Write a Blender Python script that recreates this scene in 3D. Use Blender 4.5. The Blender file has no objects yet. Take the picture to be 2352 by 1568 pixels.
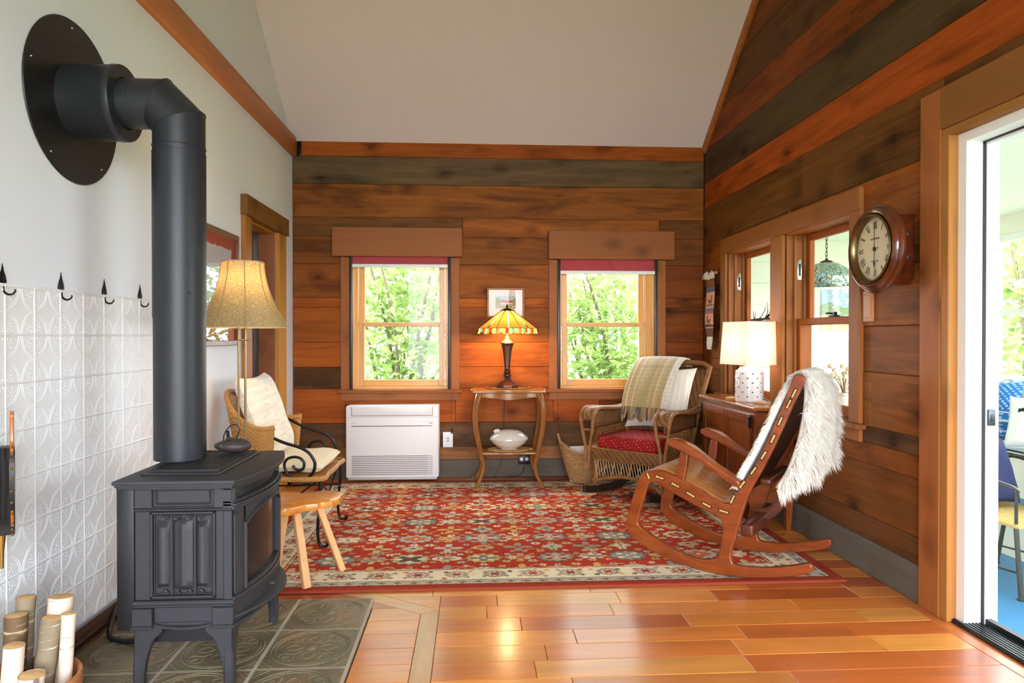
import bpy, bmesh, math, random
import numpy as np
from mathutils import Vector, Matrix, Euler

scene = bpy.context.scene
COL = scene.collection
PI = math.pi
R = math.radians
random.seed(7)

# ---------------------------------------------------------------- camera
cam_data = bpy.data.cameras.new('camera')
cam_data.sensor_width = 36.0
cam_data.lens = 24.0
cam_data.clip_start = 0.05
camera = bpy.data.objects.new('camera', cam_data)
COL.objects.link(camera)
camera.location = (0.0, 0.0, 1.154)
camera.rotation_euler = (R(90 - 0.44), 0, R(-3.32))
scene.camera = camera

# ---------------------------------------------------------------- colour management
scene.view_settings.view_transform = 'Standard'
scene.view_settings.look = 'None'
scene.view_settings.gamma = 1.0
scene.view_settings.use_curve_mapping = False
scene.view_settings.exposure = 1.64

scene.cycles.max_bounces = 7
scene.cycles.adaptive_threshold = 0.03
scene.cycles.diffuse_bounces = 4
scene.cycles.glossy_bounces = 3
scene.cycles.caustics_reflective = False
scene.cycles.caustics_refractive = False

# ---------------------------------------------------------------- sky: bright hazy daylight
world = bpy.data.worlds.new('sky')
scene.world = world
world.use_nodes = True
wn = world.node_tree
bg = wn.nodes['Background']
bg.inputs['Color'].default_value = (0.89, 0.95, 1.04, 1)
bg.inputs['Strength'].default_value = 6.0


def portal(name, loc, rot, sx, sy):
    """guides daylight sampling through a modelled opening; gives off no light itself"""
    ld = bpy.data.lights.new(name, 'AREA')
    ld.shape = 'RECTANGLE'
    ld.size, ld.size_y = sx, sy
    ld.cycles.is_portal = True
    o = bpy.data.objects.new(name, ld)
    o.location, o.rotation_euler = loc, rot
    COL.objects.link(o)


# the area light shines along its local -Z
portal('portal_back_window', (-0.58, 5.74, 1.26), (R(-90), 0, 0), 0.70, 1.0)
portal('portal_back_window', (1.08, 5.74, 1.26), (R(-90), 0, 0), 0.70, 1.0)
portal('portal_added_doors', (0.24, -1.47, 1.35), (R(90), 0, 0), 3.0, 2.45)
portal('portal_sunroom', (3.96, 3.6, 1.2), (0, R(90), 0), 1.3, 4.6)
portal('portal_sunroom_end', (3.0, -0.03, 1.2), (R(90), 0, 0), 1.5, 1.4)

# ================================================================= helpers
def srgb(r, g, b):
    f = lambda c: c / 12.92 if c <= 0.04045 else ((c + 0.055) / 1.055) ** 2.4
    return (f(r / 255), f(g / 255), f(b / 255))


def tag(o, label=None, cat=None, group=None, kind=None):
    if label: o['label'] = label
    if cat: o['category'] = cat
    if group: o['group'] = group
    if kind: o['kind'] = kind
    return o


def thing(name, label, cat, loc=(0, 0, 0), rz=0.0, group=None):
    o = bpy.data.objects.new(name, None)
    o.empty_display_size = 0.1
    COL.objects.link(o)
    o.location = loc
    o.rotation_euler = (0, 0, rz)
    return tag(o, label, cat, group)


def frame_from(p0, p1):
    d = Vector(p1) - Vector(p0)
    return d.to_track_quat('Z', 'Y').to_matrix()


class MB:
    """collects shapes, links them as one mesh object"""
    def __init__(s):
        s.v, s.f, s.mi, s.m = [], [], [], 0

    def add(s, vs, fs):
        n = len(s.v)
        s.v.extend([tuple(p) for p in vs])
        for f in fs:
            s.f.append(tuple(i + n for i in f))
            s.mi.append(s.m)
        return s

    def bx(s, x0, x1, y0, y1, z0, z1):
        return s.add([(x0, y0, z0), (x1, y0, z0), (x1, y1, z0), (x0, y1, z0),
                      (x0, y0, z1), (x1, y0, z1), (x1, y1, z1), (x0, y1, z1)],
                     [(0, 3, 2, 1), (4, 5, 6, 7), (0, 1, 5, 4), (1, 2, 6, 5), (2, 3, 7, 6), (3, 0, 4, 7)])

    def from_bm(s, bm, M=None):
        bm.verts.ensure_lookup_table()
        idx = {v: i for i, v in enumerate(bm.verts)}
        vs = [(M @ v.co) if M is not None else v.co for v in bm.verts]
        s.add(vs, [[idx[v] for v in f.verts] for f in bm.faces])
        bm.free()
        return s

    def rbox(s, x0, x1, y0, y1, z0, z1, b=0.004, seg=2, M=None):
        bm = bmesh.new()
        bmesh.ops.create_cube(bm, size=1.0)
        for v in bm.verts:
            v.co = Vector(((x0 + x1) / 2 + v.co.x * (x1 - x0), (y0 + y1) / 2 + v.co.y * (y1 - y0),
                           (z0 + z1) / 2 + v.co.z * (z1 - z0)))
        bmesh.ops.bevel(bm, geom=bm.edges[:], offset=b, segments=seg, affect='EDGES', profile=0.5)
        return s.from_bm(bm, M)

    def bar(s, p0, p1, w, h, b=0.0, up=(0, 0, 1)):
        """box beam from p0 to p1, w wide, h high"""
        p0, p1 = Vector(p0), Vector(p1)
        d = (p1 - p0); L = d.length; d.normalize()
        u = Vector(up)
        if abs(d.dot(u)) > 0.99: u = Vector((0, 1, 0))
        sx = d.cross(u).normalized(); uz = sx.cross(d).normalized()
        M = Matrix((( sx.x, d.x, uz.x, p0.x), (sx.y, d.y, uz.y, p0.y), (sx.z, d.z, uz.z, p0.z), (0, 0, 0, 1)))
        if b > 0:
            return s.rbox(-w / 2, w / 2, 0, L, -h / 2, h / 2, b, 2, M)
        t = MB().bx(-w / 2, w / 2, 0, L, -h / 2, h / 2)
        return s.add([M @ Vector(v) for v in t.v], t.f)

    def tube(s, pts, r=0.01, n=8, closed=False, cap=True, flat=None):
        """round tube along pts; r number or list; flat=(a,b) squashes the section"""
        P = [Vector(p) for p in pts]
        k = len(P)
        rr = r if isinstance(r, (list, tuple)) else [r] * k
        T = []
        for i in range(k):
            if closed: t = P[(i + 1) % k] - P[i - 1]
            else: t = P[min(i + 1, k - 1)] - P[max(i - 1, 0)]
            if t.length < 1e-9: t = Vector((0, 0, 1))
            T.append(t.normalized())
        a = Vector((0, 0, 1)) if abs(T[0].z) < 0.9 else Vector((1, 0, 0))
        nrm = (a - T[0] * a.dot(T[0])).normalized()
        vs, fs = [], []
        for i in range(k):
            if i:
                nrm = nrm - T[i] * nrm.dot(T[i])
                if nrm.length < 1e-6:
                    nrm = T[i].orthogonal()
                nrm.normalize()
            bi = T[i].cross(nrm)
            for j in range(n):
                q = 2 * PI * j / n
                ca, sa = math.cos(q), math.sin(q)
                if flat: ca, sa = ca * flat[0], sa * flat[1]
                vs.append(P[i] + (nrm * ca + bi * sa) * rr[i])
        m = k if closed else k - 1
        for i in range(m):
            i2 = (i + 1) % k
            for j in range(n):
                j2 = (j + 1) % n
                fs.append((i * n + j, i * n + j2, i2 * n + j2, i2 * n + j))
        if cap and not closed:
            fs.append(tuple(range(n - 1, -1, -1)))
            fs.append(tuple((k - 1) * n + j for j in range(n)))
        return s.add(vs, fs)

    def lathe(s, prof, n=24, M=None, cap=True, squash=(1, 1), a0=0.0):
        vs, fs = [], []
        for r, z in prof:
            for j in range(n):
                q = a0 + 2 * PI * j / n
                vs.append(Vector((r * math.cos(q) * squash[0], r * math.sin(q) * squash[1], z)))
        k = len(prof)
        for i in range(k - 1):
            for j in range(n):
                j2 = (j + 1) % n
                fs.append((i * n + j, i * n + j2, (i + 1) * n + j2, (i + 1) * n + j))
        if cap:
            if prof[0][0] > 1e-6: fs.append(tuple(range(n - 1, -1, -1)))
            if prof[-1][0] > 1e-6: fs.append(tuple((k - 1) * n + j for j in range(n)))
        if M is not None: vs = [M @ v for v in vs]
        return s.add(vs, fs)

    def cyl(s, p0, p1, r0, r1=None, n=16):
        r1 = r0 if r1 is None else r1
        L = (Vector(p1) - Vector(p0)).length
        M = Matrix.Translation(Vector(p0)) @ frame_from(p0, p1).to_4x4()
        return s.lathe([(r0, 0), (r1, L)], n, M)

    def ball(s, c, rx, ry=None, rz=None, nu=14, nv=9):
        ry = rx if ry is None else ry
        rz = rx if rz is None else rz
        vs, fs = [], []
        for i in range(1, nv):
            t = PI * i / nv
            for j in range(nu):
                q = 2 * PI * j / nu
                vs.append((c[0] + rx * math.sin(t) * math.cos(q), c[1] + ry * math.sin(t) * math.sin(q), c[2] - rz * math.cos(t)))
        for i in range(nv - 2):
            for j in range(nu):
                j2 = (j + 1) % nu
                fs.append((i * nu + j, i * nu + j2, (i + 1) * nu + j2, (i + 1) * nu + j))
        b, t = len(vs), len(vs) + 1
        vs += [(c[0], c[1], c[2] - rz), (c[0], c[1], c[2] + rz)]
        for j in range(nu):
            j2 = (j + 1) % nu
            fs.append((b, j2, j))
            fs.append((t, (nv - 2) * nu + j, (nv - 2) * nu + j2))
        return s.add(vs, fs)

    def prism(s, poly, t, M=None, bev=0.0, seg=2):
        """polygon in local XY pushed out along local Z from 0 to t"""
        bm = bmesh.new()
        lo = [bm.verts.new((x, y, 0)) for x, y in poly]
        f = bm.faces.new(lo)
        r = bmesh.ops.extrude_face_region(bm, geom=[f])
        for g in r['geom']:
            if isinstance(g, bmesh.types.BMVert): g.co.z += t
        bmesh.ops.recalc_face_normals(bm, faces=bm.faces[:])
        if bev > 0:
            ed = [e for e in bm.edges if abs(e.verts[0].co.z - e.verts[1].co.z) < 1e-6]
            bmesh.ops.bevel(bm, geom=ed, offset=bev, segments=seg, affect='EDGES', profile=0.5)
        return s.from_bm(bm, M)

    def grid(s, fn, nu, nv, cu=False, cv=False):
        vs = []
        for i in range(nu):
            for j in range(nv):
                vs.append(fn(i / (nu if cu else nu - 1), j / (nv if cv else nv - 1)))
        fs = []
        for i in range(nu if cu else nu - 1):
            for j in range(nv if cv else nv - 1):
                i2, j2 = (i + 1) % nu, (j + 1) % nv
                fs.append((i * nv + j, i2 * nv + j, i2 * nv + j2, i * nv + j2))
        return s.add(vs, fs)

    def xf(s, M):
        s.v = [tuple(M @ Vector(v)) for v in s.v]
        return s

    def mesh(s, name, smooth=35, fix=False):
        me = bpy.data.meshes.new(name)
        me.from_pydata(s.v, [], s.f)
        if any(s.mi): me.polygons.foreach_set('material_index', s.mi)
        if fix:
            bm = bmesh.new(); bm.from_mesh(me)
            bmesh.ops.recalc_face_normals(bm, faces=bm.faces[:])
            bm.to_mesh(me); bm.free()
        if smooth:
            me.polygons.foreach_set('use_smooth', [True] * len(me.polygons))
            me.set_sharp_from_angle(angle=R(smooth))
        me.update()
        return me

    def build(s, name, mat, parent=None, loc=(0, 0, 0), rot=(0, 0, 0), smooth=35, label=None, fix=False, kind=None):
        me = s.mesh(name, smooth, fix)
        for m in (mat if isinstance(mat, (list, tuple)) else [mat]):
            me.materials.append(m)
        o = bpy.data.objects.new(name, me)
        COL.objects.link(o)
        o.parent = parent
        o.location = loc
        o.rotation_euler = rot
        if label: o['label'] = label
        if kind: o['kind'] = kind
        return o


def link_mesh(name, me, parent, loc=(0, 0, 0), rot=(0, 0, 0), color=None):
    o = bpy.data.objects.new(name, me)
    COL.objects.link(o)
    o.parent = parent
    o.location = loc
    o.rotation_euler = rot
    if color: o.color = (*color, 1)
    return o


def bez(p0, p1, p2, p3, n=10):
    p0, p1, p2, p3 = map(Vector, (p0, p1, p2, p3))
    out = []
    for i in range(n + 1):
        t = i / n; u = 1 - t
        out.append(p0 * u ** 3 + p1 * 3 * u * u * t + p2 * 3 * u * t * t + p3 * t ** 3)
    return out


def crv(pts, per=6, closed=False):
    """smooth Catmull-Rom curve through pts (2D or 3D)"""
    P = [Vector(p) for p in pts]
    n = len(P)
    out = []
    rng = range(n if closed else n - 1)
    for i in rng:
        a = P[(i - 1) % n] if (closed or i > 0) else P[0] * 2 - P[1]
        b, c = P[i], P[(i + 1) % n]
        d = P[(i + 2) % n] if (closed or i + 2 < n) else P[n - 1] * 2 - P[n - 2]
        for k in range(per):
            t = k / per
            out.append(0.5 * ((2 * b) + (c - a) * t + (2 * a - 5 * b + 4 * c - d) * t * t + (3 * b - a - 3 * c + d) * t ** 3))
    if not closed: out.append(P[-1])
    return out


# ----------------------------------------------------------------- materials
def nmat(name):
    m = bpy.data.materials.new(name)
    m.use_nodes = True
    nt = m.node_tree
    return m, nt, nt.nodes['Principled BSDF']


def node(nt, typ, **kw):
    n = nt.nodes.new(typ)
    for k, v in kw.items():
        if k in n.inputs: n.inputs[k].default_value = v
        else: setattr(n, k, v)
    return n


def ramp(nt, stops):
    n = nt.nodes.new('ShaderNodeValToRGB')
    e = n.color_ramp.elements
    while len(e) < len(stops): e.new(0.5)
    for el, (p, c) in zip(e, stops):
        el.position = p
        el.color = (*c, 1) if len(c) == 3 else c
    return n


def mixc(nt, fac, a, b, mode='MIX'):
    n = nt.nodes.new('ShaderNodeMix')
    n.data_type = 'RGBA'
    n.blend_type = mode
    for sock, v in ((n.inputs[0], fac), (n.inputs[6], a), (n.inputs[7], b)):
        if isinstance(v, bpy.types.NodeSocket): nt.links.new(v, sock)
        elif isinstance(v, (int, float)): sock.default_value = v
        else: sock.default_value = (*v, 1)
    return n.outputs[2]


def mathn(nt, op, a, b=0.0, clamp=False):
    n = nt.nodes.new('ShaderNodeMath')
    n.operation = op
    n.use_clamp = clamp
    for sock, v in ((n.inputs[0], a), (n.inputs[1], b)):
        if isinstance(v, bpy.types.NodeSocket): nt.links.new(v, sock)
        else: sock.default_value = v
    return n.outputs[0]


def coords(nt, scale=(1, 1, 1), rnd=False, kind='Object'):
    tc = nt.nodes.new('ShaderNodeTexCoord')
    out = tc.outputs[kind]
    if rnd:
        oi = nt.nodes.new('ShaderNodeObjectInfo')
        v = nt.nodes.new('ShaderNodeVectorMath'); v.operation = 'SCALE'
        v.inputs[0].default_value = (37.0, 91.0, 53.0)
        nt.links.new(oi.outputs['Random'], v.inputs['Scale'])
        ad = nt.nodes.new('ShaderNodeVectorMath'); ad.operation = 'ADD'
        nt.links.new(out, ad.inputs[0]); nt.links.new(v.outputs[0], ad.inputs[1])
        out = ad.outputs[0]
    mp = nt.nodes.new('ShaderNodeMapping')
    mp.inputs['Scale'].default_value = scale
    nt.links.new(out, mp.inputs['Vector'])
    return mp.outputs[0]


def noise(nt, vec, scale=5.0, detail=4.0, rough=0.55, dist=0.0):
    n = node(nt, 'ShaderNodeTexNoise', Scale=scale, Detail=detail, Roughness=rough, Distortion=dist)
    nt.links.new(vec, n.inputs['Vector'])
    return n.outputs['Fac']


def bump(nt, bs, h, strength=0.3, dist=0.002):
    b = node(nt, 'ShaderNodeBump', Strength=strength, Distance=dist)
    nt.links.new(h, b.inputs['Height'])
    nt.links.new(b.outputs[0], bs.inputs['Normal'])


def plain(name, col, rough=0.5, metal=0.0, var=0.08, vscale=20.0, bmp=0.0, bscale=200.0, coat=0.0, spec=0.5, sheen=0.0):
    """one colour with faint procedural mottling"""
    m, nt, bs = nmat(name)
    c = srgb(*col)
    v = coords(nt)
    f = noise(nt, v, vscale, 4)
    lo = tuple(x * (1 - var) for x in c); hi = tuple(min(1, x * (1 + var)) for x in c)
    nt.links.new(mixc(nt, f, lo, hi), bs.inputs['Base Color'])
    bs.inputs['Roughness'].default_value = rough
    bs.inputs['Metallic'].default_value = metal
    bs.inputs['Specular IOR Level'].default_value = spec
    if coat: bs.inputs['Coat Weight'].default_value = coat; bs.inputs['Coat Roughness'].default_value = 0.08
    if sheen: bs.inputs['Sheen Weight'].default_value = sheen
    if bmp: bump(nt, bs, noise(nt, v, bscale, 3), bmp)
    return m


def wood(name, c1, c2, scale=(2, 22, 22), rough=0.4, coat=0.0, bmp=0.15, rnd=True, dist=0.6, spec=0.4):
    """stretched-noise grain between two tones"""
    m, nt, bs = nmat(name)
    v = coords(nt, scale, rnd)
    a = noise(nt, v, 1.0, 6, 0.6, dist)
    b = noise(nt, v, 4.0, 3, 0.6)
    r = ramp(nt, [(0.3, srgb(*c1)), (0.7, srgb(*c2))])
    nt.links.new(a, r.inputs[0])
    d = mixc(nt, 0.22, r.outputs[0], b, 'OVERLAY')
    nt.links.new(d, bs.inputs['Base Color'])
    bs.inputs['Roughness'].default_value = rough
    bs.inputs['Specular IOR Level'].default_value = spec
    if coat: bs.inputs['Coat Weight'].default_value = coat; bs.inputs['Coat Roughness'].default_value = 0.1
    bump(nt, bs, b, bmp, 0.001)
    return m


def plank_mat(name, rough=0.5, knots=0.85, stain=0.6, grain=(1.1, 16, 16), coat=0.0, contrast=0.35, spec=0.4, bmp=0.25, coat_rough=0.15):
    """board whose tone is the object's own colour; grain, weather stains and knots run along local X"""
    m, nt, bs = nmat(name)
    oi = nt.nodes.new('ShaderNodeObjectInfo')
    base = oi.outputs['Color']
    vg = coords(nt, grain, True)
    g = noise(nt, vg, 1.0, 7, 0.62, 0.9)
    g2 = noise(nt, vg, 5.0, 3, 0.6)
    vb = coords(nt, (0.9, 4.5, 4.5), True)
    bl = noise(nt, vb, 1.3, 4, 0.6, 0.6)
    gr = ramp(nt, [(0.25, (1 - contrast,) * 3), (0.75, (1 + contrast * 0.8,) * 3)])
    nt.links.new(mixc(nt, 0.3, g, g2), gr.inputs[0])
    c = mixc(nt, 1.0, base, gr.outputs[0], 'MULTIPLY')
    if stain:
        sr = ramp(nt, [(0.48, (0, 0, 0)), (0.70, (stain,) * 3)])
        nt.links.new(bl, sr.inputs[0])
        dk = mixc(nt, 1.0, c, (0.34, 0.30, 0.27), 'MULTIPLY')
        c = mixc(nt, sr.outputs[0], c, dk)
    if knots:
        vk = coords(nt, (2.6, 3.8, 3.8), True)
        wob = nt.nodes.new('ShaderNodeVectorMath'); wob.operation = 'ADD'
        ns = node(nt, 'ShaderNodeTexNoise', Scale=3.0, Detail=2.0)
        nt.links.new(vk, ns.inputs['Vector'])
        sc = nt.nodes.new('ShaderNodeVectorMath'); sc.operation = 'SCALE'; sc.inputs['Scale'].default_value = 0.12
        nt.links.new(ns.outputs['Color'], sc.inputs[0])
        nt.links.new(vk, wob.inputs[0]); nt.links.new(sc.outputs[0], wob.inputs[1])
        vo = node(nt, 'ShaderNodeTexVoronoi', Scale=1.0, Randomness=1.0)
        nt.links.new(wob.outputs[0], vo.inputs['Vector'])
        kr = ramp(nt, [(0.0, (knots * .8,) * 3), (0.07, (knots,) * 3), (0.10, (knots * .6,) * 3), (0.14, (knots * .5,) * 3), (0.30, (0, 0, 0))])
        nt.links.new(vo.outputs['Distance'], kr.inputs[0])
        dk = mixc(nt, 1.0, c, (0.22, 0.16, 0.13), 'MULTIPLY')
        c = mixc(nt, kr.outputs[0], c, dk)
    nt.links.new(c, bs.inputs['Base Color'])
    bs.inputs['Roughness'].default_value = rough
    bs.inputs['Specular IOR Level'].default_value = spec
    if coat:
        bs.inputs['Coat Weight'].default_value = coat
        bs.inputs['Coat Roughness'].default_value = coat_rough
    bump(nt, bs, g2, bmp, 0.0015)
    return m


def cattr(name, rough=0.8, bmp=0.0, bscale=300.0, sheen=0.0, spec=0.3):
    """colour comes from the mesh's own woven / printed colour layer"""
    m, nt, bs = nmat(name)
    a = nt.nodes.new('ShaderNodeAttribute'); a.attribute_name = 'Col'
    nt.links.new(a.outputs['Color'], bs.inputs['Base Color'])
    bs.inputs['Roughness'].default_value = rough
    bs.inputs['Specular IOR Level'].default_value = spec
    if sheen: bs.inputs['Sheen Weight'].default_value = sheen
    if bmp: bump(nt, bs, noise(nt, coords(nt), bscale, 3), bmp)
    return m


def set_cols(me, cols):
    """cols: (n,3) linear array, one per vertex"""
    at = me.color_attributes.new('Col', 'FLOAT_COLOR', 'POINT')
    a = np.ones((len(me.vertices), 4), np.float32)
    a[:, :3] = cols
    at.data.foreach_set('color', a.ravel())


def glass_mat(name, tint=(1, 1, 1), rough=0.0):
    """thin window glass: mostly clear, reflects at grazing angles"""
    m, nt, bs = nmat(name)
    nt.nodes.remove(bs)
    out = nt.nodes['Material Output']
    tr = node(nt, 'ShaderNodeBsdfTransparent'); tr.inputs[0].default_value = (*tint, 1)
    gl = node(nt, 'ShaderNodeBsdfGlossy', Roughness=rough)
    lw = node(nt, 'ShaderNodeLayerWeight', Blend=0.5)
    fr = mathn(nt, 'MULTIPLY_ADD', mathn(nt, 'POWER', lw.outputs['Facing'], 5.0), 0.9)
    fr.node.inputs[2].default_value = 0.012
    mx = nt.nodes.new('ShaderNodeMixShader')
    nt.links.new(fr, mx.inputs[0]); nt.links.new(tr.outputs[0], mx.inputs[1]); nt.links.new(gl.outputs[0], mx.inputs[2])
    nt.links.new(mx.outputs[0], out.inputs[0])
    return m


def shade_mat(name, col, trans=0.5, rough=0.9, col2=None, cell=0.0):
    """lampshade: diffuse + translucent cloth or parchment"""
    m, nt, bs = nmat(name)
    nt.nodes.remove(bs)
    out = nt.nodes['Material Output']
    df = node(nt, 'ShaderNodeBsdfDiffuse'); tl = node(nt, 'ShaderNodeBsdfTranslucent')
    c = srgb(*col)
    if col2:
        vo = node(nt, 'ShaderNodeTexVoronoi', Scale=cell); vo.feature = 'DISTANCE_TO_EDGE'
        nt.links.new(coords(nt), vo.inputs['Vector'])
        r = ramp(nt, [(0.0, srgb(*col2)), (0.16, c)])
        nt.links.new(vo.outputs['Distance'], r.inputs[0])
        src = r.outputs[0]
    else:
        src = mixc(nt, noise(nt, coords(nt), 40, 3), tuple(x * .95 for x in c), c)
    nt.links.new(src, df.inputs[0]); nt.links.new(src, tl.inputs[0])
    mx = nt.nodes.new('ShaderNodeMixShader'); mx.inputs[0].default_value = trans
    nt.links.new(df.outputs[0], mx.inputs[1]); nt.links.new(tl.outputs[0], mx.inputs[2])
    nt.links.new(mx.outputs[0], out.inputs[0])
    return m


def emit_mat(name, col, strength):
    m, nt, bs = nmat(name)
    bs.inputs['Base Color'].default_value = (*srgb(*col), 1)
    bs.inputs['Emission Color'].default_value = (*srgb(*col), 1)
    bs.inputs['Emission Strength'].default_value = strength
    return m


def lamp_light(name, loc, power, col, parent, r=0.03):
    ld = bpy.data.lights.new(name, 'POINT')
    ld.energy = power
    ld.color = col
    ld.shadow_soft_size = r
    o = bpy.data.objects.new(name, ld)
    o.location = loc
    o.parent = parent
    COL.objects.link(o)
    return o
# ================================================================= shared materials
M = {}
M['plank'] = plank_mat('barn_board', rough=0.6, stain=0.85, contrast=0.5, spec=0.15)
M['floorplank'] = plank_mat('varnished_floor_board', rough=0.38, knots=0.0, stain=0.25, grain=(0.9, 9, 9), coat=0.38, contrast=0.32, bmp=0.05, coat_rough=0.18)
M['plaster'] = plain('white_plaster', (232, 236, 243), 0.85, var=0.02, vscale=3, bmp=0.12, bscale=60)
M['ceiling'] = plain('matt_ceiling_paint', (228, 218, 223), 0.9, var=0.015, vscale=2)
M['backing'] = plain('dark_wood_backing', (40, 28, 20), 0.9)
M['casing'] = plank_mat('cedar_casing', rough=0.55, stain=0.0, knots=0.7, contrast=0.16, spec=0.2)
M['sash'] = wood('honey_pine_sash', (214, 152, 78), (232, 178, 104), (2, 30, 30), 0.35, coat=0.2)
M['beam'] = wood('oiled_beam', (150, 84, 36), (186, 116, 58), (1.2, 18, 18), 0.5)
M['trimdark'] = plank_mat('weathered_base', rough=0.7, knots=0.0, stain=0.3, contrast=0.3)
M['white'] = plain('white_paint', (240, 240, 238), 0.45, var=0.02)
M['tin'] = plain('painted_tin', (232, 233, 235), 0.5, var=0.02, vscale=6, spec=0.5)
M['black'] = plain('black_paint', (22, 21, 22), 0.45, var=0.2)
M['blackiron'] = plain('black_wrought_iron', (26, 24, 23), 0.38, metal=0.6, var=0.2, bmp=0.1, bscale=120)
M['glass'] = glass_mat('window_glass')
M['brass'] = plain('aged_brass', (176, 138, 72), 0.3, metal=1.0, var=0.1)
M['chrome'] = plain('brushed_steel', (190, 186, 180), 0.25, metal=1.0, var=0.06)
M['rubberblk'] = plain('black_gasket', (30, 30, 34), 0.6)

XL, XR, YB, YR = -1.448, 1.93, 5.60, -1.50
EAVE, SLOPE, RIDGE_Y = 2.725, 0.715, 2.05
RIDGE = EAVE + SLOPE * (YB - RIDGE_Y)


def ceil_z(y):
    return EAVE + SLOPE * ((YB - y) if y > RIDGE_Y else (y - YR))


def struct(mb, name, mat, parent=None, smooth=0):
    o = mb.build(name, mat, parent, smooth=smooth)
    o['kind'] = 'structure'
    return o


def sroot(name):
    o = bpy.data.objects.new(name, None)
    o.empty_display_size = 0.1
    COL.objects.link(o)
    o['kind'] = 'structure'
    return o


# ---- polygon boards
def clip(poly, a, b, c):
    """keep a*x+b*y<=c"""
    out = []
    n = len(poly)
    for i in range(n):
        p, q = poly[i], poly[(i + 1) % n]
        dp, dq = a * p[0] + b * p[1] - c, a * q[0] + b * q[1] - c
        if dp <= 0: out.append(p)
        if dp * dq < 0:
            t = dp / (dp - dq)
            out.append((p[0] + (q[0] - p[0]) * t, p[1] + (q[1] - p[1]) * t))
    return out


def inset(poly, d):
    n = len(poly)
    out = []
    for i in range(n):
        p0, p1, p2 = Vector(poly[i - 1]), Vector(poly[i]), Vector(poly[(i + 1) % n])
        e1, e2 = (p1 - p0).normalized(), (p2 - p1).normalized()
        n1, n2 = Vector((-e1.y, e1.x)), Vector((-e2.y, e2.x))
        m = n1 + n2
        k = m.length_squared
        if k < 1e-6: out.append(tuple(p1)); continue
        out.append(tuple(p1 + m * (2 * d / k)))
    return out


def board(name, poly, thick, ch, mat, parent, M4, color, lift=0.0):
    """board with eased edges: poly in the board's own length/width plane, face up local Z.
    M4 maps (length, width, normal) axes to the world"""
    cx = sum(p[0] for p in poly) / len(poly); cy = sum(p[1] for p in poly) / len(poly)
    pl = [(x - cx, y - cy) for x, y in poly]
    ar = sum(pl[i - 1][0] * pl[i][1] - pl[i][0] * pl[i - 1][1] for i in range(len(pl)))
    if ar < 0: pl = pl[::-1]
    if abs(ar) < 1e-4: return None
    n = len(pl)
    g = inset(pl, 0.0006); top = inset(pl, 0.0006 + ch)
    vs = [(x, y, -thick) for x, y in g] + [(x, y, -ch) for x, y in g] + [(x, y, 0) for x, y in top]
    fs = [tuple(range(n - 1, -1, -1)), tuple(range(2 * n, 3 * n))]
    for k in (0, 1):
        for i in range(n):
            j = (i + 1) % n
            fs.append((k * n + i, k * n + j, (k + 1) * n + j, (k + 1) * n + i))
    me = bpy.data.meshes.new(name)
    me.from_pydata(vs, [], fs)
    me.materials.append(mat)
    o = bpy.data.objects.new(name, me)
    COL.objects.link(o)
    o.parent = parent
    o.matrix_local = M4 @ Matrix.Translation((cx, cy, lift))
    o.color = (*color, 1)
    return o


def sub_rect(rects, h):
    out = []
    for (a0, a1, b0, b1) in rects:
        x0, x1, y0, y1 = max(a0, h[0]), min(a1, h[1]), max(b0, h[2]), min(b1, h[3])
        if x0 >= x1 or y0 >= y1: out.append((a0, a1, b0, b1)); continue
        if a0 < x0: out.append((a0, x0, b0, b1))
        if x1 < a1: out.append((x1, a1, b0, b1))
        if b0 < y0: out.append((x0, x1, b0, y0))
        if y1 < b1: out.append((x0, x1, y1, b1))
    return out


def golden(c):
    """aged-board tone: saturated colours lean a little to gold"""
    r, g, b = srgb(*c)
    s = min(1.0, max(0.0, (r / max(b, 1e-4) - 2.0) / 6.0))
    return (r * (.92 + .08 * s), g * (.92 - .02 * s), b * (.9 - .45 * s))


def jit(c, a=0.12, wall=True):
    k = 1 + random.uniform(-a, a)
    r, g, b = golden(c) if wall else srgb(*c)
    return tuple(max(0, x * k * (1 + random.uniform(-a * .3, a * .3))) for x in (r, g, b))


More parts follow.
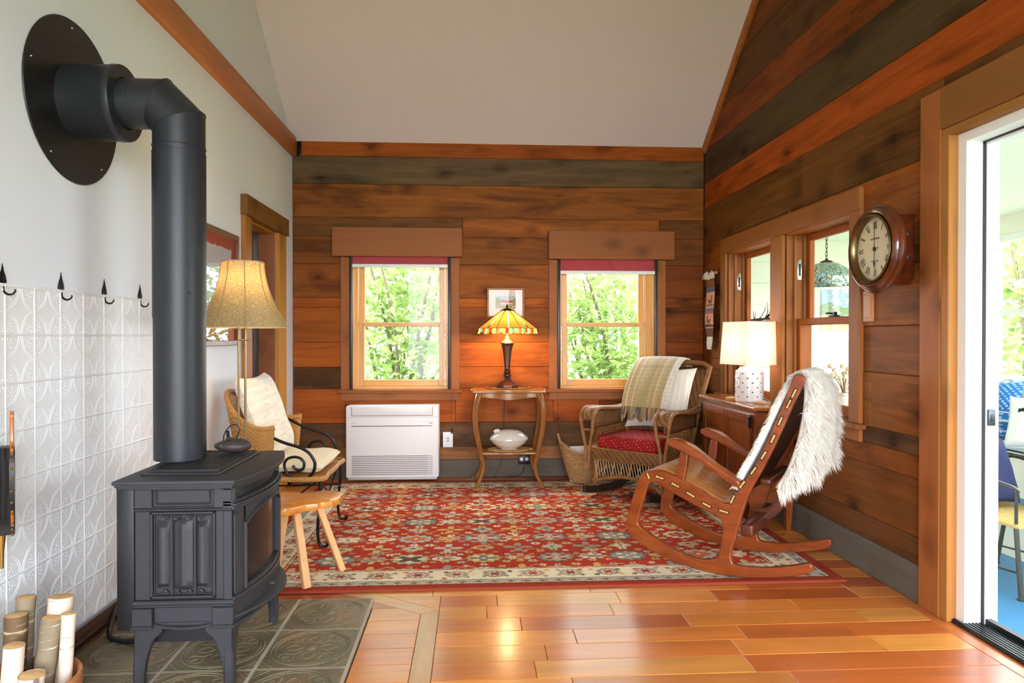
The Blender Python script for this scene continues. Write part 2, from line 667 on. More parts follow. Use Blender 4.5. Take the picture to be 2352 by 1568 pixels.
# ================================================================= back wall
wall_back = struct(MB().bx(XL - .15, -.99, 5.625, 5.75, 0, 2.9).bx(-.99, -.178, 5.625, 5.75, 0, .715).bx(-.99, -.178, 5.625, 5.75, 1.812, 2.9)
                   .bx(-.178, .70, 5.625, 5.75, 0, 2.9).bx(.70, 1.53, 5.625, 5.75, 0, .715).bx(.70, 1.53, 5.625, 5.75, 1.812, 2.9)
                   .bx(1.53, XR + .17, 5.625, 5.75, 0, 2.9), 'wall_back', M['backing'])
MBACK = Matrix(((1, 0, 0, 0), (0, 0, -1, YB), (0, 1, 0, 0), (0, 0, 0, 1)))
back_rows = [  # z0, z1, joints in x, colour (one per piece)
    (2.610, 2.735, [], [(168, 88, 42)]),
    (2.386, 2.610, [], [(112, 88, 64)]),
    (2.119, 2.386, [], [(152, 92, 52)]),
    (1.965, 2.119, [-.08, 1.55], [(118, 76, 46), (160, 94, 52), (122, 76, 46)]),
    (1.740, 1.965, [-.6, 1.0], [(124, 74, 42), (136, 82, 46), (118, 70, 40)]),
    (1.467, 1.740, [-.6, 1.0], [(142, 82, 46), (156, 92, 50), (126, 66, 34)]),
    (1.389, 1.467, [-.6, 1.0], [(164, 88, 42), (178, 98, 48), (130, 70, 36)]),
    (1.105, 1.389, [-.6, 1.0], [(158, 88, 44), (150, 88, 50), (136, 72, 36)]),
    (0.904, 1.105, [-.6, 1.0], [(164, 90, 44), (178, 98, 50), (140, 74, 38)]),
    (0.728, 0.904, [-.6, 1.0], [(98, 64, 42), (172, 96, 50), (132, 72, 38)]),
    (0.450, 0.728, [1.05], [(166, 88, 44), (148, 78, 38)]),
    (0.249, 0.450, [], [(108, 76, 52)]),
    (0.144, 0.249, [], [(158, 106, 74)]),
]
BH = [(-1.03, -.14, .675, 1.81), (.665, 1.555, .675, 1.81)]
for z0, z1, joints, cols in back_rows:
    xs = [XL + .002] + joints + [XR - .002]
    for i in range(len(xs) - 1):
        rects = [(xs[i], xs[i + 1], z0, z1)]
        for h in BH: rects = sub_rect(rects, h)
        for a0, a1, b0, b1 in rects:
            if a1 - a0 < .02 or b1 - b0 < .01: continue
            board('plank', [(a0, b0), (a1, b0), (a1, b1), (a0, b1)], .022, .003, M['plank'], wall_back, MBACK, jit(cols[i], .06), random.uniform(-.003, .003))
bb = bpy.data.objects.new('baseboard_back', None); COL.objects.link(bb); bb['kind'] = 'structure'
board('plank', [(XL + .002, 0), (XR - .03, 0), (XR - .03, .146), (XL + .002, .146)], .03, .003, M['trimdark'], bb, MBACK, srgb(98, 86, 72), .012)

# ================================================================= right wall (board gable, window pair, sliding door)
def gable_prism(mb, x0, x1, y0, y1, zb):
    """wall body between y0,y1 from zb up to just above the ceiling line"""
    ys = [y0] + ([RIDGE_Y] if y0 < RIDGE_Y < y1 else []) + [y1]
    n = len(ys)
    prof = [(y, zb) for y in ys] + [(y, ceil_z(y) + .06) for y in reversed(ys)]
    m = len(prof)
    vs = [(x0, y, z) for y, z in prof] + [(x1, y, z) for y, z in prof]
    fs = [tuple(range(m)), tuple(range(2 * m - 1, m - 1, -1))] + [(i, (i + 1) % m + 0, (i + 1) % m + m, i + m) for i in range(m)]
    return mb.add(vs, fs)


mb = MB()
DO0, DO1, DOZ = 0.85, 2.64, 1.945          # door opening
for a0, a1, b0, b1 in [(YR, DO0, 0, 2.1), (DO1, 3.36, 0, 2.1), (3.36, 4.12, 0, .70), (3.36, 4.12, 1.79, 2.1), (4.12, 4.29, 0, 2.1),
                       (4.29, 5.075, 0, .70), (4.29, 5.075, 1.79, 2.1), (5.075, 5.75, 0, 2.1), (DO0, DO1, DOZ + .03, 2.1)]:
    mb.bx(XR + .025, XR + .155, a0, a1, b0, b1)
gable_prism(mb, XR + .025, XR + .155, YR, 5.75, 2.1)
wall_right = struct(mb, 'wall_right', M['backing'])
MRIGHT = Matrix(((0, 0, -1, XR), (-1, 0, 0, 0), (0, 1, 0, 0), (0, 0, 0, 1)))   # length -> -Y, width -> Z, normal -> -X
right_rows = [(.150, .276, (112, 72, 46)), (.276, .531, (122, 76, 46)), (.531, .634, (140, 82, 48)), (.634, .715, (100, 70, 50)), (.715, .980, (138, 84, 50)),
              (.980, 1.203, (136, 82, 48)), (1.203, 1.475, (140, 86, 50)), (1.475, 1.552, (116, 72, 44)), (1.552, 1.649, (112, 70, 44)), (1.649, 1.913, (150, 86, 46)),
              (1.913, 2.215, (116, 74, 44)), (2.215, 2.420, (168, 82, 38)), (2.420, 2.690, (88, 66, 46)), (2.690, 2.925, (136, 70, 38)), (2.925, 3.21, (104, 66, 42)),
              (3.21, 3.48, (126, 74, 44)), (3.48, 3.73, (104, 70, 46)), (3.73, 3.98, (136, 78, 44)), (3.98, 4.25, (104, 70, 46)), (4.25, 4.6, (126, 74, 44)), (4.6, 5.25, (110, 72, 44))]
RH = [(-5.14, -3.30, .72, 1.87), (-2.70, 2.0, -1, 2.05)]
for k, (z0, z1, col) in enumerate(right_rows):
    js = {2.215: [2.2], 1.913: [3.9], 2.69: [3.4], .715: [3.2], 2.42: []}.get(z0, [random.choice((3.0, 4.2, 2.4))] if z0 > 2.6 else [])
    js = js + [0.6]
    ys = sorted([-5.598] + [-j for j in js] + [1.45])
    for i in range(len(ys) - 1):
        rects = [(ys[i], ys[i + 1], z0, z1)]
        for h in RH: rects = sub_rect(rects, h)
        for a0, a1, b0, b1 in rects:
            if a1 - a0 < .02 or b1 - b0 < .01: continue
            poly = [(a0, b0), (a1, b0), (a1, b1), (a0, b1)]
            # under the two ceiling slopes (length coordinate u = -y)
            poly = clip(poly, -SLOPE, 1.0, EAVE + SLOPE * YB)
            poly = clip(poly, SLOPE, 1.0, EAVE - SLOPE * YR) if poly else poly
            if len(poly) < 3: continue
            board('plank', poly, .022, .003, M['plank'], wall_right, MRIGHT, jit(col, .07), random.uniform(-.003, .003))
bb = bpy.data.objects.new('baseboard_right', None); COL.objects.link(bb); bb['kind'] = 'structure'
board('plank', [(-5.58, 0), (-2.815, 0), (-2.815, .165), (-5.58, .165)], .032, .003, M['trimdark'], bb, MRIGHT, srgb(98, 90, 78), .018)
# sloping trim where the board gable meets the ceiling
L = (YB - RIDGE_Y)
tr = sroot('trim_1')
for sgn in (1,):
    p0, p1 = Vector((XR - .008, YB - .01, EAVE - .035)), Vector((XR - .008, RIDGE_Y, RIDGE - .035))
    MB().bar(p0, p1, .03, .06, .004).build('ceiling_trim', M['beam'], tr)

# ================================================================= left wall, beam, ceiling, rear wall
mb = MB()
for a0, a1, b0, b1 in [(YR, 4.50, 0, 2.72), (4.50, 5.13, 1.935, 2.72), (5.13, 5.75, 0, 2.72)]:
    mb.bx(XL - .12, XL, a0, a1, b0, b1)
gable_prism(mb, XL - .12, XL, YR, 5.75, 2.72)
struct(mb, 'wall_left', M['plaster'])
tr = sroot('trim_2')
MB().rbox(XL - .01, XL + .04, YR + .02, 5.575, 2.60, 2.745, .004).xf(Matrix.Identity(4)).build('wall_beam', wood('orange_beam', (172, 96, 40), (206, 130, 66), (18, 1.2, 18), 0.5), tr)

t = .06
mb = MB()
mb.add([(XL - .12, YB + .15, EAVE - SLOPE * .15), (XR + .155, YB + .15, EAVE - SLOPE * .15), (XR + .155, RIDGE_Y, RIDGE), (XL - .12, RIDGE_Y, RIDGE),
        (XR + .155, YR - .15, EAVE - SLOPE * .15), (XL - .12, YR - .15, EAVE - SLOPE * .15)], [])
vs = list(mb.v)
mb = MB()
mb.add(vs + [(x, y, z + t) for x, y, z in vs],
       [(0, 1, 2, 3), (3, 2, 4, 5), (9, 8, 7, 6), (11, 10, 8, 9), (0, 6, 7, 1), (4, 10, 11, 5), (1, 7, 8, 2), (2, 8, 10, 4), (3, 9, 6, 0), (5, 11, 9, 3)])
struct(mb, 'ceiling', M['ceiling'])

# rear wall behind the photographer; its unseen glazed doors are added to bring in daylight
mb = MB()
mb.bx(XL - .12, -1.26, YR - .12, YR, 0, 2.95).bx(1.74, XR + .155, YR - .12, YR, 0, 2.95).bx(-1.26, 1.74, YR - .12, YR, 2.58, 2.95)
struct(mb, 'wall_rear', M['plaster'])
dr = sroot('door_added_rear')
for k in range(3):
    x0 = -1.26 + k * 1.0
    MB().bx(x0, x0 + .06, YR - .08, YR - .03, 0, 2.58).bx(x0 + .94, x0 + 1.0, YR - .08, YR - .03, 0, 2.58).bx(x0 + .06, x0 + .94, YR - .08, YR - .03, 0, .10).bx(x0 + .06, x0 + .94, YR - .08, YR - .03, 2.5, 2.58).build('door_leaf', M['white'], dr, smooth=0)
    MB().bx(x0 + .06, x0 + .94, YR - .058, YR - .052, .10, 2.5).build('pane', M['glass'], dr, smooth=0)

# left baseboard (dark, behind the stove)
bb = bpy.data.objects.new('baseboard_left', None); COL.objects.link(bb); bb['kind'] = 'structure'
MLEFT = Matrix(((0, 0, 1, XL), (1, 0, 0, 0), (0, 1, 0, 0), (0, 0, 0, 1)))
board('plank', [(YR + .02, 0), (4.36, 0), (4.36, .098), (YR + .02, .098)], .0, .003, M['trimdark'], bb, MLEFT, srgb(84, 56, 36), .034)
board('plank', [(5.34, 0), (5.575, 0), (5.575, .098), (5.34, .098)], .0, .003, M['trimdark'], bb, MLEFT, srgb(84, 56, 36), .03)

# ================================================================= floor
struct(MB().bx(XL - .12, XR + .03, YR - .12, YB + .15, -.12, -.024), 'floor', wood('sub_floor', (150, 80, 36), (176, 104, 52), (2, 20, 20), .4))
floor = bpy.data.objects['floor']
MFLOOR = Matrix.Identity(4)
fl_cols = [(194, 108, 42), (204, 124, 52), (184, 94, 36), (212, 138, 60), (168, 80, 32), (198, 118, 48), (208, 130, 56)]
PITCH = .1255
A = (-.14, 2.885); B = (-.215, 2.845); dx, dy = -.236, .159
nx, ny = dy, -dx                                   # normal to the diagonal strip
cA = nx * A[0] + ny * A[1]; cB = nx * B[0] + ny * B[1]
row = 0
y = 2.914 - PITCH * 16
while y < YB - .005:
    y0, y1 = y, min(y + PITCH, YB - .002)
    rr = random.Random(row * 13 + 5)
    xr_end = 1.862 if y1 < 2.80 else XR - .004
    def emit(poly):
        if len(poly) >= 3:
            board('plank', poly, .022, .0016, M['floorplank'], floor, MFLOOR, jit(rr.choice(fl_cols), .08, False), rr.uniform(-.0006, .0006))
    # outside the hearth border
    xs0 = XL + .003 if y0 > 3.0 else -.14
    cuts = [xs0]
    x = xs0 + rr.uniform(.18, .62)
    while x < xr_end - .18:
        cuts.append(x); x += rr.uniform(.42, .95)
    cuts.append(xr_end)
    for i in range(len(cuts) - 1):
        poly = [(cuts[i], y0), (cuts[i + 1], y0), (cuts[i + 1], y1), (cuts[i], y1)]
        if xs0 < -.2 and y0 < 3.5 and cuts[i] < -.1:
            poly = clip(poly, -nx, -ny, -cA)
        emit(poly)
    if y0 < 3.0 and xs0 == -.14 and y1 > 2.885:
        poly = clip([(-1.2, y0), (-.14, y0), (-.14, y1), (-1.2, y1)], -nx, -ny, -cA)
        emit(poly)
    # inside the border, beside the tiles
    if y0 < 3.05:
        poly = [(-1.0, y0), (-.215, y0), (-.215, y1), (-1.0, y1)]
        poly = clip(poly, nx, ny, cB)
        poly = clip(poly, 0, 1, 3.1)
        if y0 < 3.0: poly = [(max(p[0], -.424), p[1]) for p in poly] if y1 <= 3.0 else poly
        if len(poly) >= 3: emit(poly)
    y += PITCH; row += 1
st = srgb(190, 130, 66)
board('border_strip', [(.0, 0), (0, 0), (0, 0)], .02, .001, M['floorplank'], floor, MFLOOR, st) if False else None
mrot = Matrix.Translation((0, 0, 0)) @ Matrix(((0, -1, 0, 0), (1, 0, 0, 0), (0, 0, 1, 0), (0, 0, 0, 1)))   # length -> +Y, width -> -X
board('border_strip', [(.9, .14), (2.885, .14), (2.845, .215), (.9, .215)], .022, .0016, M['floorplank'], floor, mrot, st, .0002)
k = 2.2
board('border_strip', [A, (A[0] + dx * k, A[1] + dy * k), (B[0] + dx * k, B[1] + dy * k), B], .022, .0016, M['floorplank'], floor, MFLOOR, st, .0002)
board('border_strip', [(.9, -1.862), (2.80, -1.862), (2.80, -1.945), (.9, -1.945)], .022, .0016, M['floorplank'], floor, mrot, srgb(200, 112, 52), .0)

# ================================================================= hearth of embossed tiles
hearth = thing('hearth', 'low hearth of embossed grey-green tiles under the black stove', 'hearth', (XL, 1.7, 0))
MB().bx(.02, 1.018, -.3, 1.307, -.02, .0105).build('grout_bed', plain('pale_grout', (178, 168, 148), .85, var=.1), hearth, smooth=0)
m, nt, bs = nmat('glazed_slate_tile')
oi = nt.nodes.new('ShaderNodeObjectInfo')
a = noise(nt, coords(nt, (1, 1, 1), True), 5.0, 5, .65)
b = noise(nt, coords(nt, (1, 1, 1), True), 60.0, 3, .6)
r_ = ramp(nt, [(.25, srgb(80, 74, 56)), (.5, srgb(112, 102, 80)), (.75, srgb(136, 108, 80))])
nt.links.new(a, r_.inputs[0])
nt.links.new(mixc(nt, .35, r_.outputs[0], b, 'OVERLAY'), bs.inputs['Base Color'])
bs.inputs['Roughness'].default_value = .42
bump(nt, bs, b, .3, .001)
M['tile'] = m
TS = .3025
mb = MB().rbox(-TS / 2, TS / 2, -TS / 2, TS / 2, -.012, .004, .002, 1)
for rad, w in ((.140, .004), (.128, .003)):
    mb.tube([(rad * math.cos(i * PI / 20), rad * math.sin(i * PI / 20), .0035) for i in range(40)], w, 5, closed=True, flat=(1, .7))
for q in range(4):
    a0 = q * PI / 2
    ca, sa = math.cos(a0), math.sin(a0)
    rot = lambda x, y: (x * ca - y * sa, x * sa + y * ca, .0035)
    mb.tube([rot(*p) for p in crv([(0, .03), (.022, .06), (.0, .088), (-.022, .06), (0, .03)], 4)], .003, 5)
    mb.tube([rot(*p) for p in crv([(.03, .03), (.055, .05), (.09, .045), (.1, .07), (.08, .085), (.065, .07)], 4)], .0028, 5)
    mb.tube([rot(*p) for p in crv([(.03, .03), (.05, .055), (.045, .09), (.07, .1), (.085, .08), (.07, .065)], 4)], .0028, 5)
    mb.tube([rot(*p) for p in crv([(.148, .1), (.125, .125), (.1, .148)], 4)], .003, 5)
    mb.tube([rot(*p) for p in crv([(.148, .125), (.135, .135), (.125, .148)], 3)], .0025, 5)
mb.lathe([(.02, .002), (.018, .006), (.008, .008), (0, .008)], 12)
tile_me = mb.mesh('tile', 30)
tile_me.materials.append(M['tile'])
for i in range(4):
    for j in range(5):
        cx = 1.018 - .008 - TS / 2 - i * .315
        cy = 1.307 - .008 - TS / 2 - j * .315
        if cx - TS / 2 < .02:
            continue
        link_mesh('tile', tile_me, hearth, (cx, cy, .009), (0, 0, random.choice((0, PI / 2, PI))))
mbh = MB().rbox(-.03, .03, -TS / 2, TS / 2, -.012, .004, .002, 1)
cut_me = mbh.mesh('cut_tile', 30); cut_me.materials.append(M['tile'])
for j in range(5):
    link_mesh('cut_tile', cut_me, hearth, (.056, 1.307 - .008 - TS / 2 - j * .315, .009))
# ================================================================= back windows
CASE = srgb(164, 98, 60)
VAL = srgb(156, 92, 56)


def cboard(name, x0, x1, y0, y1, z0, z1, mat, parent, color, along='x', b=.003):
    """eased board; its grain runs along the given world axis"""
    c = ((x0 + x1) / 2, (y0 + y1) / 2, (z0 + z1) / 2)
    d = (x1 - x0, y1 - y0, z1 - z0)
    if along == 'x': rot, e = (0, 0, 0), d
    elif along == 'z': rot, e = (0, R(-90), 0), (d[2], d[1], d[0])
    else: rot, e = (0, 0, R(90)), (d[1], d[0], d[2])
    o = MB().rbox(-e[0] / 2, e[0] / 2, -e[1] / 2, e[1] / 2, -e[2] / 2, e[2] / 2, b, 1).build(name, mat, parent, c, rot)
    r, g, b = color
    o.color = (r * .93, g * .97, b * .76, 1)
    return o


shade_red = plain('red_quilted_shade', (176, 66, 72), .85, var=.12, vscale=14, sheen=.3)


def back_window(name, x0, x1, g0, g1, zt, vz, vx0, vx1, shade_z, label_side):
    """x0..x1 clear opening between casings, g0..g1 glass"""
    w = sroot(name)
    yb = YB
    cboard('casing', x0 - .072, x0, yb - .018, yb + .004, .72, vz, M['casing'], w, CASE, 'z')
    cboard('casing', x1, x1 + .072, yb - .018, yb + .004, .72, vz, M['casing'], w, CASE, 'z')
    cboard('sill', x0 - .095, x1 + .095, yb - .045, yb + .10, .693, .722, M['casing'], w, srgb(150, 84, 46), 'x')
    cboard('apron', x0 - .072, x1 + .072, yb - .016, yb + .004, .632, .693, M['casing'], w, CASE, 'x')
    # valance: a boxed board standing off the wall over the shade
    v = cboard('valance', vx0, vx1, yb - .075, yb - .055, vz, vz + .232, M['casing'], w, VAL, 'x')
    for xx in (vx0, vx1 - .018):
        cboard('valance_return', xx, xx + .018, yb - .056, yb + .003, vz + .001, vz + .23, M['casing'], w, VAL, 'z')
    # reveal
    for a, b_ in ((x0, x0 + .012), (x1 - .012, x1)):
        cboard('jamb', a, b_, yb + .004, yb + .14, .722, 1.81, M['sash'], w, CASE, 'z')
    cboard('head_jamb', x0, x1, yb + .004, yb + .14, 1.80, 1.815, M['sash'], w, CASE, 'x')
    # fixed frame and the two sashes
    s0, s1 = g0 - .052, g1 + .052
    cboard('frame_stile', x0 + .012, s0, yb + .06, yb + .125, .73, 1.80, M['sash'], w, CASE, 'z')
    cboard('frame_stile', s1, x1 - .012, yb + .06, yb + .125, .73, 1.80, M['sash'], w, CASE, 'z')
    cboard('parting_strip', x0 + .012, x0 + .026, yb + .02, yb + .06, .73, 1.80, M['sash'], w, CASE, 'z')
    cboard('parting_strip', x1 - .026, x1 - .012, yb + .02, yb + .06, .73, 1.80, M['sash'], w, CASE, 'z')
    cboard('window_stool', x0 + .012, x1 - .012, yb + .02, yb + .135, .722, .742, M['sash'], w, CASE, 'x')
    def sash(y0, y1, za, zb, rb, rt):
        cboard('sash_stile', s0 + .004, g0, y0, y1, za, zb, M['sash'], w, CASE, 'z')
        cboard('sash_stile', g1, s1 - .004, y0, y1, za, zb, M['sash'], w, CASE, 'z')
        cboard('sash_rail', g0, g1, y0, y1, za, za + rb, M['sash'], w, CASE, 'x')
        cboard('sash_rail', g0, g1, y0, y1, zb - rt, zb, M['sash'], w, CASE, 'x')
        MB().bx(g0 - .004, g1 + .004, (y0 + y1) / 2 - .002, (y0 + y1) / 2 + .002, za + rb - .004, zb - rt + .004).build('pane', M['glass'], w, smooth=0)
    sash(yb + .062, yb + .09, .742, 1.268, .054, .036)
    sash(yb + .094, yb + .122, 1.235, 1.80, .034, .05)
    # roller shade in its black side channels
    t = thing('roller_shade', 'raised red roller shade with white bottom rail in the %s back window' % label_side, 'shade', ((x0 + x1) / 2, yb, shade_z), group='red roller shades')
    hw = (x1 - x0) / 2
    if label_side == 'left':
        f = MB().grid(lambda u, v_: (-hw + .022 + u * (2 * hw - .044), -.012 + .002 * math.sin(u * 40), v_ * (vz + .02 - shade_z)), 60, 4)
    else:
        f = MB().grid(lambda u, v_: (-hw + .022 + u * (2 * hw - .044), -.012 + .006 * math.sin(u * 36 + 2.5 * math.sin(v_ * 3 + u * 9)) * math.sin(v_ * 2.6 + .3), v_ * (vz + .02 - shade_z)), 90, 12)
    f.build('fabric', shade_red, t)
    MB().rbox(-hw + .018, hw - .018, -.026, -.004, -.024, .003, .003).build('bottom_rail', M['white'], t)
    for sx in (-1, 1):
        a, b_ = sorted((sx * hw, sx * (hw - .022)))
        MB().rbox(a, b_, -.03, .012, .722 - shade_z, vz + .02 - shade_z, .003).build('side_channel', plain('dark_shade_channel', (44, 38, 36), .35), t)
    return w


back_window('window_1', -.99, -.178, -.885, -.277, 1.71, 1.795, -1.118, -.082, 1.735, 'left')
back_window('window_2', .70, 1.53, .793, 1.396, 1.70, 1.783, .621, 1.660, 1.690, 'right')

# pull cords with wooden tassels
for xx, zt, lab in ((-.168, .36, 'thin pull cord with dark tassel hanging beside the white outlet plate'), (.70, .285, 'thin pull cord with dark tassel hanging right of the oak side table')):
    t = thing('pull_cord', lab, 'cord', (xx, YB - .024, zt), group='shade pull cords')
    MB().tube([(0, 0, .045), (0.001, 0, .2), (0, 0, .72 - zt + .9)], .0011, 5).build('string', plain('brown_cord', (92, 60, 36), .8), t)
    MB().lathe([(.002, .048), (.005, .044), (.0065, .02), (.0065, .004), (.004, 0)], 10).build('tassel', plain('dark_tassel', (38, 28, 24), .5), t)

# ================================================================= window pair in the right wall
w3 = sroot('window_3')
RC = srgb(160, 96, 56)
cboard('head_casing', XR - .022, XR + .004, 3.27, 5.17, 1.782, 1.895, M['casing'], w3, RC, 'y')
cboard('casing', XR - .02, XR + .004, 5.075, 5.17, .72, 1.782, M['casing'], w3, RC, 'z')
cboard('casing', XR - .02, XR + .004, 4.12, 4.29, .72, 1.782, M['casing'], w3, srgb(176, 108, 58), 'z')
cboard('casing', XR - .02, XR + .004, 3.27, 3.37, .72, 1.782, M['casing'], w3, RC, 'z')
cboard('sill', XR - .055, XR + .13, 3.24, 5.20, .695, .722, M['casing'], w3, RC, 'y')
cboard('apron', XR - .02, XR + .004, 3.27, 5.17, .63, .695, M['casing'], w3, RC, 'y')
for a0, a1 in ((3.37, 4.12), (4.29, 5.075)):
    for yy in (a0, a1 - .014):
        cboard('jamb', XR + .004, XR + .165, yy, yy + .014, .722, 1.79, M['casing'], w3, RC, 'z')
    cboard('head_jamb', XR + .004, XR + .165, a0, a1, 1.776, 1.792, M['casing'], w3, srgb(190, 110, 52), 'y')
    cboard('stop', XR + .045, XR + .065, a1 - .03, a1 - .014, .722, 1.776, M['casing'], w3, RC, 'z')
    cboard('stop', XR + .105, XR + .125, a1 - .03, a1 - .014, .722, 1.776, M['casing'], w3, RC, 'z')
    cboard('stop', XR + .045, XR + .065, a0 + .014, a0 + .03, .722, 1.776, M['casing'], w3, RC, 'z')
    for k, (xa, xb, za, zb) in enumerate(((XR + .068, XR + .102, .722, 1.262), (XR + .128, XR + .16, 1.222, 1.776))):
        b0, b1 = a0 + .016, a1 - .016
        SC = srgb(178, 96, 46)
        cboard('sash_stile', xa, xb, b0, b0 + .042, za, zb, M['casing'], w3, SC, 'z')
        cboard('sash_stile', xa, xb, b1 - .042, b1, za, zb, M['casing'], w3, SC, 'z')
        cboard('sash_rail', xa, xb, b0 + .042, b1 - .042, za, za + (.055 if k == 0 else .036), M['casing'], w3, SC, 'y')
        cboard('sash_rail', xa, xb, b0 + .042, b1 - .042, zb - .038, zb, M['casing'], w3, SC, 'y')
        MB().bx((xa + xb) / 2 - .002, (xa + xb) / 2 + .002, b0 + .04, b1 - .04, za + .03, zb - .034).build('pane', M['glass'], w3, smooth=0)
    # spring-balance plate set in the far jamb
    MB().rbox(XR + .07, XR + .10, a1 - .0185, a1 - .013, 1.50, 1.63, .002).build('balance_plate', M['chrome'], w3)
    MB().rbox(XR + .078, XR + .092, a1 - .020, a1 - .0175, 1.525, 1.60, .001).build('balance_slot', M['black'], w3)
# sash lock on the meeting rail
MB().rbox(XR + .072, XR + .10, 3.66, 3.74, 1.262, 1.272, .003).rbox(XR + .076, XR + .092, 3.675, 3.70, 1.27, 1.29, .004).tube([(XR + .084, 3.70, 1.28), (XR + .07, 3.73, 1.284), (XR + .066, 3.75, 1.283)], .005, 6).build('sash_lock', M['blackiron'], w3)
# bent nails / pin hooks along the head casing
for yy in (5.15, 4.53, 4.0, 3.31):
    h = MB().tube([(0, 0, 0), (-.008, 0, .004), (-.018, 0.0, .016)], .0022, 6).build('pin_hook', M['chrome'], None, (XR - .02, yy, 1.897))
    tag(h, {5.15: 'small steel pin at the far end of the right window head', 4.53: 'small steel pin on the head casing above the far right window',
            4.0: 'small steel pin on the head casing above the mullion', 3.31: 'small steel pin on the head casing nearest the clock'}[yy], 'pin', 'pins along the window head')

# ================================================================= sliding door to the sunroom
d2 = sroot('door_2')
DC = srgb(168, 98, 56)
cboard('casing', XR - .024, XR + .004, 2.685, 2.812, 0, 2.165, M['casing'], d2, DC, 'z')
cboard('head_casing', XR - .026, XR + .004, .70, 2.685, 1.995, 2.165, M['casing'], d2, srgb(140, 88, 50), 'y')
cboard('jamb', XR - .02, XR + .03, DO1, 2.686, 0, 1.995, M['casing'], d2, srgb(176, 116, 66), 'z')
cboard('head_jamb', XR - .02, XR + .03, .72, 2.686, 1.962, 1.995, M['casing'], d2, srgb(160, 106, 58), 'y')
MB().bx(XR + .02, XR + .088, DO1 - .045, DO1 + .002, .0, 1.962).bx(XR + .02, XR + .088, .86, DO1 - .045, 1.925, 1.962).build('vinyl_frame', M['white'], d2, smooth=0)
MB().bx(XR + .088, XR + .098, DO1 - .05, DO1 + .002, .0, 1.962).bx(XR + .088, XR + .098, .86, DO1 - .045, 1.92, 1.962).build('gasket', M['rubberblk'], d2, smooth=0)
MB().bx(XR + .098, XR + .15, DO1 - .055, DO1 + .002, .0, 1.962).bx(XR + .098, XR + .15, .86, DO1 - .055, 1.91, 1.962).build('outer_frame', M['white'], d2, smooth=0)
MB().rbox(XR + .102, XR + .132, DO1 - .064, DO1 - .054, .80, .865, .003).build('latch_keeper', plain('latch_metal', (70, 74, 78), .35, metal=.7), d2)
MB().rbox(XR + .110, XR + .122, DO1 - .066, DO1 - .063, .818, .845, .002).build('latch_slot', M['black'], d2)
# sliding leaf parked at the near end
MB().bx(XR + .10, XR + .14, .87, .95, .03, 1.91).bx(XR + .10, XR + .14, 1.60, 1.68, .03, 1.91).bx(XR + .10, XR + .14, .95, 1.60, .03, .12).bx(XR + .10, XR + .14, .95, 1.60, 1.83, 1.91).build('sliding_leaf', M['white'], d2, smooth=0)
MB().bx(XR + .118, XR + .122, .95, 1.60, .12, 1.83).build('pane', M['glass'], d2, smooth=0)
mb = MB().bx(XR - .0, XR + .16, .86, DO1, -.03, .012)
for i in range(6):
    mb.bx(XR + .006 + i * .015, XR + .014 + i * .015, .86, DO1, .012, .016)
mb.bx(XR + .10, XR + .125, .86, DO1, .012, .034)
mb.build('threshold', plain('black_ribbed_threshold', (24, 24, 25), .4), d2, smooth=0)

# ================================================================= side door in the left wall
d1 = sroot('door_1')
LC = srgb(176, 112, 58)
cboard('head_casing', XL - .004, XL + .045, 4.366, 5.335, 1.918, 2.045, M['casing'], d1, srgb(132, 86, 48), 'y')
cboard('casing', XL - .004, XL + .03, 4.375, 4.50, 0, 1.918, M['casing'], d1, LC, 'z')
cboard('casing', XL - .004, XL + .026, 5.13, 5.325, 0, 1.918, M['casing'], d1, srgb(196, 134, 70), 'z')
cboard('jamb', XL - .122, XL - .002, 5.11, 5.132, 0, 1.918, M['casing'], d1, srgb(158, 96, 72), 'z')
cboard('jamb', XL - .122, XL - .002, 4.498, 4.515, 0, 1.918, M['casing'], d1, LC, 'z')
cboard('head_jamb', XL - .122, XL - .002, 4.515, 5.11, 1.90, 1.918, M['casing'], d1, LC, 'y')
cboard('door_leaf', XL - .75, XL - .16, 5.085, 5.125, .015, 1.90, M['casing'], d1, srgb(150, 66, 34), 'z')
MB().bx(XL - .128, XL - .118, 5.098, 5.111, 1.60, 1.70).cyl((XL - .128, 5.10, 1.598), (XL - .128, 5.10, 1.702), .008, n=10).bx(XL - .16, XL - .128, 5.085, 5.09, 1.60, 1.70).build('hinge', M['brass'], d1)
MB().rbox(XL, XL + .01, 5.335, 5.352, 1.30, 1.352, .002).build('strike_plate', M['blackiron'], d1)
# hallway seen through it
struct(MB().bx(XL - 1.2, XL - .121, 4.15, 4.25, 0, 2.4).bx(XL - 1.2, XL - .121, 5.40, 5.5, 0, 2.4).bx(XL - 1.3, XL - 1.2, 4.15, 5.5, 0, 2.4).bx(XL - 1.3, XL - .121, 4.15, 5.5, 2.4, 2.5).bx(XL - 1.3, XL - .121, 4.15, 5.5, -.1, 0), 'wall_hallway', M['plaster'])
# black bracket where the beam meets the corner
b_ = MB().rbox(0, .035, -.012, 0, 0, .12, .002).tube([(.018, -.012, .10), (.018, -.03, .09), (.018, -.034, .06), (.018, -.02, .045)], .007, 8).rbox(.004, .031, -.02, -.011, .005, .03, .002).build('corner_bracket', M['blackiron'], None, (XL + .042, YB - .003, 2.60))
tag(b_, 'black metal bracket where the wall beam meets the back corner', 'bracket')

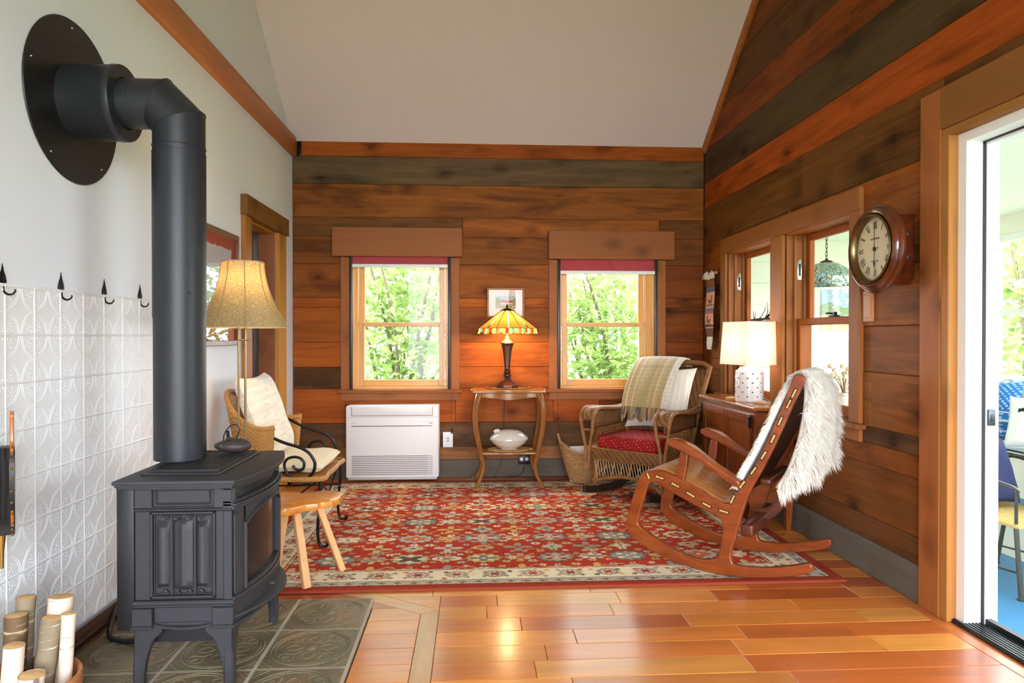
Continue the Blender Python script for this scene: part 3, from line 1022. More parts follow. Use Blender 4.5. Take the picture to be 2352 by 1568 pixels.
# ================================================================= sunroom
SZ = -.30
SX1, SY1 = 3.95, 6.2
M['sunwhite'] = plain('sunroom_white', (244, 240, 222), .6, var=.02)
M['bluefloor'] = plain('blue_painted_floor', (72, 138, 190), .4, var=.06, vscale=3)
struct(MB().bx(XR + .16, SX1 + .1, -.1, SY1 + .1, SZ - .1, SZ), 'floor_sunroom', M['bluefloor'])
struct(MB().bx(XR + .155, SX1 + .25, -.1, SY1 + .1, 2.05, 2.12), 'ceiling_sunroom', M['sunwhite'])
mb = MB()
for a0, a1, b0, b1 in [(-.1, DO0, SZ, 2.05), (DO1, 3.36, SZ, 2.05), (3.36, 4.12, SZ, .70), (3.36, 4.12, 1.79, 2.05), (4.12, 4.29, SZ, 2.05),
                       (4.29, 5.075, SZ, .70), (4.29, 5.075, 1.79, 2.05), (5.075, SY1, SZ, 2.05), (DO0, DO1, DOZ + .03, 2.05), (DO0, DO1, SZ, -.03)]:
    mb.bx(XR + .156, XR + .168, a0, a1, b0, b1)
struct(mb, 'wall_sunroom_inner', M['sunwhite'])
# end wall of white clapboards
we = struct(MB().bx(XR + .16, SX1 + .1, SY1, SY1 + .1, SZ, 2.05), 'wall_sunroom_end', M['sunwhite'])
for k in range(12):
    z0 = SZ + k * .195
    o = MB().add([(XR + .17, SY1 - .004, z0 + .19), (SX1, SY1 - .004, z0 + .19), (SX1, SY1 - .018, z0), (XR + .17, SY1 - .018, z0), (XR + .17, SY1, z0), (SX1, SY1, z0)],
                 [(0, 3, 2, 1), (3, 4, 5, 2)]).build('clapboard', M['sunwhite'], we, smooth=0)
# outer wall: sill wall, posts, windows with glazing bars
wo = struct(MB().bx(SX1, SX1 + .1, -.1, SY1 + .1, SZ, .80).bx(SX1, SX1 + .1, -.1, SY1 + .1, 1.905, 2.05), 'wall_sunroom_outer', M['sunwhite'])
ys = [0.0, 1.15, 2.3, 3.45, 4.6, 5.3, 6.2]
for k in range(len(ys) - 1):
    w = sroot('window_%d' % (4 + k))
    a0, a1 = ys[k], ys[k + 1]
    mb = MB().bx(SX1 - .01, SX1 + .08, a0, a0 + .06, .80, 1.905).bx(SX1 - .01, SX1 + .08, a1 - .06, a1, .80, 1.905).bx(SX1 - .01, SX1 + .08, a0 + .06, a1 - .06, .80, .86).bx(SX1 - .01, SX1 + .08, a0 + .06, a1 - .06, 1.86, 1.905).bx(SX1, SX1 + .06, a0 + .06, a1 - .06, 1.31, 1.35)
    mb.build('window_frame', M['white'], w, smooth=0)
    n = 3 if a1 - a0 > 1 else 2
    mb = MB()
    for i in range(1, n):
        yy = a0 + (a1 - a0) * i / n
        mb.bx(SX1 + .01, SX1 + .05, yy - .015, yy + .015, .86, 1.86)
    mb.build('glazing_bar', M['white'], w, smooth=0)
    MB().bx(SX1 + .03, SX1 + .034, a0 + .06, a1 - .06, .86, 1.86).build('pane', M['glass'], w, smooth=0)
    MB().bx(SX1 - .012, SX1 + .05, a1 - .10, a1 - .06, .86, 1.86).build('screen_post', plain('grey_post', (96, 104, 110), .6), w, smooth=0) if k == 4 else None
# near end wall with a wide window
wn_ = struct(MB().bx(XR + .16, 2.2, -.1, 0, SZ, 2.05).bx(3.8, SX1 + .1, -.1, 0, SZ, 2.05).bx(2.2, 3.8, -.1, 0, SZ, .5).bx(2.2, 3.8, -.1, 0, 1.95, 2.05), 'wall_sunroom_near', M['sunwhite'])
w = sroot('window_10')
MB().bx(2.2, 2.26, -.08, -.02, .5, 1.95).bx(3.74, 3.8, -.08, -.02, .5, 1.95).bx(2.26, 3.74, -.08, -.02, .5, .56).bx(2.26, 3.74, -.08, -.02, 1.89, 1.95).build('window_frame', M['white'], w, smooth=0)
MB().bx(2.26, 3.74, -.052, -.048, .56, 1.89).build('pane', M['glass'], w, smooth=0)

# ================================================================= garden outside
gm, nt, bs = nmat('leaf_green')
nt.nodes.remove(bs)
df = node(nt, 'ShaderNodeBsdfDiffuse'); tl = node(nt, 'ShaderNodeBsdfTranslucent')
nz = noise(nt, coords(nt), 6.0, 3)
rp = ramp(nt, [(.3, (.18, .27, .07)), (.55, (.34, .45, .16)), (.75, (.56, .62, .28))])
nt.links.new(nz, rp.inputs[0])
for s_ in (df, tl): nt.links.new(rp.outputs[0], s_.inputs[0])
mx = nt.nodes.new('ShaderNodeMixShader'); mx.inputs[0].default_value = .45
nt.links.new(df.outputs[0], mx.inputs[1]); nt.links.new(tl.outputs[0], mx.inputs[2]); nt.links.new(mx.outputs[0], nt.nodes['Material Output'].inputs[0])
M['leaf'] = gm
M['bark'] = wood('bark', (92, 80, 66), (134, 120, 102), (20, 20, 3), .9, bmp=.5)
M['grass'] = plain('lawn', (92, 128, 60), .95, var=.3, vscale=2)
struct(MB().bx(-14, 22, -16, 26, -.9, -.5), 'ground', M['grass'])


def leaf_cloud(center, size, n, ll, seed, curl=.25):
    """n pointed leaves scattered through an ellipsoid, as one mesh"""
    rg = np.random.default_rng(seed)
    p = rg.normal(size=(n, 3)); p /= np.linalg.norm(p, axis=1)[:, None]
    p *= (rg.random((n, 1)) ** .45) * .5
    # clumping
    cl = rg.random((60, 3)) - .5
    idx = rg.integers(0, 60, n)
    p = p * .62 + cl[idx] * .55 + rg.normal(size=(n, 3)) * .05
    c = p * np.array(size) + np.array(center)
    d = rg.normal(size=(n, 3)); d[:, 2] *= .6; d /= np.linalg.norm(d, axis=1)[:, None]
    e = np.cross(d, rg.normal(size=(n, 3))); e /= np.linalg.norm(e, axis=1)[:, None]
    nn = np.cross(d, e)
    L = ll * (.6 + .8 * rg.random((n, 1))); W = L * .2
    V = np.stack([c, c + d * L * .5 + e * W + nn * L * curl * .2, c + d * L + nn * L * curl * -.3, c + d * L * .5 - e * W + nn * L * curl * .2], 1).reshape(-1, 3)
    F = np.arange(n * 4).reshape(-1, 4)
    return V, F


def shrub(name, label, center, size, n, ll, seed, branches=9, group=None, base_z=-.5):
    t = thing(name, label, 'shrub', (center[0], center[1], base_z), group=group)
    V, F = leaf_cloud((0, 0, center[2] - base_z), size, n, ll, seed)
    me = bpy.data.meshes.new('foliage')
    me.from_pydata(V.tolist(), [], F.tolist())
    me.materials.append(M['leaf'])
    o = link_mesh('foliage', me, t); o['kind'] = 'stuff'
    rg = random.Random(seed)
    for k in range(branches):
        a = rg.uniform(0, 2 * PI); rr = rg.uniform(.2, .48)
        p1 = (math.cos(a) * rr * size[0], math.sin(a) * rr * size[1], center[2] - base_z + rg.uniform(-.1, .45) * size[2])
        mid = (p1[0] * .45 + rg.uniform(-.15, .15), p1[1] * .5 + rg.uniform(-.1, .1), p1[2] * .55)
        MB().tube(crv([(rg.uniform(-.1, .1), rg.uniform(-.1, .1), 0), mid, p1], 6), [.028 - .02 * i / 12 for i in range(13)], 6).build('branch', M['bark'], t)
    return t


G = 'garden shrubs outside'
shrub('laurel_shrub', 'sunlit leafy shrub filling the left back window', (-.85, 7.6, 1.35), (2.0, 1.5, 3.4), 5200, .115, 3, group=G)
shrub('laurel_shrub', 'sunlit leafy shrub filling the right back window', (1.6, 7.7, 1.15), (2.0, 1.5, 3.2), 5200, .115, 4, group=G)
shrub('garden_tree', 'loose pale green tree seen through the far sunroom windows', (8.6, 10.2, 1.8), (4.0, 3.2, 5.0), 2600, .26, 5, group=G)
shrub('garden_tree', 'pale green tree seen through the doorway beyond the window bench', (8.0, 6.0, 1.0), (3.6, 3.2, 3.6), 2600, .26, 6, group=G)
shrub('garden_tree', 'tall garden tree standing beyond the near sunroom windows', (8.5, 2.0, 1.6), (4.0, 3.5, 4.6), 2000, .26, 8, group=G)
def wicker_mat(name, c1, c2, f=150.0):
    m, nt, bs = nmat(name)
    v = coords(nt)
    wa = node(nt, 'ShaderNodeTexWave', Scale=f / 6.2832, Distortion=.6, Detail=1.0); wa.bands_direction = 'Z'
    wb = node(nt, 'ShaderNodeTexWave', Scale=f / 6.2832 * .6, Distortion=.6, Detail=1.0); wb.bands_direction = 'DIAGONAL'
    nt.links.new(v, wa.inputs['Vector']); nt.links.new(v, wb.inputs['Vector'])
    h = mathn(nt, 'MULTIPLY', wa.outputs['Fac'], wb.outputs['Fac'])
    r = ramp(nt, [(.02, srgb(*c1)), (.55, srgb(*c2))])
    nt.links.new(mixc(nt, .35, h, noise(nt, v, 18, 4)), r.inputs[0])
    nt.links.new(r.outputs[0], bs.inputs['Base Color'])
    bs.inputs['Roughness'].default_value = .55
    bump(nt, bs, h, .8, .004)
    return m


# ================================================================= pressed-tin panel behind the stove
tinp = sroot('trim_3')
TW, TH = .142, .152
mb = MB().bx(-TW / 2, TW / 2, -TH / 2, TH / 2, -.002, .0012)


def ridge(mb, pts, w, h, z=.0012):
    """raised line of triangular section on a flat plate (local XY)"""
    n = len(pts)
    vs = []
    for i in range(n):
        a, b = Vector(pts[max(i - 1, 0)]), Vector(pts[min(i + 1, n - 1)])
        d = (b - a).normalized(); p = Vector(pts[i]); q = Vector((-d.y, d.x)) * w
        vs += [(p.x + q.x, p.y + q.y, z), (p.x, p.y, z + h), (p.x - q.x, p.y - q.y, z)]
    fs = []
    for i in range(n - 1):
        fs += [(3 * i, 3 * i + 1, 3 * i + 4, 3 * i + 3), (3 * i + 1, 3 * i + 2, 3 * i + 5, 3 * i + 4)]
    mb.add(vs, [f[::-1] for f in fs])


for sx in (-1, 1):
    for sy in (-1, 1):
        for rr in (.485, .435):
            ridge(mb, [(sx * (TW / 2 - TW * rr * math.cos(i * PI / 16)), sy * (TH / 2 - TH * rr * math.sin(i * PI / 16))) for i in range(9)], .0022, .0012)
        cx, cy = sx * TW * .32, sy * TH * .32
        for k in range(5):
            a = k * 2 * PI / 5
            mb.ball((cx + .012 * math.cos(a), cy + .012 * math.sin(a), .0008), .0048, .0048, .0014, 6, 4)
        mb.ball((cx, cy, .0008), .0045, .0045, .0018, 6, 4)
        mb.ball((sx * TW * .42, sy * TH * .42, .001), .004, .004, .002, 6, 4)
for sx in (1,):
    ridge(mb, [(sx * TW / 2, -TH / 2), (sx * TW / 2, TH / 2)], .0055, .0024)
    ridge(mb, [(-TW / 2, sx * TH / 2), (TW / 2, sx * TH / 2)], .0055, .0024)
    mb.ball((sx * TW / 2, TH / 2, .002), .006, .006, .003, 8, 5)
tin_me = mb.mesh('tin_tile', 40)
tin_me.materials.append(M['tin'])
for i in range(13):
    for j in range(8):
        link_mesh('tin_tile', tin_me, tinp, (XL + .004, 2.341 + TW * (i - 4.5), 1.31 - TH * (j + .5)), (R(90), 0, R(90)))
MB().rbox(XL, XL + .007, 2.341 - TW * 5, 2.341 + TW * 8, 1.309, 1.318, .002).build('tin_edge', M['tin'], tinp)

# leaf-shaped coat hooks
def leaf_hook():
    leaf = [(0, .075), (.004, .055), (.014, .036), (.0185, .02), (.014, .006), (0, -.002), (-.014, .006), (-.0185, .02), (-.014, .036), (-.004, .055)]
    a = MB().prism(leaf, .003, Matrix(((0, 0, 1, 0), (1, 0, 0, 0), (0, 1, 0, 0), (0, 0, 0, 1))), .001, 1)
    a.tube([(.004, 0, .06), (.005, 0, .03), (.005, 0, 0)], .0012, 5).ball((.005, 0, .03), .0028)
    h = MB().tube(crv([(.003, 0, .004), (.004, .002, -.012), (.012, .008, -.021), (.022, .014, -.02), (.028, .018, -.011), (.027, .018, -.005)], 4), [.004 - .0014 * i / 20 for i in range(21)], 6)
    return a, h


for yy, lab in ((2.192, 'black iron leaf hook at the left picture edge'), (2.492, 'black iron leaf hook, second from the left edge above the tin panel'),
                (2.775, 'black iron leaf hook, third from the left edge above the tin panel'), (3.064, 'black iron leaf hook nearest the stove pipe')):
    t = thing('leaf_hook', lab, 'hook', (XL + .001, yy, 1.305), group='leaf hooks above the tin panel')
    a, h = leaf_hook()
    a.build('leaf_plate', M['blackiron'], t)
    h.build('hook', M['blackiron'], t)

# ================================================================= stove
M['cast'] = plain('charcoal_cast_iron', (55, 55, 59), .55, metal=.25, var=.12, vscale=40, bmp=.25, bscale=420)
M['castdark'] = plain('black_steel', (26, 26, 28), .5, var=.15)
m, nt, bs = nmat('firebox_glass')
bs.inputs['Base Color'].default_value = (.012, .012, .014, 1); bs.inputs['Roughness'].default_value = .22; bs.inputs['Specular IOR Level'].default_value = .25
nt.links.new(mixc(nt, noise(nt, coords(nt), 8, 3), (.01, .01, .012), (.03, .025, .022)), bs.inputs['Base Color'])
M['fireglass'] = m
SXc, SYc, SZc = -.94, 2.525, .0135
stove = thing('heating_stove', 'charcoal cast-iron gas stove with scroll side panel and arched glass door', 'stove', (SXc, SYc, SZc))
HX, HY = .170, .272       # half depth (x), half width (y)
def bow(y, a=.05, w=HY): return a * max(0, 1 - (y / w) ** 2)


def bowed_slab(mb, xb, xf, hw, z0, z1, a, b=.0, n=13):
    """slab with straight back xb and bowed front xf + bow"""
    ys = [-hw + 2 * hw * i / (n - 1) for i in range(n)]
    poly = [(xb, -hw)] + [(xf + bow(y, a, hw), y) for y in ys] + [(xb, hw)]
    return mb.prism(poly, z1 - z0, Matrix.Translation((0, 0, z0)), b, 2)


# body core (steel box + bowed front)
mb = MB()
bowed_slab(mb, -.150, .148, .250, .20, .655, .034)
mb.build('firebox', M['cast'], stove)
MB().rbox(-.205, -.150, -.262, .262, .19, .655, .004).build('back_panel', M['castdark'], stove)
MB().bx(-.12, .12, -.2, .2, .125, .20).build('burner_box', M['castdark'], stove, smooth=0)
# top plate with stepped moulding
mb = MB()
bowed_slab(mb, -.205, .176, .290, .664, .678, .055, .003)
bowed_slab(mb, -.200, .170, .284, .656, .664, .052, .002)
bowed_slab(mb, -.198, .164, .276, .648, .656, .050, .002)
top = mb.build('top_plate', M['cast'], stove)
mb = MB()
mb.prism([(-.16, -.20), (.10, -.20), (.10, .235), (-.16, .235)], .007, Matrix.Translation((0, 0, .678)), .003, 1)
mb.build('raised_panel', M['cast'], stove)
# lattice grille on the top
mb = MB()
gx0, gx1, gy0, gy1 = -.13, .075, -.16, .21
for i in range(15):
    x = gx0 + (gx1 - gx0) * i / 14
    mb.bx(x - .0025, x + .0025, gy0, gy1, .684, .690)
for j in range(22):
    y = gy0 + (gy1 - gy0) * j / 21
    mb.bx(gx0, gx1, y - .0025, y + .0025, .684, .6895)
mb.bx(gx0 - .012, gx0, gy0 - .012, gy1 + .012, .684, .692).bx(gx1, gx1 + .012, gy0 - .012, gy1 + .012, .684, .692).bx(gx0, gx1, gy0 - .012, gy0, .684, .692).bx(gx0, gx1, gy1, gy1 + .012, .684, .692)
mb.build('top_grille', M['castdark'], stove, smooth=0)
# side castings (near and far)
def side_cast(sy):
    """castings on the side face, built for y = -HY and mirrored by sy"""
    mb = MB()
    y = -.250
    def b(x0, x1, z0, z1, d, bev=.003): mb.rbox(x0, x1, y - d, y + .004, z0, z1, bev, 1)
    b(-.150, .160, .575, .583, .016)                      # moulding under the frieze
    b(-.150, .160, .583, .588, .010)
    b(-.150, -.094, .583, .648, .012); b(.100, .160, .583, .648, .012)      # frieze corner blocks
    b(-.094, .100, .640, .648, .010); b(-.086, -.080, .600, .640, .006); b(.084, .090, .600, .640, .006); b(-.086, .09, .594, .600, .006)
    b(-.150, -.100, .285, .575, .008); b(.106, .160, .285, .575, .010)      # stiles
    b(.132, .160, .285, .575, .016)
    for (x0, x1, z0, z1) in ((-.100, -.092, .292, .572), (.098, .106, .292, .572), (-.100, .106, .564, .572), (-.100, .106, .292, .300)): b(x0, x1, z0, z1, .013, .002)
    for (x0, x1, z0, z1) in ((-.090, -.086, .300, .564), (.092, .096, .300, .564), (-.09, .096, .558, .562), (-.09, .096, .302, .306)): b(x0, x1, z0, z1, .008, .0015)
    b(-.155, .165, .272, .286, .020); b(-.152, .160, .262, .272, .014)      # lower moulding
    b(-.155, -.092, .205, .262, .022); b(.098, .165, .205, .262, .022)      # plinth blocks
    b(-.160, -.088, .196, .206, .026); b(.094, .170, .196, .206, .026)
    b(-.092, .098, .210, .262, .004); 
    mb.tube([(x, y - .006, .204 - .012 * (1 - ((x - .003) / .095) ** 2)) for x in [-.092 + .19 * i / 12 for i in range(13)]], .006, 6)
    if sy > 0: mb.v = [(x, -yy, z) for x, yy, z in mb.v]; mb.f = [f[::-1] for f in mb.f]
    o = mb.build('side_casting', M['cast'], stove)
    # scroll: folded parchment relief
    def prof(t):
        if t < .27: return .004 + .014 * math.sin(PI * (t / .27) ** .8)
        if t < .33: return .001
        if t < .70: return .003 + .015 * (.85 * math.sin(PI * (t - .33) / .37) ** .7 + .12 * math.cos(4 * PI * (t - .33) / .37))
        if t < .76: return .001
        return .004 + .014 * math.sin(PI * ((t - .76) / .24) ** .8)
    def top_(t): return .545 + .006 * math.cos((t - .5) * 2 * PI * 1.5)
    def bot_(t): return .322 - .005 * math.cos((t - .5) * 2 * PI * 1.5)
    s_ = MB()
    s_.grid(lambda u, v: (-.080 + .166 * u, sy * (.252 + prof(u) * min(1, 14 * v, 14 * (1 - v)) ** .5), bot_(u) + (top_(u) - bot_(u)) * v), 49, 15)
    for cx in (-.052, -.016, .024, .060):
        for zz, sg in ((.553, 1), (.314, -1)):
            s_.tube([(cx + .011 * (1 - i / 14) * math.cos(i * .8), sy * .262, zz + sg * .008 * (1 - i / 14) * math.sin(i * .8)) for i in range(12)], .0034, 5)
    for cx in (-.032, .042):
        s_.tube([(cx, sy * .260, .305), (cx, sy * .260, .56)], .0045, 6)
    s_.build('scroll_relief', M['cast'], o)


side_cast(-1); side_cast(1)
# front: louvre slot, hood moulding, door frame with arch, glass, lip
mb = MB()
def front_strip(z0, z1, proud, hw=.262, a=.05, base=.148, n=13, y0=None, y1=None):
    ys = [(-hw if y0 is None else y0) + ((hw if y1 is None else y1) - (-hw if y0 is None else y0)) * i / (n - 1) for i in range(n)]
    f = [(base + bow(y, a, .272) + proud, y) for y in ys]
    g = [(base + bow(y, a, .272) - .02, y) for y in reversed(ys)]
    mb.prism(f + g, z1 - z0, Matrix.Translation((0, 0, z0)), .002, 1)
front_strip(.575, .588, .014); front_strip(.588, .597, .022); front_strip(.597, .606, .012)
front_strip(.28, .292, .016); front_strip(.200, .28, .006); front_strip(.192, .204, .016)
front_strip(.286, .575, .004, y0=-.262, y1=-.195, n=5); front_strip(.286, .575, .004, y0=.195, y1=.262, n=5)
front_strip(.300, .56, .010, y0=-.250, y1=-.212, n=4); front_strip(.300, .56, .010, y0=.212, y1=.250, n=4)
front_strip(.640, .650, .010)
for s0 in (-.262, .226): mb.rbox(.120, .1665, s0 + .005, s0 + .031, .601, .6475, .003, 1)
mb.build('front_frame', M['cast'], stove)
mb = MB(); front_strip(.606, .640, -.012, hw=.225)
mb.build('air_slot', M['castdark'], stove)
# arched door
mb = MB()
ys = [-.19 + .38 * i / 24 for i in range(25)]
def arch(y): return .505 + .052 * math.sqrt(max(0, 1 - (y / .192) ** 2))
vs, fs = [], []
for y in ys:
    x = .154 + bow(y, .05, .272)
    vs += [(x, y, arch(y)), (x, y, .572), (x - .012, y, arch(y)), ]
for i in range(24):
    a_ = 3 * i
    fs += [(a_, a_ + 3, a_ + 4, a_ + 1), (a_ + 2, a_ + 5, a_ + 3, a_)]
mb.add(vs, fs)
for s0 in (-.197, .185): 
    x = .15 + bow(s0, .05, .272)
    mb.rbox(x - .016, x + .012, s0, s0 + .012, .30, .52, .002, 1)
mb.tube([(.158 + bow(y, .05, .272), y, arch(y) - .001) for y in ys], .005, 6)
front_strip(.292, .306, .010, y0=-.19, y1=.19)
door = mb.build('arched_door', M['cast'], stove, fix=True)
g = MB().grid(lambda u, v: (.140 + bow(-.19 + .38 * u, .05, .272) * 1.0, -.19 + .38 * u, .300 + .262 * v), 21, 3)
g.build('glass', M['fireglass'], door)
MB().lathe([(.008, 0), (.007, .012), (.004, .016), (0, .017)], 10, Matrix.Translation((.205, 0, .243)) @ Matrix.Rotation(R(90), 4, 'Y')).build('door_catch', M['cast'], door)
mb = MB()
lp = [(.13, -.262)] + [(.152 + bow(-.262 + .524 * i / 14, .10, .272), -.262 + .524 * i / 14) for i in range(15)] + [(.13, .262)]
mb.prism(lp, .013, Matrix.Translation((0, 0, .216)), .005, 2)
mb.build('ash_lip', M['cast'], stove)
# cabriole legs: a side web and a front web meeting at the outer corner
for sx in (-1, 1):
    for sy in (-1, 1):
        mb = MB()
        prof = crv([(0, .20), (0, .12), (-.004, .05), (.0, 0)], 4)
        inn = crv([(.030, 0), (.030, .04), (.040, .10), (.060, .155), (.085, .178), (.088, .20)], 4)
        web = [(p.x, p.y) for p in prof] + [(p.x, p.y) for p in inn]
        ax = .160 if sx > 0 else -.152
        M1 = Matrix(((-sx, 0, 0, ax), (0, 0, -sy, sy * .262), (0, 1, 0, 0), (0, 0, 0, 1)))
        mb.prism(web, .026, M1, .003, 1)
        M2 = Matrix(((0, 0, -sx, ax), (-sy, 0, 0, sy * .262), (0, 1, 0, 0), (0, 0, 0, 1)))
        mb.prism(web, .026, M2, .003, 1)
        mb.lathe([(.017, 0), (.020, .006), (.016, .012)], 10, Matrix.Translation((ax - sx * .014, sy * .25, 0)))
        mb.build('leg', M['cast'], stove, fix=True)

# ---- stove pipe with mitred elbow, thimble and wall flange
PX, PY, PZ, PR = -1.075, 2.58, 2.003, .089
pipe = thing('stove_pipe', 'matt black stove pipe with mitred elbow running to the round wall flange', 'pipe', (PX, PY, SZc + .692))
M['pipe'] = plain('matt_black_pipe', (44, 45, 50), .42, metal=.2, var=.06, vscale=15, spec=.45)


def cut_cyl(p0, n0, p1, n1, r, n=40):
    p0, p1, n0, n1 = Vector(p0), Vector(p1), Vector(n0), Vector(n1)
    d = (p1 - p0).normalized()
    e1 = d.orthogonal().normalized(); e2 = d.cross(e1)
    vs = []
    for p, nn in ((p0, n0), (p1, n1)):
        for j in range(n):
            q = 2 * PI * j / n
            o = p + (e1 * math.cos(q) + e2 * math.sin(q)) * r
            t_ = (p - o).dot(nn) / d.dot(nn)
            vs.append(o + d * t_)
    return MB().add(vs, [(j, (j + 1) % n, n + (j + 1) % n, n + j) for j in range(n)])


def wp(x, z): return (x - PX, 0, z - (SZc + .692))
k225 = math.tan(R(22.5))
v1 = Vector((-math.sin(R(22.5)), 0, math.cos(R(22.5)))); v2 = Vector((-math.cos(R(22.5)), 0, math.sin(R(22.5))))
P0, P1, P2, P3 = wp(PX, SZc + .692), wp(PX, 1.935), wp(PX - .068, PZ), wp(XL + .002, PZ)
cut_cyl(P0, (0, 0, 1), P1, v1, PR).build('vertical_pipe', M['pipe'], pipe)
cut_cyl(P1, v1, P2, v2, PR).build('elbow', M['pipe'], pipe)
cut_cyl(P2, v2, P3, (-1, 0, 0), PR).build('horizontal_pipe', M['pipe'], pipe)
ring = lambda p, d, r, w: MB().tube([Vector(p) + (Vector((0, 1, 0)) * math.cos(i * PI / 24) + Vector(d).cross(Vector((0, 1, 0))) * math.sin(i * PI / 24)) * r for i in range(48)], w, 6, closed=True)
for zz in (1.845, 1.822): ring(wp(PX, zz), (0, 0, 1), PR, .003).build('crimp_ring', M['pipe'], pipe)
cut_cyl(wp(PX, 1.22), (0, 0, 1), wp(PX, 1.82), (0, 0, 1), PR + .002).build('pipe_sleeve', M['pipe'], pipe)
ring(wp(-1.222, PZ), (1, 0, 0), PR, .002).build('crimp_ring', M['pipe'], pipe)
for pp, dd in ((P1, v1), (P2, v2)):
    mbr = MB().tube([Vector(pp) + Vector((0, 1, 0)) * math.cos(i * PI / 24) * PR + (Vector((v.z, 0, -v.x)) if 0 else (dd.cross(Vector((0, 1, 0))))) * math.sin(i * PI / 24) * PR / math.cos(R(22.5)) for i in range(48)], .0022, 6, closed=True)
    mbr.build('mitre_seam', M['pipe'], pipe)
Mx = Matrix.Translation(wp(XL + .001, PZ)) @ Matrix.Rotation(R(90), 4, 'Y')
MB().lathe([(.10, 0), (.29, 0), (.2925, .002), (.29, .006), (.10, .008)], 64, Mx).build('wall_flange', plain('black_flange', (34, 32, 31), .42, metal=.3, var=.08, vscale=6), pipe)
MB().lathe([(.134, .006), (.134, .155), (.136, .158), (.136, .178), (.134, .184), (.092, .184)], 48, Mx, cap=False).build('thimble', M['pipe'], pipe)
for a in (20, 95, 165, 235, 310):
    MB().ball((XL + .008 - PX, .262 * math.cos(R(a)), PZ + .262 * math.sin(R(a)) - SZc - .692), .003, .005, .005, 8, 5).build('screw', M['chrome'], pipe)
MB().ball((.06, -.066, 1.31 - SZc - .692), .006, .006, .006, 8, 6).build('screw', M['castdark'], pipe)

# ---- stone-like kettle on the grille
kt = thing('stone_teapot', 'dark stone pot with bent wire handle on the stove grille', 'pot', (-.925, 2.69, SZc + .692))
M['stone'] = plain('dark_slate_stone', (62, 54, 50), .55, var=.25, vscale=14, bmp=.4, bscale=40)
mb = MB()
def pebble(u, v):
    th, ph = 2 * PI * u, PI * v
    x = .070 * math.sin(ph) * math.cos(th) * (1 + .06 * math.sin(3 * th)); y = .045 * math.sin(ph) * math.sin(th)
    z = .026 - .026 * math.cos(ph) * (1 + .12 * math.cos(th))
    return (x, y, z)
mb.grid(pebble, 28, 14, cu=True)
mb.build('body', M['stone'], kt, fix=True)
MB().lathe([(.014, 0), (.017, .004), (.013, .008), (.006, .011), (0, .012)], 14, Matrix.Translation((-.01, 0, .048))).build('lid', M['stone'], kt)
MB().ball((-.03, -.034, .03), .012, .010, .012, 10, 7).build('spout', M['stone'], kt)
MB().tube(crv([(-.03, -.012, .045), (-.026, -.01, .075), (-.01, 0, .10), (.012, .004, .107), (.026, .004, .09), (.02, .004, .066), (.014, .004, .056)], 5), .0022, 6).build('handle', M['blackiron'], kt)

# gas hose behind the stove
h = MB().tube(crv([(XL + .034, 2.80, .085), (XL + .042, 2.76, .07), (XL + .065, 2.68, .026), (XL + .11, 2.62, .024), (XL + .20, 2.60, .026), (XL + .28, 2.62, .06), (XL + .30, 2.6, .16)], 6), .0095, 8)
h = h.build('gas_hose', M['black'], None); tag(h, 'black gas hose curling from the baseboard to the stove back', 'hose')

# ================================================================= birch logs in a wooden tub
tub = thing('log_tub', 'round wooden tub holding birch logs at the lower left', 'tub', (-1.275, 2.0, .0135))
M['tubwood'] = wood('tub_wood', (170, 104, 58), (196, 132, 80), (20, 20, 2), .5)
MB().lathe([(.0, .002), (.126, .002), (.128, 0), (.132, .004), (.148, .150), (.150, .166), (.147, .172), (.141, .172), (.138, .166), (.120, .012), (0, .012)], 48).build('staves', M['tubwood'], tub)
for zz in (.04, .13):
    r0 = .1318 + (.148 - .132) * zz / .15
    MB().lathe([(r0, zz - .008), (r0 + .003, zz - .007), (r0 + .0035, zz + .007), (r0 + .001, zz + .008)], 48, cap=False).build('hoop', M['tubwood'], tub)


def bark_mat(name, c1, c2, dark, amt):
    m, nt, bs = nmat(name)
    v = coords(nt, (6, 6, 60), True)
    a = noise(nt, v, 1.0, 5, .7)
    b = noise(nt, coords(nt, (1, 1, 1), True), 9.0, 3)
    c = mixc(nt, b, srgb(*c1), srgb(*c2))
    rp = ramp(nt, [(.60, (0, 0, 0)), (.66, (amt,) * 3)])
    nt.links.new(a, rp.inputs[0])
    b2 = noise(nt, coords(nt, (14, 14, 10), True), 1.0, 2)
    r2 = ramp(nt, [(.66, (0, 0, 0)), (.72, (.8,) * 3)])
    nt.links.new(b2, r2.inputs[0])
    c = mixc(nt, rp.outputs[0], c, srgb(*dark))
    c = mixc(nt, r2.outputs[0], c, srgb(70, 58, 50)) if amt < .9 else c
    nt.links.new(c, bs.inputs['Base Color'])
    bs.inputs['Roughness'].default_value = .7
    bump(nt, bs, a, .3)
    return m


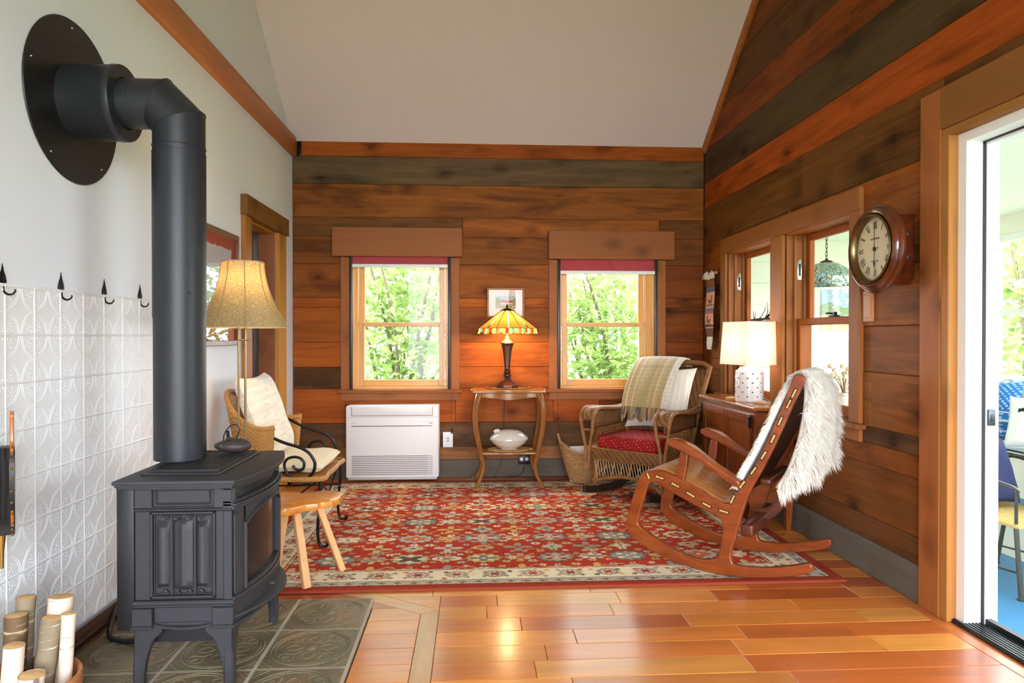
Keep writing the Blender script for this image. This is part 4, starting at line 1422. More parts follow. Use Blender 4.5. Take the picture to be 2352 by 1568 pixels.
BW = bark_mat('white_birch_bark', (228, 212, 198), (214, 188, 166), (120, 96, 82), .75)
BD = bark_mat('brown_birch_bark', (120, 92, 62), (92, 70, 46), (196, 178, 140), .95)
BG = bark_mat('grey_birch_bark', (150, 136, 112), (122, 104, 78), (206, 196, 178), .95)
CUT = wood('cut_birch_end', (206, 160, 104), (222, 182, 130), (30, 30, 30), .7)
logs = [  # base x,y ; top x,y,z ; r ; bark ; label
    (.030, .085, .045, .115, .375, .034, BW, 'tall white birch log with the highest cut end in the tub'),
    (.020, .035, .055, .055, .335, .028, BG, 'grey-brown birch log leaning in front of the tall white one'),
    (.085, .045, .098, .060, .345, .019, BW, 'thin pale birch stick at the right side of the tub'),
    (-.010, -.045, .012, -.045, .300, .026, BW, 'white birch log with a dark knot at the tub centre'),
    (-.045, .030, -.040, .045, .350, .029, BD, 'brown striped birch log behind the white knotty one'),
    (-.060, .085, -.048, .102, .380, .025, BG, 'birch log with a pinkish torn end, second tallest'),
    (.055, -.055, .068, -.060, .225, .031, BW, 'short white birch log at the front of the tub'),
    (-.085, -.035, -.115, -.045, .360, .036, BW, 'thick white birch log leaning over the left tub rim'),
]
for bx_, by_, tx, ty, tz, r, bk, lab in logs:
    t = thing('birch_log', lab, 'log', (-1.275 + bx_, 2.0 + by_, .0265), group='birch logs in the tub')
    p1 = Vector((tx - bx_, ty - by_, tz - .026))
    Mt = frame_from((0, 0, 0), p1).to_4x4()
    rg = random.Random(lab)
    L_ = p1.length
    prof = [(r * (1 + rg.uniform(-.05, .05)), L_ * i / 8) for i in range(9)]
    MB().lathe(prof, 20, Mt, cap=False).build('bark', bk, t)
    MB().lathe([(r * .985, -.0005 + L_), (r * .7, L_ + .0012), (0, L_ + .0015)], 20, Mt).build('cut_end', CUT, t)
    MB().lathe([(0, 0), (r * .98, .0005)], 20, Mt).build('cut_end', CUT, t)

# ================================================================= bellows on the wall
bl = thing('fire_bellows', 'fireplace bellows of wood and studded black leather hanging at the left edge', 'bellows', (XL + .036, 2.075, .47), R(32))
prof = crv([(.010, .10), (.022, .135), (.048, .20), (.058, .27), (.050, .325), (.030, .36), (.016, .375), (.015, .43), (.018, .45), (.010, .462)], 4)
half = [(p.x, p.y) for p in prof]
poly = half + [(-x, y) for x, y in reversed(half)]
MY = Matrix(((0, 0, 1, 0), (1, 0, 0, 0), (0, 1, 0, 0), (0, 0, 0, 1)))
bwd = wood('bellows_wood', (150, 84, 40), (184, 112, 60), (20, 20, 3), .3, coat=.4)
MB().prism(poly, .010, MY, .002, 1).build('back_board', bwd, bl)
MB().prism(poly, .010, Matrix.Translation((.052, 0, 0)) @ MY, .002, 1).build('front_board', bwd, bl)
lp_ = crv([(.012, .098), (.020, .135), (.046, .20), (.056, .27), (.048, .325), (.028, .358)], 4)
lo = [(p.x, p.y) for p in lp_]
vs, fs = [], []
prf = [(-.001, 1.06), (.011, 1.06), (.017, .94), (.024, 1.02), (.031, .92), (.038, 1.02), (.045, .94), (.051, 1.06), (.0632, 1.06)]
outl = lo + [(-x, y) for x, y in reversed(lo)]
for xx, kk in prf:
    for (y_, z_) in outl: vs.append((xx, y_ * kk, z_))
n_ = len(outl)
for i in range(len(prf) - 1):
    for j in range(n_): fs.append((i * n_ + j, i * n_ + (j + 1) % n_, (i + 1) * n_ + (j + 1) % n_, (i + 1) * n_ + j))
lea = MB().add(vs, fs).build('leather', plain('black_leather', (24, 22, 22), .45, bmp=.3, bscale=90), bl, fix=True)
mb = MB()
for i in range(0, len(lo), 2):
    for xx in (.005, .057):
        for sg in (-1, 1): mb.ball((xx, sg * lo[i][0] * 1.07, lo[i][1]), .0042, .0042, .0042, 7, 5)
mb.build('studs', M['brass'], lea, kind='stuff')
MB().lathe([(.011, .105), (.010, .09), (.006, .05), (.005, 0), (.004, 0)], 14, Matrix.Translation((.031, 0, 0))).build('nozzle', M['brass'], bl)
MB().tube(crv([(.008, .01, .445), (.002, .012, .50), (-.006, 0, .53), (.002, -.012, .50), (.008, -.01, .445)], 5), .0016, 5).build('hanging_loop', M['black'], bl)

# ================================================================= framed picture on the left wall
pic = thing('framed_print', 'large framed print with a red mat hanging behind the floor lamp', 'picture', (XL, 3.845, 1.432))
PW, PH = .425, .332
fw = wood('dark_frame_wood', (104, 68, 36), (132, 90, 52), (3, 20, 20), .4)
for (y0, y1, z0, z1) in ((-PW, PW, PH - .03, PH), (-PW, PW, -PH, -PH + .03), (-PW, -PW + .03, -PH + .03, PH - .03), (PW - .03, PW, -PH + .03, PH - .03)):
    MB().rbox(.001, .026, y0, y1, z0, z1, .003, 1).build('frame_rail', fw, pic)
MB().bx(.004, .008, -PW + .02, PW - .02, -PH + .02, PH - .02).build('mat_board', plain('brick_red_mat', (168, 62, 46), .9, var=.08), pic, smooth=0)
rg = random.Random(4)
edge = []
for i in range(60):
    edge.append((-.30 + .60 * i / 59, -.235 + rg.uniform(-.006, .006)))
for i in range(40): edge.append((.30 + rg.uniform(-.006, .006), -.235 + .47 * i / 39))
for i in range(60): edge.append((.30 - .60 * i / 59, .235 + rg.uniform(-.006, .006)))
for i in range(40): edge.append((-.30 + rg.uniform(-.006, .006), .235 - .47 * i / 39))
MB().prism(edge, .002, Matrix.Translation((.0085, 0.03, 0)) @ MY).build('deckle_paper', plain('grey_paper', (196, 196, 200), .9, var=.06, vscale=5), pic, smooth=0)
MB().bx(.014, .016, -PW + .025, PW - .025, -PH + .025, PH - .025).build('glass', M['glass'], pic, smooth=0)

# ================================================================= floor lamp
fl_ = thing('floor_lamp', 'floor lamp with bell-shaped crackled parchment shade on three slim poles', 'lamp', (-1.150, 3.50, 0))
SHB, SHT = 1.198, 1.525
def bell(v):
    """radius from bottom (0) to top (1)"""
    return .100 + .108 * (1 - v) ** 1.9 + .006 * (1 - v)
m = shade_mat('crackled_parchment', (160, 140, 100), .13, col2=(190, 166, 122), cell=70.0)
ns_ = 8
mb = MB()
def shade_pt(u, v):
    a = 2 * PI * u
    kk = (a + PI / ns_) % (2 * PI / ns_) - PI / ns_
    rr = bell(v) * (math.cos(PI / ns_) / math.cos(kk)) ** .45
    return (rr * math.cos(a), rr * math.sin(a), SHB + (SHT - SHB) * v)
mb.grid(shade_pt, 64, 18, cu=True)
sh = mb.build('lamp_shade', m, fl_)
for k in range(ns_):
    a = (k + .5) * 2 * PI / ns_
    MB().tube([(math.cos(a) * (bell(v / 10) * 1.012 + .001), math.sin(a) * (bell(v / 10) * 1.012 + .001), SHB + (SHT - SHB) * v / 10) for v in range(11)], .0022, 5).build('seam', plain('shade_binding', (176, 150, 104), .8), sh)
for v, z in ((0, SHB), (1, SHT)):
    MB().tube([shade_pt(i / 64, v) for i in range(64)], .003, 6, closed=True).build('rim_wire', plain('rim_binding', (196, 172, 130), .8), sh)
polem = plain('warm_metal_pole', (150, 128, 98), .3, metal=.9, var=.05)
for k in range(3):
    a = R(80 + 120 * k)
    MB().tube([(.021 * math.cos(a), .021 * math.sin(a), .03), (.021 * math.cos(a), .021 * math.sin(a), 1.26)], .0058, 10).build('pole', polem, fl_)
MB().lathe([(.150, 0), (.152, .006), (.14, .016), (.05, .026), (.03, .034), (0, .034)], 40).build('base', polem, fl_)
for zz in (.45, 1.135): MB().lathe([(.028, zz - .003), (.03, zz), (.028, zz + .003)], 24).build('collar', polem, fl_)
MB().lathe([(.012, 1.26), (.02, 1.27), (.02, 1.32), (.014, 1.33)], 16).build('socket', M['brass'], fl_)
bulb = emit_mat('warm_bulb', (255, 214, 150), 6)
for sg in (-1, 1):
    MB().ball((.03 * sg, .03 * sg, 1.375), .026, .026, .036, 12, 8).build('bulb', bulb, fl_)
for sg in (-1, 1): MB().tube([(.09 * sg, 0, SHT - .012), (0, 0, SHT - .03), (0, 0, 1.33)], .002, 5).build('shade_spider', polem, fl_)
for sg in (-1, 1): MB().lathe([(.003, 0), (.008, .006), (.004, .014), (.007, .02), (0, .03)], 10, Matrix.Translation((.0 + sg * .022, .0, SHT - .01))).build('finial', M['brass'], fl_)
lamp_light('floor_lamp_bulb', (0, 0, 1.42), 2.6, (1.0, .70, .36), fl_, .04)

# ================================================================= iron and rattan armchair
ic = thing('iron_armchair', 'black iron scroll-arm chair with rattan back and cream cushions by the side door', 'chair', (-1.07, 4.02, .012))
M['rattan'] = wicker_mat('golden_rattan', (140, 88, 36), (224, 166, 90), 330)
M['cream'] = plain('cream_cotton', (230, 214, 180), .9, var=.06, vscale=6, bmp=.2, bscale=200, sheen=.2)
ox, oz = -1.07, .012
armp = [(-1.169, .666), (-1.129, .639), (-1.082, .612), (-1.035, .589), (-.999, .575), (-.958, .563), (-.923, .55), (-.89, .531), (-.867, .505), (-.851, .472), (-.852, .439), (-.864, .412), (-.885, .391)]
spip = [(-.97, .389), (-.991, .407), (-1.006, .431), (-1.012, .461), (-1.006, .482), (-.988, .497), (-.958, .503), (-.929, .496), (-.911, .478), (-.907, .457), (-.914, .439), (-.932, .43), (-.95, .435), (-.961, .446), (-.967, .458)]
for sg in (-1, 1):
    yy = sg * .28
    MB().tube(crv([(x - ox, yy * (1 if x > -1.1 else 1), z - oz) for x, z in armp], 3), .0085, 8).build('arm', M['blackiron'], ic)
    MB().tube(crv([(x - ox, yy, z - oz) for x, z in spip], 4), .0075, 8).build('arm_scroll', M['blackiron'], ic)
    # front leg with curled foot, back leg
    fp = [(.245, .372), (.250, .28), (.242, .20), (.234, .10), (.240, .03), (.256, .006), (.28, .006), (.287, .022), (.277, .032)]
    MB().tube(crv([(x, yy, z) for x, z in fp], 4), .0085, 8).build('leg', M['blackiron'], ic)
    MB().tube(crv([(-.255, yy * .86, .63), (-.235, yy * .88, .42), (-.225, yy * .9, .2), (-.25, yy * .9, .0)], 5), .0085, 8).build('leg', M['blackiron'], ic)
    MB().tube([(.243, yy, .22), (-.226, yy * .9, .22)], .005, 6).build('stretcher', M['blackiron'], ic)
    MB().tube([(-.20, yy * .9, .365), (.04, yy, .22), (.24, yy, .365)], .0045, 6).build('brace', M['blackiron'], ic)
MB().tube([(.243, -.28, .22), (.243, .28, .22)], .005, 6).build('stretcher', M['blackiron'], ic)
MB().tube([(.243, -.28, .365), (.235, 0, .23), (.243, .28, .365)], .0045, 6).build('brace', M['blackiron'], ic)
# seat: rattan wrapped rim and woven deck
rim = [(.25, -.29), (.262, -.15), (.268, 0), (.262, .15), (.25, .29), (.0, .292), (-.22, .26), (-.24, 0), (-.22, -.26), (.0, -.292)]
MB().tube([(p.x, p.y, .372) for p in crv([(x, y) for x, y in rim], 5, True)], .014, 8, closed=True).build('seat_rim', M['rattan'], ic)
MB().prism([(p.x, p.y) for p in crv([(x * .98, y * .98) for x, y in rim], 3, True)], .008, Matrix.Translation((0, 0, .366))).build('woven_seat', M['rattan'], ic)
# barrel back of rattan
mb = MB()
def backpt(u, v):
    a = R(-102 + 204 * u)                     # 0 at the back centre
    top = .826 - .185 * abs(math.sin(a)) ** 2.2
    rx, ry = .20 + .075 * v, .262 + .025 * v
    return (-.05 - rx * math.cos(a), ry * math.sin(a), .40 + (top - .40) * v)
mb.grid(backpt, 40, 10)
bk = mb.build('rattan_back', M['rattan'], ic)
bk.modifiers.new('thick', 'SOLIDIFY').thickness = .012
MB().tube([backpt(i / 40, 1.0) for i in range(41)], .0145, 8).build('back_rim', M['rattan'], ic)


def pillow(w, h, t, n=22, corner=.0, wr=.004, seed=1):
    """stuffed square pillow centred on the origin, in local XZ, thickness along Y"""
    rg = random.Random(seed)
    ph = [rg.uniform(0, 6) for _ in range(6)]
    mb = MB()
    def f(u, v, s):
        x, z = 2 * u - 1, 2 * v - 1
        e = max(0, (1 - x ** 4) * (1 - z ** 4)) ** .5
        pinch = 1 - .09 * (1 - x * x) * (z * z) - .0
        pz = 1 - .09 * (1 - z * z) * (x * x)
        wob = wr * (math.sin(5 * x + 3 * z + ph[0]) + math.sin(9 * z - 4 * x + ph[1]) * .6 + math.sin(13 * x + ph[2]) * .4)
        return (w / 2 * x * pz, s * (t / 2 * e + wob * e), h / 2 * z * pinch)
    mb.grid(lambda u, v: f(u, v, -1), n, n)
    k = len(mb.f)
    mb.grid(lambda u, v: f(u, v, 1), n, n)
    mb.f = mb.f[:k] + [q[::-1] for q in mb.f[k:]]
    return mb


def crush_mat(name, c1, c2, sc):
    m, nt, bs = nmat(name)
    w = noise(nt, coords(nt, sc), 1.0, 5, .6, 1.2)
    r = ramp(nt, [(.35, srgb(*c1)), (.65, srgb(*c2))])
    nt.links.new(w, r.inputs[0]); nt.links.new(r.outputs[0], bs.inputs['Base Color'])
    bs.inputs['Roughness'].default_value = .75; bs.inputs['Sheen Weight'].default_value = .3
    bump(nt, bs, w, .7, .006)
    return m


sc_ = MB()
def seatc(u, v, s):
    x, y = 2 * u - 1, 2 * v - 1
    e = max(0, (1 - x ** 6) * (1 - y ** 6)) ** .35
    return (.02 + .235 * x, .265 * y * (1 - .05 * (1 - x)), .425 + s * (.036 * e + .004 * math.sin(7 * x + 4 * y) * e) + .006 * (1 - x))
sc_.grid(lambda u, v: seatc(u, v, 1), 24, 24); k_ = len(sc_.f)
sc_.grid(lambda u, v: seatc(u, v, -1), 24, 24); sc_.f = sc_.f[:k_] + [q[::-1] for q in sc_.f[k_:]]
o = sc_.build('seat_cushion', M['cream'], None, (-1.07, 4.02, .012)); tag(o, 'cream seat cushion on the iron scroll-arm chair', 'cushion')
o = pillow(.50, .50, .15, 24, seed=3).build('throw_pillow', crush_mat('crushed_cream_velvet', (222, 212, 190), (250, 244, 228), (5, 5, 28)), None, (-1.195, 4.0, .70), (0, 0, 0))
o.rotation_euler = Euler((0, R(-20), R(90)), 'XYZ')
o.matrix_world = Matrix.Translation((-1.185, 4.0, .70)) @ Matrix.Rotation(R(-20), 4, 'Y') @ Matrix.Rotation(R(90), 4, 'Z')
tag(o, 'large crinkled cream pillow leaning on the rattan chair back', 'pillow')

# ================================================================= live-edge stool
stl = thing('live_edge_stool', 'rustic stool with live-edge burl seat and splayed square legs beside the stove', 'stool', (-.80, 3.27, .012))
burl = wood('burl_wood', (188, 104, 30), (232, 158, 62), (5, 9, 9), .35, coat=.3, dist=2.0)
rg = random.Random(9)
op = []
for i in range(40):
    a = 2 * PI * i / 40
    r_ = (.150 * abs(math.cos(a)) ** 1.2 + .125 * abs(math.sin(a)) ** 1.2) * (1 + rg.uniform(-.06, .06)) + .03 * math.sin(3 * a + 1)
    op.append((r_ * math.cos(a) * 1.0, r_ * math.sin(a)))
mb = MB().prism(op, .034, Matrix.Translation((0, 0, .345)) @ Matrix.Rotation(R(12), 4, 'Z'), .006, 2)
mb.v = [(x, y, z + .006 * math.sin(17 * x + 5 * y) * (1 if z < .36 else .3)) for x, y, z in mb.v]
mb.build('seat', burl, stl)
ash = wood('pale_ash', (214, 158, 104), (230, 178, 124), (20, 20, 2), .5)
for (tx, ty, bx_, by_) in ((-.02, -.055, .050, -.135), (.06, .03, .165, .100), (-.09, .05, -.165, .14), (-.09, -.04, -.155, -.12)):
    MB().bar((bx_, by_, 0), (tx, ty, .35), .034, .028, .002).build('leg', ash, stl)
# ================================================================= rug
RX0, RX1, RY0, RY1 = -1.17, 1.752, 3.10, 5.41
RW, RD = RX1 - RX0, RY1 - RY0
cell = .0045
nx_, ny_ = int(RW / cell), int(RD / cell)
uu, vv = np.meshgrid(np.linspace(0, RW, nx_), np.linspace(0, RD, ny_), indexing='ij')
rgn = np.random.default_rng(11)
def lin(c): return np.array(srgb(*c), np.float32)
RED, DRED = lin((172, 56, 34)), lin((150, 44, 34))
CREAM, TAN, GREY, BLUE = lin((222, 206, 176)), lin((196, 168, 122)), lin((156, 146, 128)), lin((130, 126, 114))
DARK, OCH, RUST, LBL = lin((92, 84, 78)), lin((206, 160, 92)), lin((196, 100, 58)), lin((186, 178, 160))
img = np.empty((nx_, ny_, 3), np.float32); img[:] = RED
edge = np.minimum(np.minimum(uu, RW - uu), np.minimum(vv, RD - vv))


def blob(cx, cy, rx, ry, col, petals=0, amp=0.0, ph=0.0, arr=None):
    """paint a (petalled) rosette into the weave"""
    i0, i1 = max(0, int((cx - rx * 1.5) / RW * nx_)), min(nx_, int((cx + rx * 1.5) / RW * nx_) + 2)
    j0, j1 = max(0, int((cy - ry * 1.5) / RD * ny_)), min(ny_, int((cy + ry * 1.5) / RD * ny_) + 2)
    if i0 >= i1 or j0 >= j1: return
    x, y = (uu[i0:i1, j0:j1] - cx) / rx, (vv[i0:i1, j0:j1] - cy) / ry
    r = np.hypot(x, y)
    if petals:
        r = r / (1 + amp * np.cos(petals * np.arctan2(y, x) + ph))
    img[i0:i1, j0:j1][r < 1] = col


def stroke(pts, w, col):
    for (x, y) in pts: blob(x, y, w, w, col)


F0 = .245                                      # field starts here
CU, CV = .376, .35
pal = [(BLUE, CREAM, GREY), (CREAM, RUST, BLUE), (GREY, LBL, RUST), (TAN, CREAM, DARK), (OCH, CREAM, BLUE), (RUST, LBL, CREAM), (LBL, GREY, RUST)]
nu_, nv_ = int((RW) / CU) + 2, int(RD / CV) + 2
u0, v0 = (-.695 - RX0) % CU, (3.513 - RY0) % CV
# vines
for j in range(-1, nv_ * 2):
    vy = v0 + j * CV / 2
    xs_ = np.linspace(0, RW, 520)
    stroke(list(zip(xs_, vy + .05 * np.sin(xs_ * 2 * PI / CU * 1.0 + j * 1.7) + .012 * np.sin(xs_ * 60))), .0042, TAN if j % 2 else GREY)
for i in range(-1, nu_):
    for j in range(-1, nv_):
        cx, cy = u0 + i * CU, v0 + j * CV
        k = rgn.integers(0, len(pal))
        a, b, c = pal[k]
        # large medallion
        s = 1 + .08 * rgn.standard_normal()
        blob(cx, cy, .098 * s, .078 * s, DARK, 12, .10)
        blob(cx, cy, .092 * s, .072 * s, a, 12, .10)
        blob(cx, cy, .068 * s, .05 * s, RED if k in (1, 2) else b, 8, .18)
        blob(cx, cy, .055 * s, .040 * s, b if k in (1, 2) else c, 4, .38, PI * (k % 2))
        blob(cx, cy, .024, .019, c, 6, .2); blob(cx, cy, .012, .010, RED if k % 2 else CREAM)
        # small flowers half way along the row
        b1 = pal[rgn.integers(0, len(pal))]
        blob(cx + CU / 2, cy, .064, .040, CREAM if (i + j) % 2 else TAN, 8 if (i + j) % 3 else 2, .22)
        blob(cx + CU / 2, cy, .038, .024, b1[0], 6, .2); blob(cx + CU / 2, cy, .016, .012, RUST)
        # secondary ellipse between the rows
        b2 = pal[rgn.integers(0, len(pal))]
        blob(cx, cy + CV / 2, .058, .036, LBL if (i + j) % 2 else TAN, 10, .12)
        blob(cx, cy + CV / 2, .034, .021, b2[0], 5, .2); blob(cx, cy + CV / 2, .013, .010, DARK)
        # cross leaves
        ex, ey = cx + CU / 2, cy + CV / 2
        col = [OCH, LBL, GREY, TAN][rgn.integers(0, 4)]
        blob(ex, ey, .050, .046, col, 4, .62, rgn.random() * .4); blob(ex, ey, .016, .014, RED)
        # satellites
        for (dx_, dy_) in ((.118, .058), (-.118, .058), (.118, -.058), (-.118, -.058), (.0, .118), (.07, .105), (-.07, .105), (.16, .10), (-.16, .10), (.0, -.112), (.09, -.12), (-.09, -.12), (.19, .055), (.19, -.055), (.15, 0), (-.15, 0)):
            q = rgn.standard_normal(2) * .006
            r_ = .011 + .009 * rgn.random()
            blob(cx + dx_ + q[0], cy + dy_ + q[1], r_ * 1.25, r_, [CREAM, TAN, LBL, GREY, OCH][rgn.integers(0, 5)], 6, .2)
            blob(cx + dx_ + q[0], cy + dy_ + q[1], r_ * .5, r_ * .4, [DARK, RUST, BLUE][rgn.integers(0, 3)])
field = img.copy()
# ---- borders
img[edge < F0] = lin((206, 194, 170))
main = (edge >= .105) & (edge < F0)
BC = lin((226, 210, 178))
img[main] = BC
def border_motifs(d, step, big):
    """walk round the rug at distance d from the edge"""
    pts = []
    n1 = int((RW - 2 * d) / step); n2 = int((RD - 2 * d) / step)
    for i in range(n1 + 1):
        x = d + (RW - 2 * d) * i / n1
        pts += [(x, d, 0, i), (x, RD - d, 0, i)]
    for i in range(1, n2):
        y = d + (RD - 2 * d) * i / n2
        pts += [(d, y, 1, i), (RW - d, y, 1, i)]
    return pts
for (x, y, o_, i) in border_motifs(.176, .182, True):
    e_ = (1.0, .8) if o_ == 0 else (.8, 1.0)
    c1 = [BLUE, lin((164, 134, 140)), GREY][i % 3]
    blob(x, y, .058 * e_[0], .058 * e_[1], TAN, 14, .10); blob(x, y, .050 * e_[0], .050 * e_[1], c1, 12, .16)
    blob(x, y, .034 * e_[0], .034 * e_[1], CREAM, 8, .2); blob(x, y, .026 * e_[0], .026 * e_[1], RUST if i % 2 else lin((166, 84, 84)), 6, .15); blob(x, y, .01, .01, DARK)
for (x, y, o_, i) in border_motifs(.176, .0607, True):
    for s in (-1, 1):
        dx_, dy_ = (0, s * .032) if o_ == 0 else (s * .032, 0)
        q = rgn.standard_normal(2) * .006
        if i % 3: blob(x + dx_ + q[0], y + dy_ + q[1], .013, .011, [DARK, OCH, RUST, BLUE, GREY][rgn.integers(0, 5)], 5, .3)
m1 = (edge >= .052) & (edge < .100); img[m1] = lin((170, 163, 146))
for (x, y, o_, i) in border_motifs(.076, .074, False):
    blob(x, y, .017, .011, lin((104, 98, 94)), 4, .3); blob(x, y, .006, .005, RUST)
    if o_ == 0: blob(x + .037, y, .008, .007, TAN)
    else: blob(x, y + .037, .007, .008, TAN)
for d, w, c in ((.100, .004, DARK), (.104, .005, CREAM), (.240, .004, DARK), (.235, .006, CREAM), (.250, .004, CREAM), (.052, .004, DARK), (.056, .004, CREAM)):
    img[(edge >= d) & (edge < d + w)] = c
img[edge < .052] = lin((152, 56, 34))
img[edge >= .254] = field[edge >= .254]
# abrash and pile variation
ab = 1 + .07 * np.sin(vv * 9 + 1.3 * np.sin(uu * 2)) + .05 * rgn.standard_normal(img.shape[:2])
img = np.clip(img * ab[..., None].astype(np.float32), 0, 1)
me = bpy.data.meshes.new('rug')
hz = .012 + .0009 * rgn.standard_normal((nx_, ny_))
hz[0, :] = hz[-1, :] = .002; hz[:, 0] = hz[:, -1] = .002
co = np.stack([RX0 + uu, RY0 + vv, hz], -1).reshape(-1, 3).astype(np.float32)
me.vertices.add(len(co)); me.vertices.foreach_set('co', co.ravel())
ii, jj = np.meshgrid(np.arange(nx_ - 1), np.arange(ny_ - 1), indexing='ij')
q0 = (ii * ny_ + jj).ravel()
quads = np.stack([q0, q0 + ny_, q0 + ny_ + 1, q0 + 1], 1).astype(np.int32)
me.loops.add(quads.size); me.loops.foreach_set('vertex_index', quads.ravel())
me.polygons.add(len(quads))
me.polygons.foreach_set('loop_start', np.arange(0, quads.size, 4, dtype=np.int32))
me.update(calc_edges=True); me.validate()
me.polygons.foreach_set('use_smooth', np.ones(len(quads), bool))
set_cols(me, img.reshape(-1, 3))
me.materials.append(cattr('woven_wool_pile', .95, spec=.1))
rug = thing('rug', 'large red oriental rug with cream floral border on the plank floor', 'rug', (0, 0, 0))
link_mesh('pile', me, rug)
bnd = MB()
for a, b in (((RX0, RY0), (RX1, RY0)), ((RX1, RY0), (RX1, RY1)), ((RX1, RY1), (RX0, RY1)), ((RX0, RY1), (RX0, RY0))):
    bnd.tube([(a[0], a[1], .0055), (b[0], b[1], .0055)], .0055, 8)
bnd.build('bound_edge', plain('dark_red_binding', (142, 54, 34), .9, var=.15, vscale=80), rug, kind='stuff')
RZ = .0125

# ================================================================= floor-standing heat pump
hp = thing('heat_pump', 'white floor-standing heat pump with louvred lower grille under the left window', 'heater', (-.627, YB, .03))
pw = plain('heater_white', (232, 228, 225), .4, var=.01)
HW = .363
MB().rbox(-HW, HW, -.205, -.002, .012, .578, .014, 4).build('cabinet', pw, hp)
MB().rbox(-HW + .016, HW - .016, -.200, -.01, -.004, .02, .004).build('foot_skirt', plain('heater_shadow_grey', (186, 182, 180), .5), hp)
MB().rbox(-.314, .312, -.211, -.19, .503, .566, .004).build('outlet_flap', pw, hp)
gm_ = plain('heater_gap', (120, 112, 108), .6)
MB().bx(-.318, -.3145, -.2062, -.20, .500, .568).bx(.3125, .3155, -.2062, -.20, .500, .568).bx(-.318, .3155, -.2062, -.20, .4985, .5022).build('flap_gap', gm_, hp, smooth=0)
MB().bx(-HW + .003, HW - .003, -.2057, -.20, .4885, .490).build('seam', gm_, hp, smooth=0)
MB().rbox(-.318, .236, -.2075, -.20, .4165, .4235, .001, 1).rbox(.236, .312, -.2070, -.20, .4175, .4225, .001, 1).build('intake_slot', gm_, hp)
for i in range(11):
    z = .0385 + i * .0143
    MB().bx(-.316, .272, -.2062, -.20, z, z + .0055).bx(.272, .314, -.2056, -.20, z, z + .004).build('louvre', gm_, hp, smooth=0)
lg = plain('faint_print', (196, 192, 196), .6)
MB().bx(.286, .312, -.2056, -.20, .436, .448).build('badge', lg, hp, smooth=0)
MB().bx(-.318, -.275, -.2056, -.20, .4405, .4455).build('badge', lg, hp, smooth=0)
MB().ball((.225, -.2115, .542), .008, .001, .0035, 8, 5).ball((.244, -.2115, .542), .006, .001, .0035, 8, 5).build('indicator_lights', emit_mat('white_led', (255, 255, 255), 2), hp, kind='stuff')

# ================================================================= outlet plates, cord
ou = thing('outlet_plate', 'white switch plate on the back wall right of the heat pump', 'outlet', (-.200, YB - .004, .31))
MB().rbox(-.0405, .0405, -.007, .002, -.0625, .0625, .003).build('plate', M['white'], ou)
MB().rbox(-.006, .006, -.016, -.005, -.010, .012, .002).build('toggle', M['white'], ou)
MB().bx(-.009, .009, -.0075, -.005, -.016, .017).build('toggle_slot', gm_, ou, smooth=0)
o2 = thing('wall_outlet', 'black double wall outlet under the oak side table', 'outlet', (.424, YB - .016, .141))
MB().rbox(-.05, .05, -.006, .002, -.038, .038, .003).build('plate', M['black'], o2)
for sx in (-.022, .022):
    MB().lathe([(.0, .0), (.016, .0), (.015, .003), (0, .003)], 16, Matrix.Translation((sx, -.006, .006)) @ Matrix.Rotation(R(90), 4, 'X')).build('socket', M['chrome'], o2)

# ================================================================= oak side table
TXc, TYc = .280, 5.340
tb = thing('side_table', 'oak side table with curved legs and lower shelf between the back windows', 'table', (TXc, TYc, RZ))
oak = wood('golden_oak', (128, 76, 28), (172, 112, 50), (3, 22, 22), .28, coat=.5)
oakz = wood('golden_oak_upright', (118, 68, 24), (164, 104, 46), (22, 22, 3), .28, coat=.5)
def serp(a, rx, ry, k=.05):
    # rounded square with gently scalloped edges
    c, s = math.cos(a), math.sin(a)
    r = 1 / max(abs(c), abs(s)) * (1 - .075 * (abs(math.sin(2 * a)) ** 4)) * (1 + k * math.cos(8 * a) * .55)
    return (rx * r * c, ry * r * s)
TT = .735
topo = [serp(2 * PI * i / 96, .290, .222) for i in range(96)]
MB().prism(topo, .022, Matrix.Translation((0, 0, TT - .024)), .008, 3).build('table_top', oak, tb)
# serpentine apron
for sg, ax in ((-1, 'x'), (1, 'x'), (-1, 'y'), (1, 'y')):
    L_ = .225 if ax == 'x' else .165
    D_ = .175 if ax == 'x' else .235
    ps = [(-L_ + 2 * L_ * i / 20) for i in range(21)]
    mb = MB()
    vs, fs = [], []
    for p in ps:
        w = .012 * math.cos(p / L_ * PI * 1.5)
        d0 = D_ + w
        zb = TT - .066 - .010 * math.cos(p / L_ * PI)
        for dd, zz in ((d0, TT - .024), (d0, zb), (d0 - .016, zb), (d0 - .016, TT - .024)):
            vs.append((p, sg * dd, zz) if ax == 'x' else (sg * dd, p, zz))
    for i in range(20):
        for k in range(4):
            fs.append((4 * i + k, 4 * i + (k + 1) % 4, 4 * i + 4 + (k + 1) % 4, 4 * i + 4 + k))
    fs += [(0, 1, 2, 3), (83, 82, 81, 80)]
    mb.add(vs, fs).build('apron', oak, tb, fix=True)
for sx in (-1, 1):
    for sy in (-1, 1):
        pts = crv([(.225, .165, TT - .026), (.246, .180, TT - .10), (.258, .188, TT - .20), (.246, .18, TT - .34), (.214, .158, TT - .50), (.198, .146, TT - .58), (.212, .155, .08), (.238, .172, .025), (.246, .176, 0)], 5)
        rr = [.025 - .0115 * min(1, i / 32) + (.004 if i > 36 else 0) for i in range(len(pts))]
        MB().tube([(sx * p.x, sy * p.y, p.z) for p in pts], rr, 8).build('leg', oakz, tb)
SH = .255
MB().prism([serp(2 * PI * i / 96, .222, .165, .035) for i in range(96)], .018, Matrix.Translation((0, 0, SH - .018)), .006, 2).build('shelf', oak, tb)
